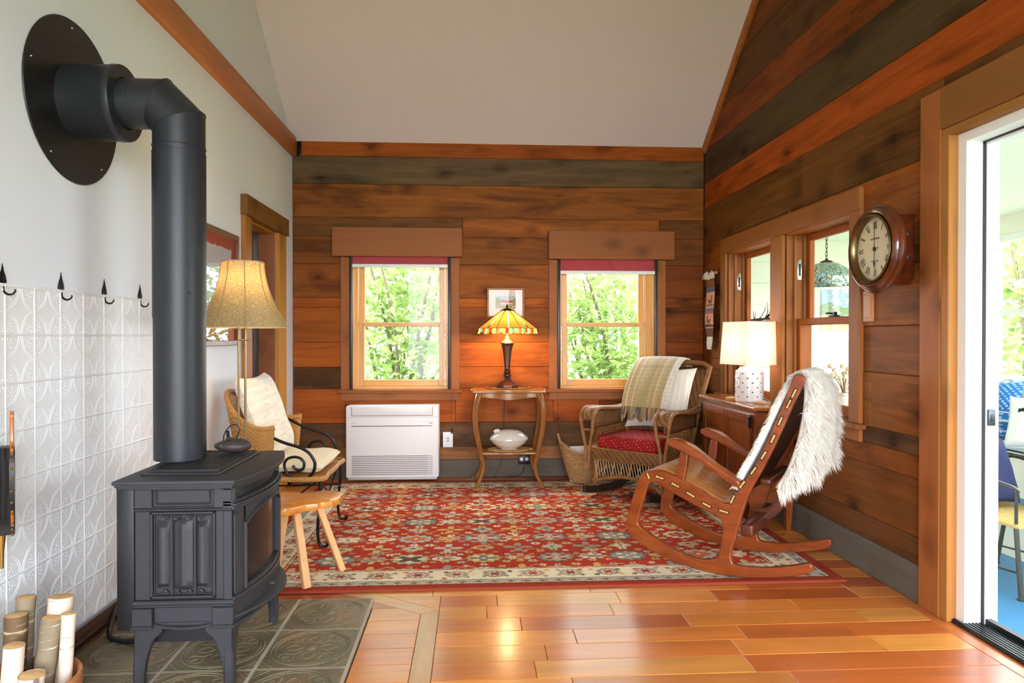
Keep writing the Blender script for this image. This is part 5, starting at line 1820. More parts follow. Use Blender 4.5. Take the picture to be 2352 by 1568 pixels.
for xx in (.0, .045, .088):
    MB().lathe([(.0005, -.022), (.008, 0)], 8, Matrix.Translation((xx, -.12, SH - .018))).build('shelf_peg', plain('dark_peg', (40, 28, 20), .6), tb)

jute = wood('braided_jute', (178, 128, 70), (214, 168, 108), (40, 40, 40), .9, bmp=.9)
def woven_mat(name, label, rx, ry, loc, spiral=True):
    t = thing(name, label, 'mat', loc)
    if spiral:
        mb = MB()
        n = 7 * 48
        mb.tube([(rx * (1 - i / n) * math.cos(i * 2 * PI / 48), ry * (1 - i / n) * math.sin(i * 2 * PI / 48), .004) for i in range(n - 12)], .0105, 6, flat=(.45, 1))
        mb.build('braid', jute, t)
    else:
        mb = MB()
        mb.lathe([(0, .001), (rx * .8, .001), (rx * .82, .003), (rx * .8, .004), (0, .004)], 40, squash=(1, ry / rx)).build('centre', jute, t)
        mb = MB()
        for ring_, off in ((1.0, 0), (.93, .5)):
            mb.tube([(rx * ring_ * (1 + .025 * math.sin(i * 40 * PI / 120 + off * 3)) * math.cos(2 * PI * i / 240), ry * ring_ * (1 + .025 * math.sin(i * 40 * PI / 120 + off * 3)) * math.sin(2 * PI * i / 240), .005 + .003 * math.cos(i * 40 * PI / 120 + off * 3)) for i in range(240)], .0055, 6, closed=True)
        mb.build('braided_edge', wood('dark_jute', (110, 70, 36), (170, 116, 62), (60, 60, 60), .9, bmp=.9), t)
    return t
woven_mat('woven_mat', 'round braided mat under the stained-glass lamp', .176, .150, (TXc + .002, TYc, RZ + TT - .0015), False)
woven_mat('woven_mat', 'round straw mat under the white dish on the table shelf', .172, .125, (TXc + .008, TYc - .02, RZ + SH + .001), True)

# white ceramic covered dish
cd = thing('ceramic_dish', 'glossy off-white covered dish on the shelf of the oak side table', 'dish', (TXc + .005, TYc - .02, RZ + SH + .0065))
cer = plain('ivory_glaze', (220, 212, 196), .12, var=.04, vscale=8, coat=.6)
MB().lathe([(0, 0), (.060, 0), (.062, .006), (.082, .014), (.120, .040), (.140, .064), (.139, .070), (.130, .071)], 44, squash=(1, .8)).build('bowl', cer, cd)
lid = MB().lathe([(.139, .0705), (.136, .077), (.112, .096), (.084, .112), (.050, .121), (.020, .124), (0, .124)], 44, squash=(1, .8)).build('lid', cer, cd)
MB().ball((-.085, -.02, .118), .022, .014, .012, 12, 8).ball((-.102, -.025, .114), .012, .009, .010, 10, 7).build('lid_knob', cer, lid)
MB().ball((.03, -.045, .110), .018, .012, .009, 10, 7).ball((-.03, -.055, .106), .02, .012, .01, 10, 7).ball((.058, -.02, .112), .016, .012, .008, 10, 7).build('lid_relief', cer, lid)
for ch in cd.children: ch.scale = (1.08, 1.05, 1.24)

# ================================================================= stained-glass table lamp
tl_ = thing('stained_glass_lamp', 'lit amber stained-glass table lamp with dark bronze base between the back windows', 'lamp', (TXc - .008, TYc, RZ + TT + .0045))
brz = plain('dark_bronze', (86, 52, 36), .35, metal=.55, var=.2, vscale=12)
def oct_lathe(prof, n=8): return MB().lathe(prof, n, a0=PI / 8)
oct_lathe([(0, 0), (.086, 0), (.088, .004), (.088, .020), (.082, .024), (.056, .046), (.040, .056)]).build('base', brz, tl_, smooth=20)
MB().lathe([(.034, .056), (.027, .082), (.024, .086), (.033, .094), (.033, .102), (.022, .112), (.030, .122), (.030, .128), (.021, .135), (.026, .142), (.024, .148)], 20).build('turned_neck', brz, tl_)
col_ = oct_lathe([(.022, .148), (.027, .20), (.036, .28), (.048, .33), (.058, .344), (.055, .350), (.044, .356)]).build('column', brz, tl_, smooth=20)
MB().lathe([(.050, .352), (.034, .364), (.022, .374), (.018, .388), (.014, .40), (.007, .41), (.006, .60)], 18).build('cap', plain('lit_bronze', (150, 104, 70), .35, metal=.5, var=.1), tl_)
ambr = shade_mat('amber_glass', (200, 132, 56), .24)
palg = shade_mat('cream_glass', (240, 206, 136), .45)
redg = shade_mat('red_glass', (190, 40, 30), .6)
teal = shade_mat('teal_glass', (60, 120, 104), .6)
strp = shade_mat('rust_glass', (214, 130, 62), .55)
came = plain('lead_came', (46, 34, 26), .4, metal=.6)
shd = bpy.data.objects.new('glass_shade', None)
shd.parent = tl_; COL.objects.link(shd)
ZT, ZB, RT, RB = .604, .448, .046, .262
def pan(k, s, v):
    """point on panel k: s -1..1 across, v 0 top ..1 bottom"""
    a0, a1 = (k - .5) * PI / 4 + PI / 8 * 0, (k + .5) * PI / 4
    r = RT + (RB - RT) * v
    p0 = Vector((r * math.cos(a0), r * math.sin(a0), 0)); p1 = Vector((r * math.cos(a1), r * math.sin(a1), 0))
    p = p0.lerp(p1, (s + 1) / 2)
    p.z = ZT + (ZB - ZT) * v
    return p
K0 = -PI / 2
for k in range(8):
    Mk = Matrix.Rotation(K0, 4, 'Z')
    def strip(s0, s1, v0_, v1_, mat, nm):
        MB().add([Mk @ pan(k, s0(v0_), v0_), Mk @ pan(k, s1(v0_), v0_), Mk @ pan(k, s1(v1_), v1_), Mk @ pan(k, s0(v1_), v1_)], [(0, 1, 2, 3)]).build(nm, mat, shd, smooth=0)
    cw = lambda v: .30 / (RT + (RB - RT) * v) * .075
    strip(lambda v: -1, lambda v: -1 + .06, 0, .9, strp, 'glass_piece'); strip(lambda v: 1 - .06, lambda v: 1, 0, .9, strp, 'glass_piece')
    strip(lambda v: -1 + .06, lambda v: -min(.5, cw(v)), 0, .9, ambr, 'glass_piece'); strip(lambda v: min(.5, cw(v)), lambda v: 1 - .06, 0, .9, ambr, 'glass_piece')
    strip(lambda v: -min(.5, cw(v)), lambda v: min(.5, cw(v)), 0, .72, palg, 'glass_piece'); strip(lambda v: -min(.5, cw(v)), lambda v: min(.5, cw(v)), .72, .9, teal if k % 2 else palg, 'glass_piece')
    # drop skirt: a row of small coloured pieces
    for q in range(8):
        s0, s1 = -1 + q * .25, -1 + (q + 1) * .25
        mat = [palg, teal, redg, palg, ambr, redg, strp, palg][q] if k % 2 else [ambr, palg, strp, redg, palg, teal, palg, ambr][q]
        top_ = [Mk @ pan(k, s, .9) for s in (s0, s1)]
        dz = .05 if q in (0, 7, 3, 4) else .032
        lo_ = [p + Vector((0, 0, -.016 - dz * .5)) + Vector((p.x, p.y, 0)).normalized() * .010 for p in top_]
        MB().add([top_[0], top_[1], lo_[1], lo_[0]], [(0, 1, 2, 3)]).build('skirt_piece', mat, shd, smooth=0)
    mb = MB()
    mb.tube([Mk @ pan(k, 1, 0), Mk @ pan(k, 1, .9), (Mk @ pan(k, 1, .9)) + Vector((0, 0, -.034)) + (Mk @ Vector((math.cos((k + .5) * PI / 4), math.sin((k + .5) * PI / 4), 0))) * .01], .0028, 5)
    mb.tube([Mk @ pan(k, -1, .9), Mk @ pan(k, 1, .9)], .0022, 5)
    for sg in (-1, 1): mb.tube([Mk @ pan(k, sg * min(.5, cw(v / 5 * .9)), v / 5 * .9) for v in range(6)], .0014, 4)
    mb.tube([Mk @ pan(k, -.5, .04), Mk @ pan(k, 0, .26), Mk @ pan(k, .5, .04)], .0014, 4)
    mb.tube([Mk @ pan(k, -cw(.7), .70), Mk @ pan(k, 0, .86), Mk @ pan(k, cw(.7), .70)], .0014, 4)
    mb.build('came', came, shd)
MB().lathe([(.060, .600), (.050, .608), (.022, .618), (.010, .622)], 8, a0=PI / 8, cap=False).build('crown', came, tl_)
MB().lathe([(.005, .618), (.010, .626), (.011, .634), (.006, .646), (.002, .652), (0, .653)], 12).build('finial', came, tl_)
for sx in (-.048, .062):
    MB().tube([(sx, -.03, .44), (sx, -.03, .335)], .0009, 4).build('pull_chain', M['brass'], tl_)
    MB().ball((sx, -.03, .331), .0042, .0042, .006, 8, 6).build('chain_bead', M['brass'], tl_)
for sx in (-.045, .045): MB().ball((sx, 0, .485), .024, .024, .03, 12, 8).build('bulb', bulb, tl_)
lamp_light('stained_lamp_bulb', (0, -.02, .470), 6, (1.0, .69, .34), tl_, .03)
cr = MB().tube(crv([(.262, 5.55, .72), (.258, 5.575, .45), (.25, 5.572, .26), (.235, 5.55, .12), (.18, 5.52, .02), (.19, 5.49, .016), (.26, 5.49, .016), (.33, 5.52, .018), (.40, 5.555, .03), (.43, 5.565, .10)], 6), .0022, 6).build('lamp_cord', M['black'], None)
tag(cr, 'thin dark lamp cord hanging behind the oak side table', 'cord')

# ================================================================= small painting
pt = thing('framed_painting', 'small framed landscape of red-roofed farmhouse above the stained-glass lamp', 'picture', (.272, YB - .004, 1.427))
gf = wood('gilt_frame', (132, 78, 32), (172, 112, 54), (10, 20, 20), .45)
A2, B2 = .154, .123
for (x0, x1, z0, z1) in ((-A2, A2, B2 - .016, B2), (-A2, A2, -B2, -B2 + .016), (-A2, -A2 + .016, -B2 + .016, B2 - .016), (A2 - .016, A2, -B2 + .016, B2 - .016)):
    MB().rbox(x0, x1, -.022, 0, z0, z1, .003, 1).build('frame_rail', gf, pt)
MB().bx(-A2 + .01, A2 - .01, -.008, -.004, -B2 + .01, B2 - .01).build('mat_board', plain('pale_pink_mat', (232, 214, 200), .9), pt, smooth=0)
gx, gz = 90, 66
U, V = np.meshgrid(np.linspace(0, 1, gx), np.linspace(0, 1, gz), indexing='ij')
rgp = np.random.default_rng(5)
pc = np.empty((gx, gz, 3), np.float32); pc[:] = lin((170, 158, 108))
pc[V > .62] = lin((176, 190, 196)); pc[(V > .55) & (V < .66 + .06 * np.sin(U * 7))] = lin((128, 146, 112))
pc[(U < .22) & (V > .3) & (V < .85)] = lin((146, 150, 96)); pc[(U > .86) & (V > .3) & (V < .8)] = lin((150, 146, 90))
pc[(V > .46) & (V < .66) & (U > .24 + (V - .46) * .5) & (U < .9 - (V - .46) * .5)] = lin((190, 96, 72))
pc[(V > .36) & (V < .46) & (U > .26) & (U < .5)] = lin((226, 214, 196)); pc[(V > .36) & (V < .46) & (U > .56) & (U < .86)] = lin((222, 206, 184))
pc[(V > .08) & (V < .2) & (U > .8) & (U < .93)] = lin((214, 190, 160))
pc *= (1 + .16 * rgp.standard_normal((gx, gz)))[..., None].astype(np.float32)
mb = MB().grid(lambda u, v: (-.083 + .166 * u, -.0086, -.048 + .105 * v), gx, gz)
o = mb.build('painting', cattr('gouache', .8), pt, smooth=0)
set_cols(o.data, np.clip(pc, 0, 1).reshape(-1, 3))
MB().bx(-A2 + .012, A2 - .012, -.0125, -.0115, -B2 + .012, B2 - .012).build('glass', M['glass'], pt, smooth=0)

# ================================================================= wicker basket with magazines
M['seagrass'] = wood('seagrass', (150, 106, 62), (196, 152, 100), (30, 30, 60), .85, bmp=.6)
bkx, bky = .865, 5.34
bk = thing('wicker_basket', 'deep woven basket with loop handles beside the wicker rocker', 'basket', (bkx, bky, .004))
BHt = .285
def bkt(a, v):
    rr = .075 + .085 * v ** .8
    hz_ = BHt * v * (1 + .0 * math.cos(2 * a)) + .045 * v * math.cos(2 * a)
    return (rr * 1.15 * math.cos(a), rr * .95 * math.sin(a), hz_)
mb = MB()
nr = 26
for i in range(nr):
    v = (i + .5) / nr
    mb.tube([(lambda p, j=j: (p[0] * (1 + .018 * (-1) ** (i + j // 2)), p[1] * (1 + .018 * (-1) ** (i + j // 2)), p[2]))(bkt(2 * PI * j / 64, v)) for j in range(64)], .0068, 5, closed=True)
mb.build('weave', M['seagrass'], bk, kind='stuff')
mb = MB()
mb.grid(lambda u, v: (lambda p: (p[0] * .955, p[1] * .955, p[2]))(bkt(2 * PI * u, .02 + .96 * v)), 40, 8, cu=True).lathe([(0, .006), (.074, .006)], 24).build('lining', M['seagrass'], bk)
MB().tube([bkt(2 * PI * j / 64, 1.0) for j in range(64)], .009, 6, closed=True).build('rim', M['seagrass'], bk)
for sg in (-1, 1):
    MB().tube(crv([(sg * .176, -.045, BHt + .03), (sg * .190, -.038, BHt + .075), (sg * .195, 0, BHt + .095), (sg * .190, .038, BHt + .075), (sg * .176, .045, BHt + .03)], 5), .0085, 7).build('handle', M['seagrass'], bk)
for k, (c, dx_) in enumerate((((214, 206, 196), -.03), ((176, 186, 196), 0.0), ((226, 214, 190), .03))):
    o = MB().rbox(-.11, .11, -.004, .004, 0, .27, .001, 1).build('magazine', plain('magazine_paper_%d' % k, c, .5, var=.08, vscale=30), None, (bkx + .01, bky + dx_, .018), (R(4 * (k - 1)), 0, R(4 * k)))
    tag(o, ['folded magazine with a beige cover, front of the basket', 'grey-blue magazine in the middle of the basket', 'cream magazine at the back of the basket'][k], 'magazine', 'magazines in the basket')
# ================================================================= wicker rocking chair
WK = wicker_mat('woven_wicker', (58, 35, 17), (152, 102, 54))
WF = wood('wicker_frame', (112, 70, 34), (160, 108, 56), (14, 14, 14), .5, bmp=.5)
WD = plain('dark_runner', (46, 34, 28), .4, var=.2)
wr = thing('wicker_rocker', 'brown wicker rocking chair with rolled woven arms in front of the right window', 'chair', (1.240, 4.90, RZ), R(-131))
RWd = .280
for sg in (-1, 1):
    mb = MB()
    n = 24
    poly = [(x, .018 + .26 * x * x + .034) for x in [-.50 + .92 * i / n for i in range(n + 1)]]
    lo = [(x, .001 + .26 * x * x) for x in [.42 - .92 * i / n for i in range(n + 1)]]
    mb.prism(poly + lo, .026, Matrix(((1, 0, 0, 0), (0, 0, -1, sg * .245 + .013), (0, 1, 0, 0), (0, 0, 0, 1))), .004, 1)
    mb.build('runner', WD, wr)
    for (x, yy, z0) in ((.235, sg * .262, .035), (-.235, sg * .245, .03)):
        MB().cyl((x, yy * .95, z0), (x, yy, .34), .016, n=10).build('leg', WF, wr)
    # arm: two wrapped edge tubes and a woven strip rolling over the front
    path = [(.300, .20), (.292, .34), (.296, .46), (.300, .545), (.278, .598), (.225, .622), (.12, .618), (-.02, .604), (-.16, .596), (-.265, .600), (-.33, .615)]
    wid = [.010, .016, .040, .052, .056, .056, .054, .050, .044, .036, .020]
    P3 = crv([(x, 0, z) for x, z in path], 4); W3 = [wid[min(i // 4, 10)] + (wid[min(i // 4 + 1, 10)] - wid[min(i // 4, 10)]) * (i % 4) / 4 for i in range(len(P3))]
    yc = sg * (RWd + .012)
    for s2 in (-1, 1):
        MB().tube([(p.x, yc + s2 * w, p.z) for p, w in zip(P3, W3)], .0125, 8).build('arm_tube', WF, wr)
    k0 = 11
    mb = MB(); vs, fs = [], []
    for i in range(k0, len(P3)):
        p, w = P3[i], W3[i]
        for q in range(5): vs.append((p.x, yc + w * (q / 2 - 1), p.z + .010 * (1 - (q / 2 - 1) ** 2)))
    m_ = len(P3) - k0
    for i in range(m_ - 1):
        for q in range(4): fs.append((i * 5 + q, i * 5 + q + 1, i * 5 + 5 + q + 1, i * 5 + 5 + q))
    ob = mb.add(vs, fs).build('arm_weave', WK, wr, fix=True); ob.modifiers.new('thick', 'SOLIDIFY').thickness = .010
    MB().tube([(.298, yc - .035, .47), (.298, yc + .035, .47)], .008, 8).build('arm_binding', WF, wr)
    # closely woven side band with open lattice below
    ys_ = sg * (RWd + .004)
    ob = MB().grid(lambda u, v: (-.27 + .53 * u, ys_, .475 + .125 * v), 20, 5).build('side_weave', WK, wr); ob.modifiers.new('thick', 'SOLIDIFY').thickness = .010
    mb = MB()
    for i in range(-4, 19):
        x0 = -.27 + i * .030
        for d_ in (1, -1):
            a = (x0 if d_ > 0 else x0 + .10, ys_, .335); b = (x0 + .10 if d_ > 0 else x0, ys_, .478)
            if min(a[0], b[0]) < -.275 or max(a[0], b[0]) > .275: continue
            mb.tube([a, b], .0032, 5)
    mb.build('side_lattice', WF, wr, kind='stuff')
    MB().rbox(-.25, .25, ys_ - .009, ys_ + .009, .262, .336, .006, 2).build('side_rail', WK, wr)
    mb = MB()
    for i in range(16):
        x0 = -.22 + i * .028
        mb.tube([(x0, ys_, .265), (x0 + .03, ys_ * .97, .135 + .02 * math.sin(i / 15 * PI))], .003, 5)
    mb.build('side_strands', WF, wr, kind='stuff')
    MB().tube(crv([(.24, ys_ * .98, .095), (.10, ys_ * .97, .15), (-.10, ys_ * .97, .15), (-.24, ys_ * .95, .095)], 6), .012, 8).build('side_border', WF, wr)
# front rail, strands and arched lower border
MB().rbox(.245, .268, -RWd, RWd, .262, .336, .006, 2).build('front_rail', WK, wr)
for zz in (.262, .336): MB().tube([(.258, -RWd, zz), (.258, RWd, zz)], .009, 8).build('rail_binding', WF, wr)
mb = MB()
for i in range(24):
    y0 = -.255 + i * .0222
    mb.tube([(.256, y0, .262), (.252, y0 + .022, .128 + .035 * math.sin((i + .5) / 24 * PI))], .0028, 5)
    if i % 3 == 0: mb.tube([(.250, y0 + .03, .262), (.246, y0, .128 + .035 * math.sin((i + .5) / 24 * PI))], .0028, 5)
mb.build('front_strands', plain('pale_cane', (196, 164, 122), .6), wr, kind='stuff')
MB().tube(crv([(.250, -.26, .075), (.252, -.20, .118), (.254, 0, .155), (.252, .20, .118), (.250, .26, .075)], 6), .014, 8).build('front_border', WF, wr)
MB().rbox(-.245, .25, -RWd + .01, RWd - .01, .318, .334, .004, 1).build('seat_deck', WK, wr)
# back: frame, woven panel
BT, BZ0, BZ1 = -.50, .33, .905
bx = lambda v: -.245 + (BT + .245) * v - .03 * math.sin(v * PI) * -1
bw = lambda v: .262 + .045 * v
ob = MB().grid(lambda u, v: (bx(v) - .02 * (1 - (2 * u - 1) ** 2), bw(v) * (2 * u - 1), BZ0 + (BZ1 - BZ0) * v), 20, 16).build('back_weave', WK, wr); ob.modifiers.new('thick', 'SOLIDIFY').thickness = .012
pts = [(bx(v / 8), -bw(v / 8), BZ0 + (BZ1 - BZ0) * v / 8) for v in range(9)] + [(bx(1) - .004, -.25, BZ1 + .028), (bx(1) - .016, -.12, BZ1 + .032), (bx(1) - .022, 0, BZ1 + .034), (bx(1) - .016, .12, BZ1 + .032), (bx(1) - .004, .25, BZ1 + .028)] + [(bx(v / 8), bw(v / 8), BZ0 + (BZ1 - BZ0) * v / 8) for v in range(8, -1, -1)]
MB().tube(pts, .021, 10).build('back_frame', WF, wr)

# loose cushion, pillow and throw on the wicker rocker
def wloc(x, y, z):
    a = R(-131)
    return Matrix.Translation((1.240, 4.90, RZ)) @ Matrix.Rotation(a, 4, 'Z') @ Matrix.Translation((x, y, z))
n = 46
mb = MB().rbox(-.225, .255, -.235, .235, 0, .098, .030, 5)
mb.v = [(x, y, z + .018 * (1 - (x / .26) ** 2) * (1 - (y / .25) ** 2) * (1 if z > .05 else 0)) for x, y, z in mb.v]
m, nt, bs = nmat('red_dotted_cloth')
v = coords(nt, (1, 1, 1))
mp = node(nt, 'ShaderNodeMapping'); mp.inputs['Rotation'].default_value = (R(45), R(45), R(45)); nt.links.new(v, mp.inputs['Vector'])
vo = node(nt, 'ShaderNodeTexVoronoi', Scale=54.0, Randomness=0.0); nt.links.new(mp.outputs[0], vo.inputs['Vector'])
r_ = ramp(nt, [(0.0, srgb(226, 170, 150)), (.14, srgb(222, 160, 140)), (.22, srgb(160, 36, 32)), (.62, srgb(140, 28, 28))])
nt.links.new(vo.outputs['Distance'], r_.inputs[0])
nt.links.new(r_.outputs[0], bs.inputs['Base Color']); bs.inputs['Roughness'].default_value = .8; bs.inputs['Specular IOR Level'].default_value = .15
o = mb.build('seat_cushion', m, None); o.matrix_world = wloc(.005, 0, .334)
tag(o, 'red cushion with tiny pale dots on the wicker rocker seat', 'cushion')
m, nt, bs = nmat('striped_cream_cotton')
wv = node(nt, 'ShaderNodeTexWave', Scale=9.0, Distortion=.3, Detail=1.0); wv.bands_direction = 'X'
nt.links.new(coords(nt), wv.inputs['Vector'])
r_ = ramp(nt, [(.55, srgb(236, 228, 214)), (.75, srgb(196, 186, 174)), (.9, srgb(236, 226, 208))])
nt.links.new(wv.outputs['Fac'], r_.inputs[0]); nt.links.new(r_.outputs[0], bs.inputs['Base Color']); bs.inputs['Roughness'].default_value = .8
o = pillow(.50, .50, .14, 24, seed=8).build('throw_pillow', m, None)
o.matrix_world = wloc(-.285, 0, .675) @ Matrix.Rotation(R(-24), 4, 'Y') @ Matrix.Rotation(R(90), 4, 'Z')
tag(o, 'cream striped pillow on the wicker rocker behind the fringed throw', 'pillow')
# throw: a long folded blanket over the back
th = thing('throw_blanket', 'olive and cream striped wool throw with fringe draped over the wicker rocker', 'blanket', (0, 0, 0))
th.matrix_world = wloc(0, 0, 0)
line = crv([(-.640, .62), (-.610, .74), (-.575, .87), (-.535, .955), (-.480, .972), (-.405, .955), (-.318, .895), (-.240, .815), (-.180, .735), (-.142, .66), (-.124, .605)], 8)
nu_, nv_ = len(line), 56
half = .195
mb = MB()
def tpt(u, v):
    i = min(int(u * (nu_ - 1)), nu_ - 1); p = line[i]
    y = -.065 + half * (2 * v - 1) * (1.06 - .12 * u)
    return (p.x + .007 * math.sin(14 * v + 2 * u) + .012 * (1 - (2 * v - 1) ** 4) - .012, y, p.y + .012 * (1 - abs(2 * v - 1) ** 3) * (1 if u < .6 else .4))
mb.grid(tpt, nu_, nv_)
cols = np.empty((nu_, nv_, 3), np.float32)
for j in range(nv_):
    t_ = j / (nv_ - 1)
    c = (156, 140, 96)
    for c0, w_, cc in ((.10, .018, (196, 176, 140)), (.17, .025, (170, 142, 100)), (.23, .014, (184, 168, 130)), (.58, .014, (184, 168, 130)), (.64, .028, (170, 142, 100)), (.70, .014, (188, 172, 134)), (.76, .02, (172, 152, 110)), (.95, .06, (206, 196, 180))):
        if abs(t_ - c0) < w_: c = cc
    cols[:, j] = lin(c)
cols *= (1 + .08 * np.sin(np.arange(nu_) * 2.1))[:, None, None] * (1 + .07 * rgn.standard_normal((nu_, nv_)))[..., None]
o = mb.build('cloth', cattr('brushed_wool', .95, .4, 260, sheen=.5), th)
set_cols(o.data, np.clip(cols, 0, 1).reshape(-1, 3))
o.modifiers.new('thick', 'SOLIDIFY').thickness = .010
fr_c = [plain('fringe_%d' % k, c, .95, sheen=.3) for k, c in enumerate(((140, 120, 80), (96, 84, 64), (176, 132, 88)))]
rg = random.Random(3)
for i in range(26):
    y = -.065 + half * .94 * (2 * (i + .5) / 26 - 1)
    L_ = rg.uniform(.075, .11); s_ = rg.uniform(-.02, .02)
    MB().tube(crv([(-.126, y, .607), (-.112, y + s_ * .4, .602 - L_ * .4), (-.104, y + s_, .602 - L_ * .8), (-.102, y + s_ * 1.3, .602 - L_)], 3), [.0065, .0075, .008, .0075, .007, .0075, .008, .0065, .005, .003], 6).build('fringe_tassel', rg.choice(fr_c), th)

# ================================================================= corner cabinet
cb = thing('low_cabinet', 'low reddish wood cabinet with two doors standing under the right window', 'cabinet', (1.785, 4.40, 0))
cw1 = wood('cherry_cabinet', (112, 52, 17), (146, 76, 29), (22, 22, 3), .32, coat=.3)
cw2 = wood('cherry_cabinet_top', (146, 78, 32), (180, 108, 50), (22, 3, 22), .25, coat=.45)
CHt = .735
CX, CY_ = .115, .46
MB().rbox(-CX, CX, -CY_, CY_, .17, CHt - .022, .003, 1).build('carcass', cw1, cb)
MB().prism([(-CX - .025, -CY_ - .03), (CX, -CY_ - .03), (CX, CY_ + .02), (-CX - .025, CY_ + .02)], .022, Matrix.Translation((0, 0, CHt - .022)), .004, 2).build('top', cw2, cb)
for y0, y1 in ((-CY_ + .045, -.004), (.004, CY_ - .045)):
    d_ = MB().rbox(-CX - .012, -CX, y0, y1, .215, CHt - .05, .002, 1).build('door', cw1, cb)
    fr = MB()
    for (a0, a1, b0, b1) in ((y0, y0 + .055, .215, CHt - .05), (y1 - .055, y1, .215, CHt - .05), (y0 + .055, y1 - .055, .215, .27), (y0 + .055, y1 - .055, CHt - .105, CHt - .05)):
        fr.rbox(-CX - .020, -CX - .010, a0, a1, b0, b1, .002, 1)
    fr.build('door_frame', cw1, d_)
    hy = y0 if y0 < -.1 else y1
    for zz in (.27, CHt - .13):
        MB().rbox(-CX - .024, -CX - .010, hy - .012, hy + .012, zz, zz + .07, .002, 1).build('hinge', M['blackiron'], d_)
    ky = y1 - .03 if y0 < -.1 else y0 + .03
    MB().rbox(-CX - .030, -CX - .018, ky - .012, ky + .012, .47, .50, .003).tube([(-CX - .030, ky, .49), (-CX - .040, ky, .48), (-CX - .040, ky, .455)], .004, 6).build('latch', M['blackiron'], d_)
# side panel facing the room
for (x0, x1, z0, z1) in ((-CX, -CX + .035, .17, CHt - .03), (CX - .035, CX, .17, CHt - .03), (-CX + .035, CX - .035, CHt - .10, CHt - .03), (-CX + .035, CX - .035, .17, .24)):
    MB().rbox(x0, x1, -CY_ - .012, -CY_, z0, z1, .002, 1).build('side_rail', cw1, cb)
for sx in (-1, 1):
    for sy in (-1, 1):
        x0, y0 = sx * (CX - .022), sy * (CY_ - .022)
        MB().add([(x0 - .012, y0 - .012, 0), (x0 + .012, y0 - .012, 0), (x0 + .012, y0 + .012, 0), (x0 - .012, y0 + .012, 0), (x0 - .022, y0 - .022, .172), (x0 + .022, y0 - .022, .172), (x0 + .022, y0 + .022, .172), (x0 - .022, y0 + .022, .172)],
                 [(3, 2, 1, 0), (4, 5, 6, 7), (0, 1, 5, 4), (1, 2, 6, 5), (2, 3, 7, 6), (3, 0, 4, 7)]).build('leg', cw1, cb, smooth=0)

# white ceramic lamp
wl = thing('ceramic_lamp', 'lit table lamp with pierced white ceramic base on the low cabinet', 'lamp', (1.775, 4.285, CHt))
wc = plain('white_glaze', (240, 232, 228), .12, var=.02, coat=.5)
MB().lathe([(0, 0), (.080, 0), (.086, .006), (.088, .02), (.088, .185), (.085, .198), (.066, .212), (.058, .222), (.030, .228), (.026, .250), (0, .252)], 40).build('base', wc, wl)
mb = MB(); mw = MB()
for j in range(6):
    for i in range(9):
        a = 2 * PI * (i + .5 * (j % 2)) / 9
        z = .036 + j * .029
        Mh = Matrix.Rotation(a, 4, 'Z') @ Matrix.Translation((.0862, 0, z))
        pts = [(0, .006 * math.cos(q * PI / 6) * 1.0, .0038 * math.sin(q * PI / 6) * (1.2 if q < 6 else .6)) for q in range(12)]
        mb.add([Mh @ Vector((.0024, y, zz)) for _, y, zz in pts], [tuple(range(12))])
        mw.tube([Mh @ Vector((.0022, y * 1.5, zz * 1.9)) for _, y, zz in pts[:7]], .0011, 4)
mb.build('hole_shade_patches', plain('hole_shadow', (30, 26, 24), .9), wl, smooth=0, kind='stuff')  # flat dark patches painted as the shade inside the piercings
mw.build('leaf_relief', wc, wl, kind='stuff')
MB().lathe([(.012, .25), (.015, .256), (.015, .30), (.006, .31)], 14).build('socket', M['brass'], wl)
shm = shade_mat('linen_shade', (250, 240, 226), .55)
mb = MB()
phi = R(45 - 39.5 + 3.3)
b0, b1, z0, z1 = .130, .116, .240, .510
vs = []
for hb, zz in ((b0, z0), (b1, z1)):
    for sx, sy in ((-1, -1), (1, -1), (1, 1), (-1, 1)): vs.append(Matrix.Rotation(R(16.8), 3, 'Z') @ Vector((sx * hb, sy * hb, zz)))
mb.add(vs, [(0, 1, 5, 4), (1, 2, 6, 5), (2, 3, 7, 6), (3, 0, 4, 7)])
sh = mb.build('lamp_shade', shm, wl, smooth=0)
for kk in (0, 4):
    MB().tube([vs[kk + i] for i in range(4)], .0022, 5, closed=True).build('shade_hem', plain('linen_hem', (246, 236, 222), .9), sh)
MB().ball((0, 0, .36), .028, .028, .04, 12, 8).build('bulb', emit_mat('soft_bulb', (255, 232, 200), 5), wl)
lamp_light('ceramic_lamp_bulb', (0, 0, .37), 1.3, (1.0, .80, .55), wl, .035)
MB().tube(crv([(.07, -.05, .03), (.10, -.045, .012), (.115, -.06, .004), (.095, -.09, .003)], 5), .002, 5).build('cord', M['white'], wl)
for (x, y, lab) in ((1.745, 4.47, 'round wooden coaster behind the white lamp'), (1.785, 4.12, 'round wooden coaster in front of the white lamp')):
    t = thing('coaster', lab, 'coaster', (x, y, CHt), group='coasters on the cabinet')
    MB().lathe([(0, 0), (.050, 0), (.052, .004), (.052, .009), (.049, .012), (0, .012)], 28).build('bark_ring', wood('coaster_edge', (190, 140, 84), (214, 168, 110), (20, 20, 20), .6), t)
    MB().lathe([(0, .0121), (.045, .0121), (.045, .0129), (0, .013)], 28).build('face', wood('coaster_face', (216, 176, 120), (232, 200, 152), (14, 14, 14), .5), t)
o = MB().rbox(-.03, .03, -.018, .018, 0, .014, .004, 2).build('charger_block', M['white'], None, (1.815, 4.20, CHt)); tag(o, 'small white charger block beside the lamp foot on the cabinet', 'charger')

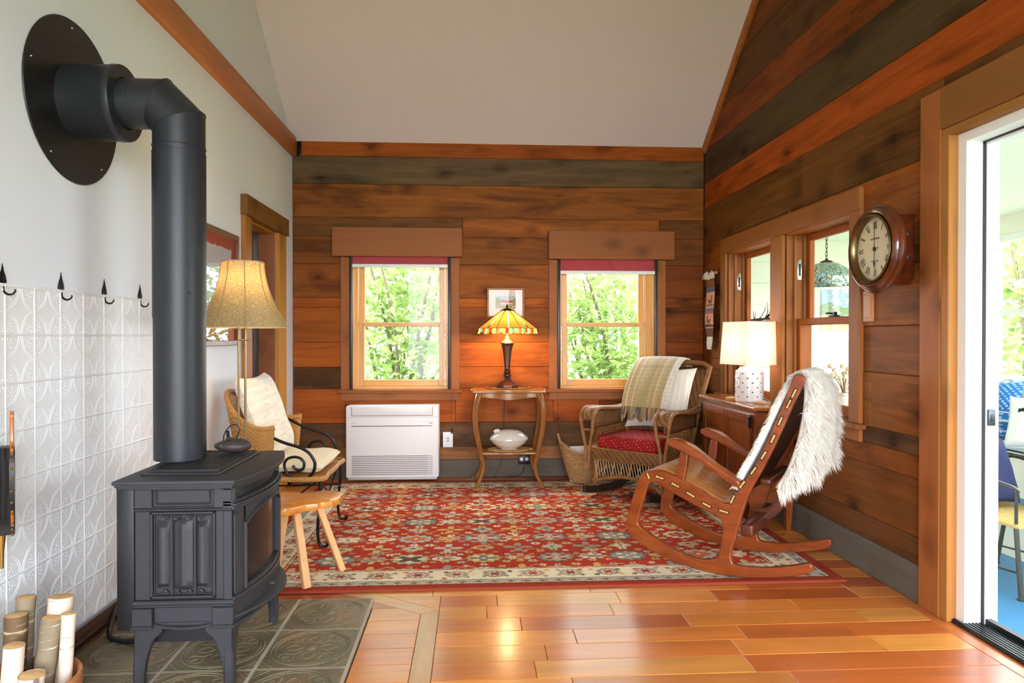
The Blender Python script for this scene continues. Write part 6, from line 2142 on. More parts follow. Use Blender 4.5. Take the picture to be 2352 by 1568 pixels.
# ================================================================= woven strip hanging in the corner
wh = thing('woven_hanging', 'narrow striped weaving with llama figures hanging in the back right corner', 'tapestry', (XR - .03, 5.335, 1.66))
gx, gz = 34, 150
U, V = np.meshgrid(np.linspace(0, 1, gx), np.linspace(0, 1, gz), indexing='ij')
tc_ = np.empty((gx, gz, 3), np.float32); tc_[:] = lin((122, 74, 46))
def band(a, b, c): tc_[(V >= a) & (V < b)] = lin(c)
band(.16, .20, (86, 100, 104)); band(.20, .23, (88, 84, 110)); band(.23, .27, (206, 150, 122)); band(.235, .245, (130, 90, 92)); band(.27, .455, (204, 142, 110)); band(.455, .475, (120, 110, 122)); band(.475, .51, (204, 142, 110))
band(.51, .565, (112, 106, 124)); band(.565, .60, (150, 100, 90)); band(.60, .80, (206, 146, 112)); band(.79, .82, (84, 66, 76)); band(.82, .84, (206, 150, 122)); band(.84, .87, (96, 78, 92)); band(.87, 1, (118, 78, 46))
def rect(u0, u1, a, b, c): tc_[(U >= u0) & (U < u1) & (V >= a) & (V < b)] = lin(c)
for (o0, fl) in ((.30, 1), (.63, 0)):
    q = (lambda a, b: (1 - b, 1 - a)) if fl else (lambda a, b: (a, b))
    rect(*q(.25, .38), o0, o0 + .09, (74, 62, 70)); rect(*q(.25, .62), o0 + .07, o0 + .12, (96, 74, 74)); rect(*q(.28, .36), o0 + .11, o0 + .145, (74, 62, 70)); rect(*q(.5, .58), o0 + .11, o0 + .145, (74, 62, 70))
    rect(*q(.55, .75), o0 + .05, o0 + .10, (168, 66, 56)); rect(.05, .8, o0 + .145, o0 + .16, (86, 84, 56))
tc_ *= (1 + .08 * rgp.standard_normal((gx, gz)))[..., None].astype(np.float32)
mb = MB().grid(lambda u, v: (-.012 + .006 * math.sin(v * 7), (.092 - .184 * u) * (1 - .30 * max(0, v - .8) / .2), -.045 - .47 * v), gx, gz)
o = mb.build('weaving', cattr('handwoven_wool', .95, .5, 300), wh); set_cols(o.data, np.clip(tc_, 0, 1).reshape(-1, 3)); o.modifiers.new('t', 'SOLIDIFY').thickness = .004
MB().cyl((-.012, .06, -.02), (-.012, -.135, -.012), .011, n=12).build('rod', wood('rod_wood', (176, 116, 66), (206, 150, 92), (20, 3, 20), .5), wh)
rg = random.Random(12); frm = plain('white_fringe', (226, 214, 200), .95)
mb = MB()
for i in range(22):
    y = .10 - .20 * i / 21
    mb.tube(crv([(-.014, y, -.05), (-.03, y + rg.uniform(-.03, .03), -.03 + rg.uniform(-.02, .03)), (-.035, y + rg.uniform(-.05, .05), -.02 + rg.uniform(-.03, .03))], 3), .0035, 5)
mb.build('top_fringe', frm, wh, kind='stuff')
mb = MB()
for i in range(14):
    y = .058 - .116 * i / 13
    mb.tube([(-.012, y, -.51), (-.016, y * .9 + rg.uniform(-.01, .01), -.57), (-.016, y * .7 + rg.uniform(-.012, .012), -.61)], .004, 5)
mb.build('bottom_fringe', frm, wh, kind='stuff')

# ================================================================= wall clock
ck = thing('wall_clock', 'round mahogany wall clock with roman numerals between right window and doorway', 'clock', (XR - .001, 2.965, 1.545))
mah = wood('polished_mahogany', (66, 26, 12), (108, 48, 22), (10, 10, 10), .18, coat=.7)
TX = Matrix.Rotation(R(-90), 4, 'Y')          # local Z of the lathe -> -X (into the room)
MB().rbox(-.125, 0, -.088, .088, -.142, .142, .004, 2).build('case', mah, ck)
MB().prism([(-.088, -.142), (.088, -.142), (.07, -.165), (-.07, -.165)], .11, Matrix(((0, 0, -1, -.004), (1, 0, 0, 0), (0, 1, 0, 0), (0, 0, 0, 1))), .003, 1).build('case_foot', mah, ck)
for zz in (.055, -.045): MB().ball((-.03, -.0895, zz), .008, .002, .011, 8, 6).build('case_peg', plain('dark_peg2', (44, 40, 38), .5), ck)
MB().lathe([(.120, .105), (.192, .105), (.199, .112), (.201, .122), (.194, .132), (.186, .136), (.182, .146), (.170, .154), (.160, .150), (.154, .142), (.150, .140)], 64, TX, cap=False).build('bezel_ring', mah, ck)
MB().lathe([(.152, .140), (.154, .150), (.148, .156), (.142, .150), (.138, .140), (.1375, .128)], 64, TX, cap=False).build('brass_bezel', plain('dull_brass', (132, 112, 78), .3, metal=1.0), ck)
dial = MB().lathe([(.0, .126), (.139, .126)], 64, TX, cap=False).build('dial', plain('aged_cream_dial', (214, 200, 160), .5, var=.05, vscale=6), ck)
ink = plain('black_ink', (30, 26, 22), .6)
num = {1: 'I', 2: 'II', 3: 'III', 4: 'IIII', 5: 'V', 6: 'VI', 7: 'VII', 8: 'VIII', 9: 'IX', 10: 'X', 11: 'XI', 12: 'XII'}
def strokes(s):
    x = 0; out = []
    for ch in s:
        if ch == 'I': out += [((x + .0025, 0), (x + .0025, 1), .0042)]; x += .0078
        if ch == 'V': out += [((x, 1), (x + .006, 0), .0044), ((x + .012, 1), (x + .006, 0), .0020)]; x += .0150
        if ch == 'X': out += [((x, 1), (x + .011, 0), .0044), ((x + .011, 1), (x, 0), .0020)]; x += .0140
    w = x - .002
    return [((a[0] - w / 2, a[1]), (b[0] - w / 2, b[1]), t_) for a, b, t_ in out]
DX = -.1268
for h, s in num.items():
    a = -h * PI / 6                # clockwise seen from the room (room looks along +X; +Y is to the left)
    mb = MB()
    for p, q, w in strokes(s):
        pts = []
        for (x, y) in (p, q):
            r_ = .090 + .034 * y
            # seen from the room: right = -Y, up = +Z
            xr = x * math.cos(a) - r_ * math.sin(a); zr = x * math.sin(a) + r_ * math.cos(a)
            pts.append(Vector((DX, -xr, zr)))
        d_ = (pts[1] - pts[0]).normalized(); nrm = d_.cross(Vector((1, 0, 0))) * (w / 2)
        mb.add([pts[0] - nrm, pts[0] + nrm, pts[1] + nrm, pts[1] - nrm], [(0, 1, 2, 3)])
    mb.build('numeral', ink, dial, smooth=0)
mb = MB()
for i in range(60):
    a = i * PI / 30
    r_ = .1305
    mb.ball((DX, r_ * math.sin(a), r_ * math.cos(a)), .0005, .0014 if i % 5 else .0022, .0014 if i % 5 else .0022, 6, 4)
mb.build('minute_dots', ink, dial, kind='stuff')
def text_part(txt, size, y, parent):
    cu = bpy.data.curves.new('lettering', 'FONT'); cu.body = txt; cu.size = size; cu.align_x = 'CENTER'; cu.extrude = .0002
    cu.materials.append(ink)
    tmp = bpy.data.objects.new('lettering', cu); COL.objects.link(tmp)
    dg = bpy.context.evaluated_depsgraph_get(); dg.update()
    me = bpy.data.meshes.new_from_object(tmp.evaluated_get(dg)); bpy.data.objects.remove(tmp); bpy.data.curves.remove(cu)
    o = link_mesh('lettering', me, parent); o['kind'] = 'stuff'
    o.matrix_local = Matrix(((0, 0, -1, DX - .0003), (-1, 0, 0, 0), (0, 1, 0, y), (0, 0, 0, 1)))
text_part('W. RICHARDS', .0115, .042, dial); text_part('COMPTON', .0110, -.058, dial)
MB().ball((DX - .0004, -.022, .003), .0006, .0028, .0045, 8, 6).build('winding_hole', ink, dial)
def hand(ang, L_, spade, nm):
    c, s = math.cos(ang), math.sin(ang)
    prof = [(.0016, -.016), (.0016, L_ * .62)] + ([(.007, L_ * .70), (.0075, L_ * .75), (.004, L_ * .84), (.0014, L_)] if spade else [(.0022, L_ * .9), (.0006, L_)])
    pl = prof + [(-x, y) for x, y in reversed(prof)]
    M4 = Matrix(((0, 0, -1, DX - .003), (-1, 0, 0, 0), (0, 1, 0, 0), (0, 0, 0, 1)))
    MB().prism([(x * c - y * s, x * s + y * c) for x, y in pl], .0012, M4).build(nm, ink, ck, smooth=0)
hand(0.0, .118, False, 'minute_hand'); hand(PI, .088, True, 'hour_hand')
MB().lathe([(.009, .126), (.009, .1325), (.004, .135), (0, .135)], 16, TX).build('centre_boss', plain('blued_boss', (60, 52, 44), .4, metal=.6), ck)

# plain wooden switch plate under the clock
sp = thing('switch_plate', 'narrow wooden switch plate under the wall clock beside the window casing', 'switch', (XR - .004, 3.215, 1.30))
MB().rbox(-.008, .002, -.042, .042, -.075, .075, .002, 1).build('plate', wood('plate_wood', (170, 108, 58), (192, 132, 76), (20, 20, 3), .45), sp)
MB().rbox(-.011, -.006, -.026, .026, -.055, .055, .002, 1).build('blank_insert', wood('plate_wood_light', (178, 116, 64), (198, 138, 82), (20, 20, 3), .45), sp)

# ================================================================= laced wooden rocking chair
RKX, RKY = 1.327, 3.078
rk = thing('wooden_rocker', 'reddish wooden rocking chair with rope-laced side panels at the front right of the rug', 'chair', (RKX, RKY, RZ - .006), R(-38.11))
OUT = [(0.191, 0.964), (0.163, 0.979), (0.139, 0.956), (0.111, 0.87), (0.062, 0.749), (0.017, 0.639), (-0.034, 0.533), (-0.087, 0.446), (-0.121, 0.38), (-0.155, 0.348), (-0.179, 0.355), (-0.231, 0.372), (-0.288, 0.403), (-0.361, 0.432), (-0.42, 0.454), (-0.481, 0.472), (-0.55, 0.468), (-0.59, 0.441), (-0.622, 0.378), (-0.654, 0.269), (-0.674, 0.191), (-0.666, 0.148), (-0.629, 0.101), (-0.534, 0.059), (-0.404, 0.025), (-0.258, 0.008), (-0.12, 0.011), (0.013, 0.031), (0.139, 0.063), (0.212, 0.091), (0.228, 0.117), (0.211, 0.136), (0.138, 0.112), (0.012, 0.078), (-0.106, 0.068), (-0.133, 0.09), (-0.13, 0.139), (-0.107, 0.218), (-0.08, 0.318), (-0.041, 0.431), (0.011, 0.531), (0.075, 0.67), (0.136, 0.819), (0.185, 0.932)]
INN = [(-0.546, 0.402), (-0.511, 0.407), (-0.45, 0.378), (-0.383, 0.351), (-0.288, 0.315), (-0.203, 0.285), (-0.178, 0.262), (-0.175, 0.221), (-0.185, 0.143), (-0.199, 0.085), (-0.244, 0.066), (-0.331, 0.067), (-0.442, 0.097), (-0.558, 0.147), (-0.605, 0.18), (-0.609, 0.201), (-0.59, 0.279), (-0.566, 0.363)]
ARM = [(-0.435, 0.629), (-0.424, 0.639), (-0.379, 0.634), (-0.321, 0.611), (-0.249, 0.562), (-0.194, 0.527), (-0.139, 0.499), (-0.088, 0.471), (-0.095, 0.443), (-0.139, 0.458), (-0.193, 0.493), (-0.235, 0.519), (-0.292, 0.551), (-0.357, 0.579), (-0.431, 0.608)]
POST = [(-0.383, 0.575), (-0.346, 0.572), (-0.364, 0.439), (-0.375, 0.40), (-0.413, 0.41), (-0.405, 0.456)]
LACE = [(-0.553, 0.438), (-0.492, 0.437), (-0.409, 0.409), (-0.331, 0.372), (-0.252, 0.333), (-0.168, 0.313), (-0.127, 0.377), (-0.082, 0.452), (-0.031, 0.523), (0.015, 0.599), (0.056, 0.679), (0.088, 0.762), (0.124, 0.841), (0.147, 0.891)]
rkw = wood('jatoba_wood', (112, 47, 16), (146, 70, 25), (5, 20, 5), .3, coat=.35)
rkl = wood('jatoba_slats', (156, 92, 44), (192, 124, 64), (3, 30, 30), .32, coat=.35)
rkd = wood('jatoba_dark', (70, 30, 16), (98, 46, 24), (5, 20, 5), .35, coat=.2)


def outline_mesh(name, loops, t, bev):
    """flat board cut to closed outlines (later loops are holes), thickness t, rounded edges; lies in XY, centred on Z"""
    cu = bpy.data.curves.new(name, 'CURVE')
    cu.dimensions = '2D'; cu.fill_mode = 'BOTH'; cu.extrude = t / 2 - bev; cu.bevel_depth = bev; cu.bevel_resolution = 2; cu.offset = -bev
    for lp in loops:
        sm = crv(lp, 4, True)
        s = cu.splines.new('POLY'); s.points.add(len(sm) - 1); s.use_cyclic_u = True
        for p, q in zip(s.points, sm): p.co = (q.x, q.y, 0, 1)
    o = bpy.data.objects.new(name, cu); COL.objects.link(o)
    dg = bpy.context.evaluated_depsgraph_get(); dg.update()
    me = bpy.data.meshes.new_from_object(o.evaluated_get(dg))
    bpy.data.objects.remove(o); bpy.data.curves.remove(cu)
    me.polygons.foreach_set('use_smooth', [True] * len(me.polygons)); me.set_sharp_from_angle(angle=R(40))
    return me


SIDE = Matrix(((1, 0, 0, 0), (0, 0, -1, 0), (0, 1, 0, 0), (0, 0, 0, 1)))     # outline XY -> chair XZ
LATW = .48
pm = outline_mesh('side_panel', [OUT, INN], .032, .006); pm.materials.append(rkw)
am = outline_mesh('arm', [ARM], .075, .008); am.materials.append(rkw)
qm = outline_mesh('arm_post', [POST], .030, .006); qm.materials.append(rkw)
gold = wood('rope', (186, 140, 66), (230, 190, 110), (60, 60, 60), .6, bmp=1.0)
slotm = plain('slot_shadow', (48, 22, 12), .8)
for lat, sg in ((.016, -1), (LATW - .016, 1)):
    for me_, nm in ((pm, 'side_panel'), (am, 'arm'), (qm, 'arm_post')):
        o = link_mesh(nm, me_, rk)
        o.matrix_local = Matrix.Translation((0, lat + (sg * .012 if nm == 'arm' else 0), 0)) @ SIDE
    for i, (s, z) in enumerate(LACE):
        j = min(i + 1, len(LACE) - 1); k = max(i - 1, 0)
        if i == 0: d_ = Vector((.35, -1)).normalized()
        elif i == 5: d_ = Vector((1, -.18)).normalized()
        elif i == 6: d_ = Vector((.45, 1)).normalized()
        else: d_ = (Vector(LACE[j]) - Vector(LACE[k])).normalized()
        yy = lat + sg * .0165
        hl = .021 if i else .014
        MB().tube([(s - d_.x * hl * 1.25, yy, z - d_.y * hl * 1.25), (s, yy, z), (s + d_.x * hl * 1.25, yy, z + d_.y * hl * 1.25)], [.0075, .009, .0075], 8, flat=(1, .18) if abs(d_.y) < .9 else (1, .18)).build('lace_slot_shade', slotm, rk)  # flat dark ellipse behind the rope, painted as the slot's shade
        mbx = MB()
        for q in range(5):
            c0 = -hl + 2 * hl * (q + .5) / 5
            mbx.ball((s + d_.x * c0, yy + sg * .0006, z + d_.y * c0), .0052, .0030, .0052, 8, 6)
        mbx.build('rope_stitch', gold, rk)
# seat slats following the panels' curve
sc_ = crv([(-.572, .445), (-.548, .470), (-.482, .478), (-.42, .460), (-.36, .437), (-.288, .408), (-.23, .378), (-.18, .360), (-.150, .356)], 4)
for i in range(9):
    y0 = .036 + i * .0455; y1 = y0 + .0385
    vs, fs = [], []
    for p in sc_:
        for yy, dz in ((y0, 0), (y1, 0), (y1, -.010), (y0, -.010)): vs.append((p.x, yy, p.y + dz))
    for a in range(len(sc_) - 1):
        for b in range(4): fs.append((4 * a + b, 4 * a + (b + 1) % 4, 4 * a + 4 + (b + 1) % 4, 4 * a + 4 + b))
    e = 4 * (len(sc_) - 1); fs += [(3, 2, 1, 0), (e, e + 1, e + 2, e + 3)]
    MB().add(vs, fs).build('seat_slat', rkl, rk, fix=True)
# leather back sling, cross rails, brace
bl_ = [(-.10, .40), (-.055, .50), (.0, .60), (.05, .71), (.095, .82), (.135, .92), (.155, .962)]
mb = MB().grid(lambda u, v: (lambda p: (p.x + .022 - .012 * math.sin(PI * v), .034 + (LATW - .068) * v, p.y))(crv([(a, b) for a, b in bl_], 3)[int(u * 18)]), 19, 9)
o = mb.build('back_sling', plain('dark_brown_leather', (58, 34, 22), .5, bmp=.3, bscale=60), rk); o.modifiers.new('t', 'SOLIDIFY').thickness = .008
for (s, z, w_, h_) in ((.015, .470, .050, .030), (-.56, .425, .03, .03), (.150, .945, .03, .03)):
    MB().rbox(s - w_ / 2, s + w_ / 2, .03, LATW - .03, z - h_ / 2, z + h_ / 2, .009, 3).build('cross_rail', rkd if s > -.5 else rkw, rk)
br = outline_mesh('back_brace', [[(-.13, .255), (-.06, .245), (.0, .30), (.035, .40), (.025, .42), (.0, .40), (-.04, .33), (-.075, .30), (-.13, .295)]], .03, .006); br.materials.append(rkd)
for lt in (.32,):
    o = link_mesh('back_brace', br, rk); o.matrix_local = Matrix.Translation((0.02, lt, -.02)) @ SIDE
MB().rbox(-.10, -.04, .03, LATW - .03, .20, .26, .010, 3).build('cross_rail', rkd, rk)

# ================================================================= sheepskin over the rocker back
sk = thing('sheepskin', 'fluffy white sheepskin thrown over the back of the wooden rocker', 'sheepskin', (RKX, RKY, RZ - .006), R(-38.11))
rgs = np.random.default_rng(21)
spine = crv([(-.112, .415), (-.078, .49), (-.036, .57), (.012, .67), (.055, .77), (.096, .865), (.128, .925), (.162, .956), (.192, .94), (.204, .89), (.203, .80), (.192, .70), (.175, .61), (.148, .52), (.112, .45)], 6)
ns = len(spine)
def skin(u, v):
    """u along the hide (front hem .. over the top .. back hem), v across"""
    back = max(0.0, (u - .52) / .48)
    # back hem: near lobe long, far lobe shorter
    lim = 1.0 - (.17 * max(0, (v - .5) / .5) if v > .5 else 0) * 1.0 - .05 * abs(math.sin(v * PI * 2))
    uu_ = u if u < .52 else .52 + (u - .52) * (lim - .05 * (1 - abs(2 * v - 1)))
    f = uu_ * (ns - 1); i = min(int(f), ns - 2); t_ = f - i
    p = spine[i].lerp(spine[i + 1], t_)
    wide = 1.0 + (.09 if u < .38 else 0) + .10 * back
    y = .245 + (v - .5) * (.375 + .05 * min(1, abs(u - .5) * 3)) * wide + (.012 * math.sin(9 * u) if back > 0 else 0)
    fold = .022 * math.sin(v * PI * 4 + .6) * back
    lift = .022 if back == 0 else .0
    return (p.x + fold + (v - .5) * .11 * back - (.006 if u < .5 else 0), y, p.y + lift * .4)
NU, NV = 60, 26
mb = MB().grid(lambda a, b: skin(a, b), NU, NV)
furw = plain('white_fleece', (238, 232, 220), .95, var=.05, vscale=14, sheen=.4)
o = mb.build('hide', furw, sk); o.modifiers.new('t', 'SOLIDIFY').thickness = .022
o.modifiers['t'].offset = 0
NS = 44000
a_ = rgs.random(NS); b_ = rgs.random(NS)
pos = np.array([skin(x, y) for x, y in zip(a_, b_)])
e1 = np.array([skin(min(1, x + .01), y) for x, y in zip(a_, b_)]) - np.array([skin(max(0, x - .01), y) for x, y in zip(a_, b_)])
e2 = np.array([skin(x, min(1, y + .01)) for x, y in zip(a_, b_)]) - np.array([skin(x, max(0, y - .01)) for x, y in zip(a_, b_)])
nr_ = np.cross(e1, e2); nr_ /= np.linalg.norm(nr_, axis=1)[:, None] + 1e-9
# outward: away from the chair's back line
cen = np.array([.02, .24, .62])
out = pos - np.array([.09, .24, .70]); out[:, 1] *= .3
flip = np.sign((nr_ * out).sum(1)); flip[flip == 0] = 1
nr_ *= flip[:, None]
edge_b = (np.abs(b_ - .5) > .46)
nr_[edge_b] += np.stack([np.zeros(edge_b.sum()), np.sign(b_[edge_b] - .5) * 1.2, np.zeros(edge_b.sum())], 1)
hem = a_ > .96
nr_[hem] += np.array([0, 0, -1.6])
nr_ /= np.linalg.norm(nr_, axis=1)[:, None]
cl_ = np.stack([np.sin(pos[:, 1] * 90 + pos[:, 2] * 40), np.sin(pos[:, 2] * 80 + 3 * pos[:, 1]), np.cos(pos[:, 1] * 70 - pos[:, 2] * 50)], 1)
L = (.036 + .022 * rgs.random((NS, 1))) * np.where(a_ < .45, .62, 1.0)[:, None] * np.where(a_ > .93, 1.25, 1.0)[:, None]
dirr = nr_ * .75 + cl_ * .32 + rgs.normal(size=(NS, 3)) * .16; dirr /= np.linalg.norm(dirr, axis=1)[:, None]
p0 = pos + nr_ * .008; p1 = p0 + dirr * L * .5 + np.array([0, 0, -1]) * L * .12; p2 = p1 + dirr * L * .38 + np.array([0, 0, -1]) * L * .42
sd = np.cross(dirr, rgs.normal(size=(NS, 3))); sd /= np.linalg.norm(sd, axis=1)[:, None]
w_ = .0019
V3 = np.stack([p0 - sd * w_, p0 + sd * w_, p1 - sd * w_ * .8, p1 + sd * w_ * .8, p2], 1).reshape(-1, 3)
base = np.arange(NS)[:, None] * 5
F4 = (base + np.array([[0, 1, 3, 2]])).tolist() + (base + np.array([[2, 3, 4]])).tolist()
me = bpy.data.meshes.new('fleece'); me.from_pydata(V3.tolist(), [], F4)
me.polygons.foreach_set('use_smooth', [True] * len(me.polygons))
me.materials.append(furw)
o = link_mesh('fleece', me, sk); o['kind'] = 'stuff'

# ================================================================= sunroom furniture
bn = thing('window_bench', 'built-in white window bench along the sunroom windows', 'bench', (3.73, 4.3, SZ))
MB().rbox(-.20, .20, -1.5, 1.55, .34, .66, .004, 1).build('bench_box', M['sunwhite'], bn)
MB().bx(-.205, -.199, -1.5, 1.55, .345, .41).build('blue_band', plain('grey_blue_band', (108, 142, 160), .6), bn, smooth=0)
MB().rbox(-.19, .20, -1.5, 1.55, 0, .34, .003, 1).build('bench_base', M['sunwhite'], bn)
for yy in (-.9, -.3, .3, .9): MB().bx(-.203, -.199, yy - .004, yy + .004, .42, .655).build('panel_joint', plain('joint_grey', (180, 186, 186), .7), bn, smooth=0)
m, nt, bs = nmat('striped_bench_ticking')
wv = node(nt, 'ShaderNodeTexWave', Scale=14.0, Distortion=.2); wv.bands_direction = 'Z'
nt.links.new(coords(nt), wv.inputs['Vector'])
r_ = ramp(nt, [(.4, srgb(34, 36, 42)), (.6, srgb(206, 210, 210))]); nt.links.new(wv.outputs['Fac'], r_.inputs[0]); nt.links.new(r_.outputs[0], bs.inputs['Base Color']); bs.inputs['Roughness'].default_value = .85
bc = thing('bench_cushion', 'striped seat pad on the sunroom window bench', 'cushion', (3.73, 4.3, SZ + .661))
MB().rbox(-.205, .19, -1.48, 1.53, 0, .05, .012, 2).build('pad', m, bc)
MB().rbox(-.215, .19, -1.48, 1.53, .05, .068, .008, 2).build('coverlet', plain('pale_grey_coverlet', (188, 200, 204), .9, var=.12, vscale=60, bmp=.3, bscale=120), bc)
BZ = SZ + .661 + .068
def pillow_pattern(name, f, n, w, h, t, M4, label, cat='pillow'):
    mb = pillow(w, h, t, n, seed=hash(label) % 97)
    o = mb.build(name, cattr(name + '_print_' + label.split()[0], .9, .2, 200), None)
    g = np.linspace(0, 1, n); U, V = np.meshgrid(g, g, indexing='ij')
    c = f(U, V); set_cols(o.data, np.concatenate([c.reshape(-1, 3), c.reshape(-1, 3)], 0))
    o.matrix_world = M4; tag(o, label, cat)
    return o
def batik(U, V):
    c = np.empty((*U.shape, 3), np.float32); c[:] = lin((44, 104, 168))
    d = np.abs(((U * 7) % 1) - .5) + np.abs(((V * 16) % 1) - .5)
    c[(V < .42) & (d < .26)] = lin((190, 210, 226))
    c[(np.abs(V - .44) < .012) | (np.abs(V - .30) < .012) | (np.abs(V - .12) < .010)] = lin((206, 220, 230))
    s = np.abs(((U * 3 + V * 3) * 3.2) % 1 - .5)
    c[(V > .46) & (s < .17) & (((U - V) * 14 % 1) < .62)] = lin((150, 188, 220))
    c[(V < .30) & (V > .14)] *= .72
    return c
def pale(U, V):
    c = np.empty((*U.shape, 3), np.float32); c[:] = lin((214, 220, 216))
    d = np.hypot(((U * 4) % 1) - .5, ((V * 4) % 1) - .5); c[(np.abs(d - .3) < .06)] = lin((128, 150, 168))
    return c
def bird(U, V):
    c = np.empty((*U.shape, 3), np.float32); c[:] = lin((232, 234, 230))
    c[(np.abs(V - .60 - .16 * np.sin(U * 3.0)) < .04) & (U > .22) & (U < .60)] = lin((40, 38, 42)); c[(np.hypot((U - .66) / 1.2, V - .44) < .13)] = lin((226, 140, 140))
    return c
def at_(x, y, z, tilt, rz): return Matrix.Translation((x, y, z)) @ Matrix.Rotation(R(rz), 4, 'Z') @ Matrix.Rotation(R(tilt), 4, 'X')
pillow_pattern('throw_pillow', batik, 60, .42, .42, .14, at_(3.70, 4.70, BZ + .205, -14, -62), 'bright blue batik pillow on the sunroom bench')
pillow_pattern('throw_pillow', pale, 40, .42, .42, .12, at_(3.80, 4.86, BZ + .225, -10, -66), 'pale patterned pillow behind the blue one on the bench')
pillow_pattern('throw_pillow', bird, 50, .38, .34, .12, at_(3.60, 4.13, BZ + .165, -16, -62), 'white pillow with a bird print at the right edge of the bench')
# sunroom chair
sc2 = thing('sunroom_chair', 'iron and yellow rattan chair on the blue sunroom floor', 'chair', (3.19, 3.86, SZ), R(-78))
yel = wood('straw_rattan', (186, 150, 84), (214, 184, 118), (40, 40, 40), .7, bmp=.7)
irn = plain('grey_iron', (88, 84, 74), .4, metal=.6)
for sx, sy in ((1, 1), (1, -1), (-1, 1), (-1, -1)):
    MB().tube([(sx * .22 + (.02 if sx > 0 else -.06), sy * .23, 0), (sx * .20, sy * .22, .40)], .0125, 8).lathe([(.02, 0), (.02, .008), (.013, .014)], 10, Matrix.Translation((sx * .22 + (.02 if sx > 0 else -.06), sy * .23, 0))).build('leg', irn, sc2)
for sy in (-1, 1):
    MB().tube(crv([(-.235, sy * .22, .42), (-.27, sy * .23, .62), (-.20, sy * .26, .70), (0, sy * .28, .655), (.20, sy * .27, .625), (.245, sy * .25, .60)], 5), .010, 8).build('arm', irn, sc2)
    MB().tube([(.2, sy * .22, .14), (-.25, sy * .23, .12)], .006, 6).build('stretcher', irn, sc2)
    MB().tube([(.225, sy * .25, .60), (.205, sy * .225, .40)], .009, 8).build('arm_post', irn, sc2)
MB().prism([(-.24, -.23), (.24, -.25), (.24, .25), (-.24, .23)], .022, Matrix.Translation((0, 0, .39)), .008, 2).build('woven_seat', yel, sc2)
o = MB().grid(lambda u, v: (-.22 - .10 * v - .05 * (1 - (2 * u - 1) ** 2), (.24 + .02 * v) * (2 * u - 1), .41 + .36 * v), 16, 8).build('woven_back', yel, sc2); o.modifiers.new('t', 'SOLIDIFY').thickness = .02
MB().tube([(-.32 - .05 * (1 - (2 * u / 16 - 1) ** 2), .26 * (2 * u / 16 - 1), .77) for u in range(17)], .016, 8).build('back_rim', yel, sc2)
o = pillow(.40, .40, .13, 30, seed=5).build('throw_pillow', plain('navy_cotton', (38, 44, 84), .9, var=.15, vscale=30, bmp=.3, bscale=80), None)
o.matrix_world = Matrix.Translation((3.19, 3.86, SZ)) @ Matrix.Rotation(R(-78), 4, 'Z') @ Matrix.Translation((-.165, 0, .62)) @ Matrix.Rotation(R(-18), 4, 'Y') @ Matrix.Rotation(R(90), 4, 'Z')
tag(o, 'navy blue pillow on the sunroom rattan chair', 'pillow')

# pendant lamp, framed print, dried flowers, driftwood
pd = thing('pendant_lamp', 'blue-green stained-glass pendant lamp hanging on a chain in the sunroom', 'lamp', (2.62, 4.92, 1.53))
m, nt, bs = nmat('mosaic_glass')
vo = node(nt, 'ShaderNodeTexVoronoi', Scale=34.0); nt.links.new(coords(nt), vo.inputs['Vector'])
r_ = ramp(nt, [(0, srgb(130, 164, 152)), (.35, srgb(160, 182, 158)), (.6, srgb(150, 200, 214)), (.85, srgb(196, 186, 150))])
sep = nt.nodes.new('ShaderNodeSeparateColor'); nt.links.new(vo.outputs['Color'], sep.inputs[0]); nt.links.new(sep.outputs[0], r_.inputs[0])
v2 = node(nt, 'ShaderNodeTexVoronoi', Scale=34.0); v2.feature = 'DISTANCE_TO_EDGE'; nt.links.new(coords(nt), v2.inputs['Vector'])
r2 = ramp(nt, [(.03, (.02, .02, .02)), (.06, (1, 1, 1))]); nt.links.new(v2.outputs['Distance'], r2.inputs[0])
nt.links.new(mixc(nt, 1.0, r_.outputs[0], r2.outputs[0], 'MULTIPLY'), bs.inputs['Base Color']); bs.inputs['Roughness'].default_value = .35
o = MB().lathe([(.188, 0), (.190, .035), (.176, .080), (.140, .125), (.085, .158), (.045, .170)], 40, cap=False).build('glass_dome', m, pd); o.modifiers.new('t', 'SOLIDIFY').thickness = .005
MB().lathe([(.048, .168), (.040, .180), (.014, .188), (.006, .20)], 20).build('cap', came, pd)
for i in range(11):
    z = .205 + i * .029
    ch = [(.0075 * math.cos(a * PI / 6), 0, .0185 * math.sin(a * PI / 6)) for a in range(12)]
    mb = MB().tube([(p[0], 0, p[2] + z) if i % 2 else (0, p[0], p[2] + z) for p in ch], .0022, 5, closed=True)
    mb.build('chain_link', M['blackiron'], pd)
MB().lathe([(.045, .505), (.045, .52), (.0, .52)], 20).build('ceiling_rose', came, pd)
fp = thing('framed_print', 'white-framed landscape print on the sunroom end wall', 'picture', (3.47, SY1 - .02, 1.395))
for (x0, x1, z0, z1) in ((-.34, .34, .25, .29), (-.34, .34, -.29, -.25), (-.34, -.30, -.25, .25), (.30, .34, -.25, .25)):
    MB().rbox(x0, x1, -.03, 0, z0, z1, .004, 1).build('frame_rail', M['white'], fp)
MB().bx(-.31, .31, -.010, -.006, -.26, .26).build('mat_board', plain('cream_mat', (236, 226, 206), .9), fp, smooth=0)
gx, gz = 60, 50
U, V = np.meshgrid(np.linspace(0, 1, gx), np.linspace(0, 1, gz), indexing='ij')
pc = np.empty((gx, gz, 3), np.float32); pc[:] = lin((168, 190, 206)); pc[V < .62 + .06 * np.sin(U * 9)] = lin((140, 164, 120)); pc[V < .36 + .04 * np.sin(U * 12)] = lin((206, 176, 130)); pc[V < .14] = lin((216, 190, 150))
pc *= (1 + .12 * rgp.standard_normal((gx, gz)))[..., None].astype(np.float32)
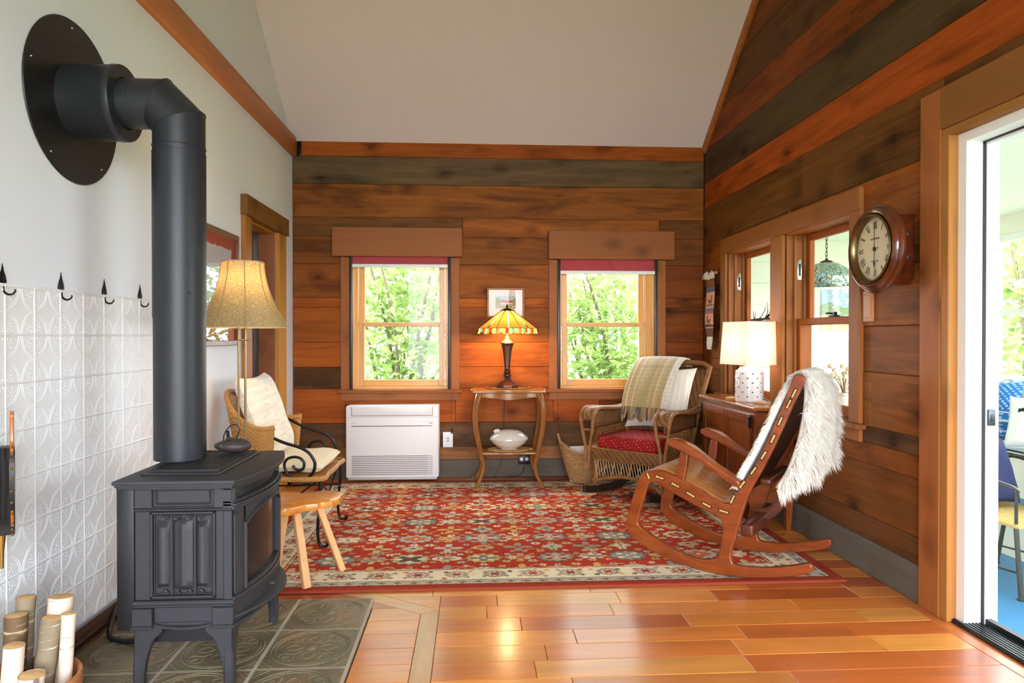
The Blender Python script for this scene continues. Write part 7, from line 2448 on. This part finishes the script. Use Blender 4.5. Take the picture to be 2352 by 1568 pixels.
o = MB().grid(lambda u, v: (-.245 + .49 * u, -.0108, -.195 + .39 * v), gx, gz).build('landscape', cattr('print_ink', .8), fp, smooth=0); set_cols(o.data, np.clip(pc, 0, 1).reshape(-1, 3))
MB().bx(-.30, .30, -.016, -.014, -.25, .25).build('glass', M['glass'], fp, smooth=0)
sh_ = MB().rbox(XR + .17, XR + .42, 3.35, 5.1, .655, .68, .004, 1).build('window_shelf', M['sunwhite'], None); tag(sh_, 'white shelf on the sunroom side below the window pair', 'shelf')
fpz = .68
pot = thing('flower_pot', 'white pot with dried cream flowers on the sunroom window shelf', 'vase', (XR + .30, 3.98, fpz))
MB().lathe([(0, 0), (.040, 0), (.046, .01), (.050, .10), (.048, .112), (.030, .12), (.034, .135), (.030, .136), (.024, .12), (0, .115)], 24).build('pot', cer, pot)
rg = random.Random(6); stm = plain('dry_stem', (150, 120, 80), .9); flm = plain('dry_bloom', (232, 214, 172), .95, var=.15)
for i in range(16):
    a = rg.uniform(0, 2 * PI); r_ = rg.uniform(.02, .085); h_ = rg.uniform(.20, .30)
    tip = (r_ * math.cos(a), r_ * math.sin(a), h_)
    s_ = MB().tube(crv([(0, 0, .11), (tip[0] * .4, tip[1] * .4, .11 + (h_ - .11) * .6), tip], 3), .0016, 5).build('stem', stm, pot)
    MB().ball(tip, .016, .016, .013, 8, 6).ball((tip[0] + .01, tip[1] + .008, tip[2] + .008), .010, .010, .009, 7, 5).build('bloom', flm, s_)
dw = thing('driftwood', 'small twiggy driftwood figure on the far window meeting rail', 'ornament', (XR + .087, 4.66, 1.262))
dwm = wood('grey_twig', (84, 66, 50), (120, 98, 76), (30, 30, 30), .9)
MB().tube(crv([(0, -.17, .008), (0, -.05, .012), (.004, .06, .010), (0, .18, .009)], 4), [.008] * 6 + [.010] * 4 + [.007] * 3, 7).build('log', dwm, dw)
for (y0, pts) in ((.14, [(0, .13, .012), (.004, .15, .05), (0, .14, .075)]), (.10, [(0, .12, .012), (.0, .11, .04), (.004, .12, .066)]), (-.02, [(0, .06, .01), (.004, .0, .04), (0, -.06, .085), (0, -.075, .10)]), (-.08, [(0, -.05, .012), (.004, -.08, .05), (0, -.10, .09), (0, -.085, .13)]), (-.12, [(0, -.10, .012), (0, -.125, .05), (0, -.12, .07)])):
    MB().tube(crv(pts, 4), [.0035 - .0022 * i / (4 * (len(pts) - 1)) for i in range(4 * (len(pts) - 1) + 1)], 5).build('twig', dwm, dw)
MB().ball((0, -.09, .024), .012, .018, .012, 10, 7).ball((0, -.115, .036), .009, .010, .009, 9, 6).build('carved_bird', plain('dark_bird', (60, 54, 48), .7), dw)
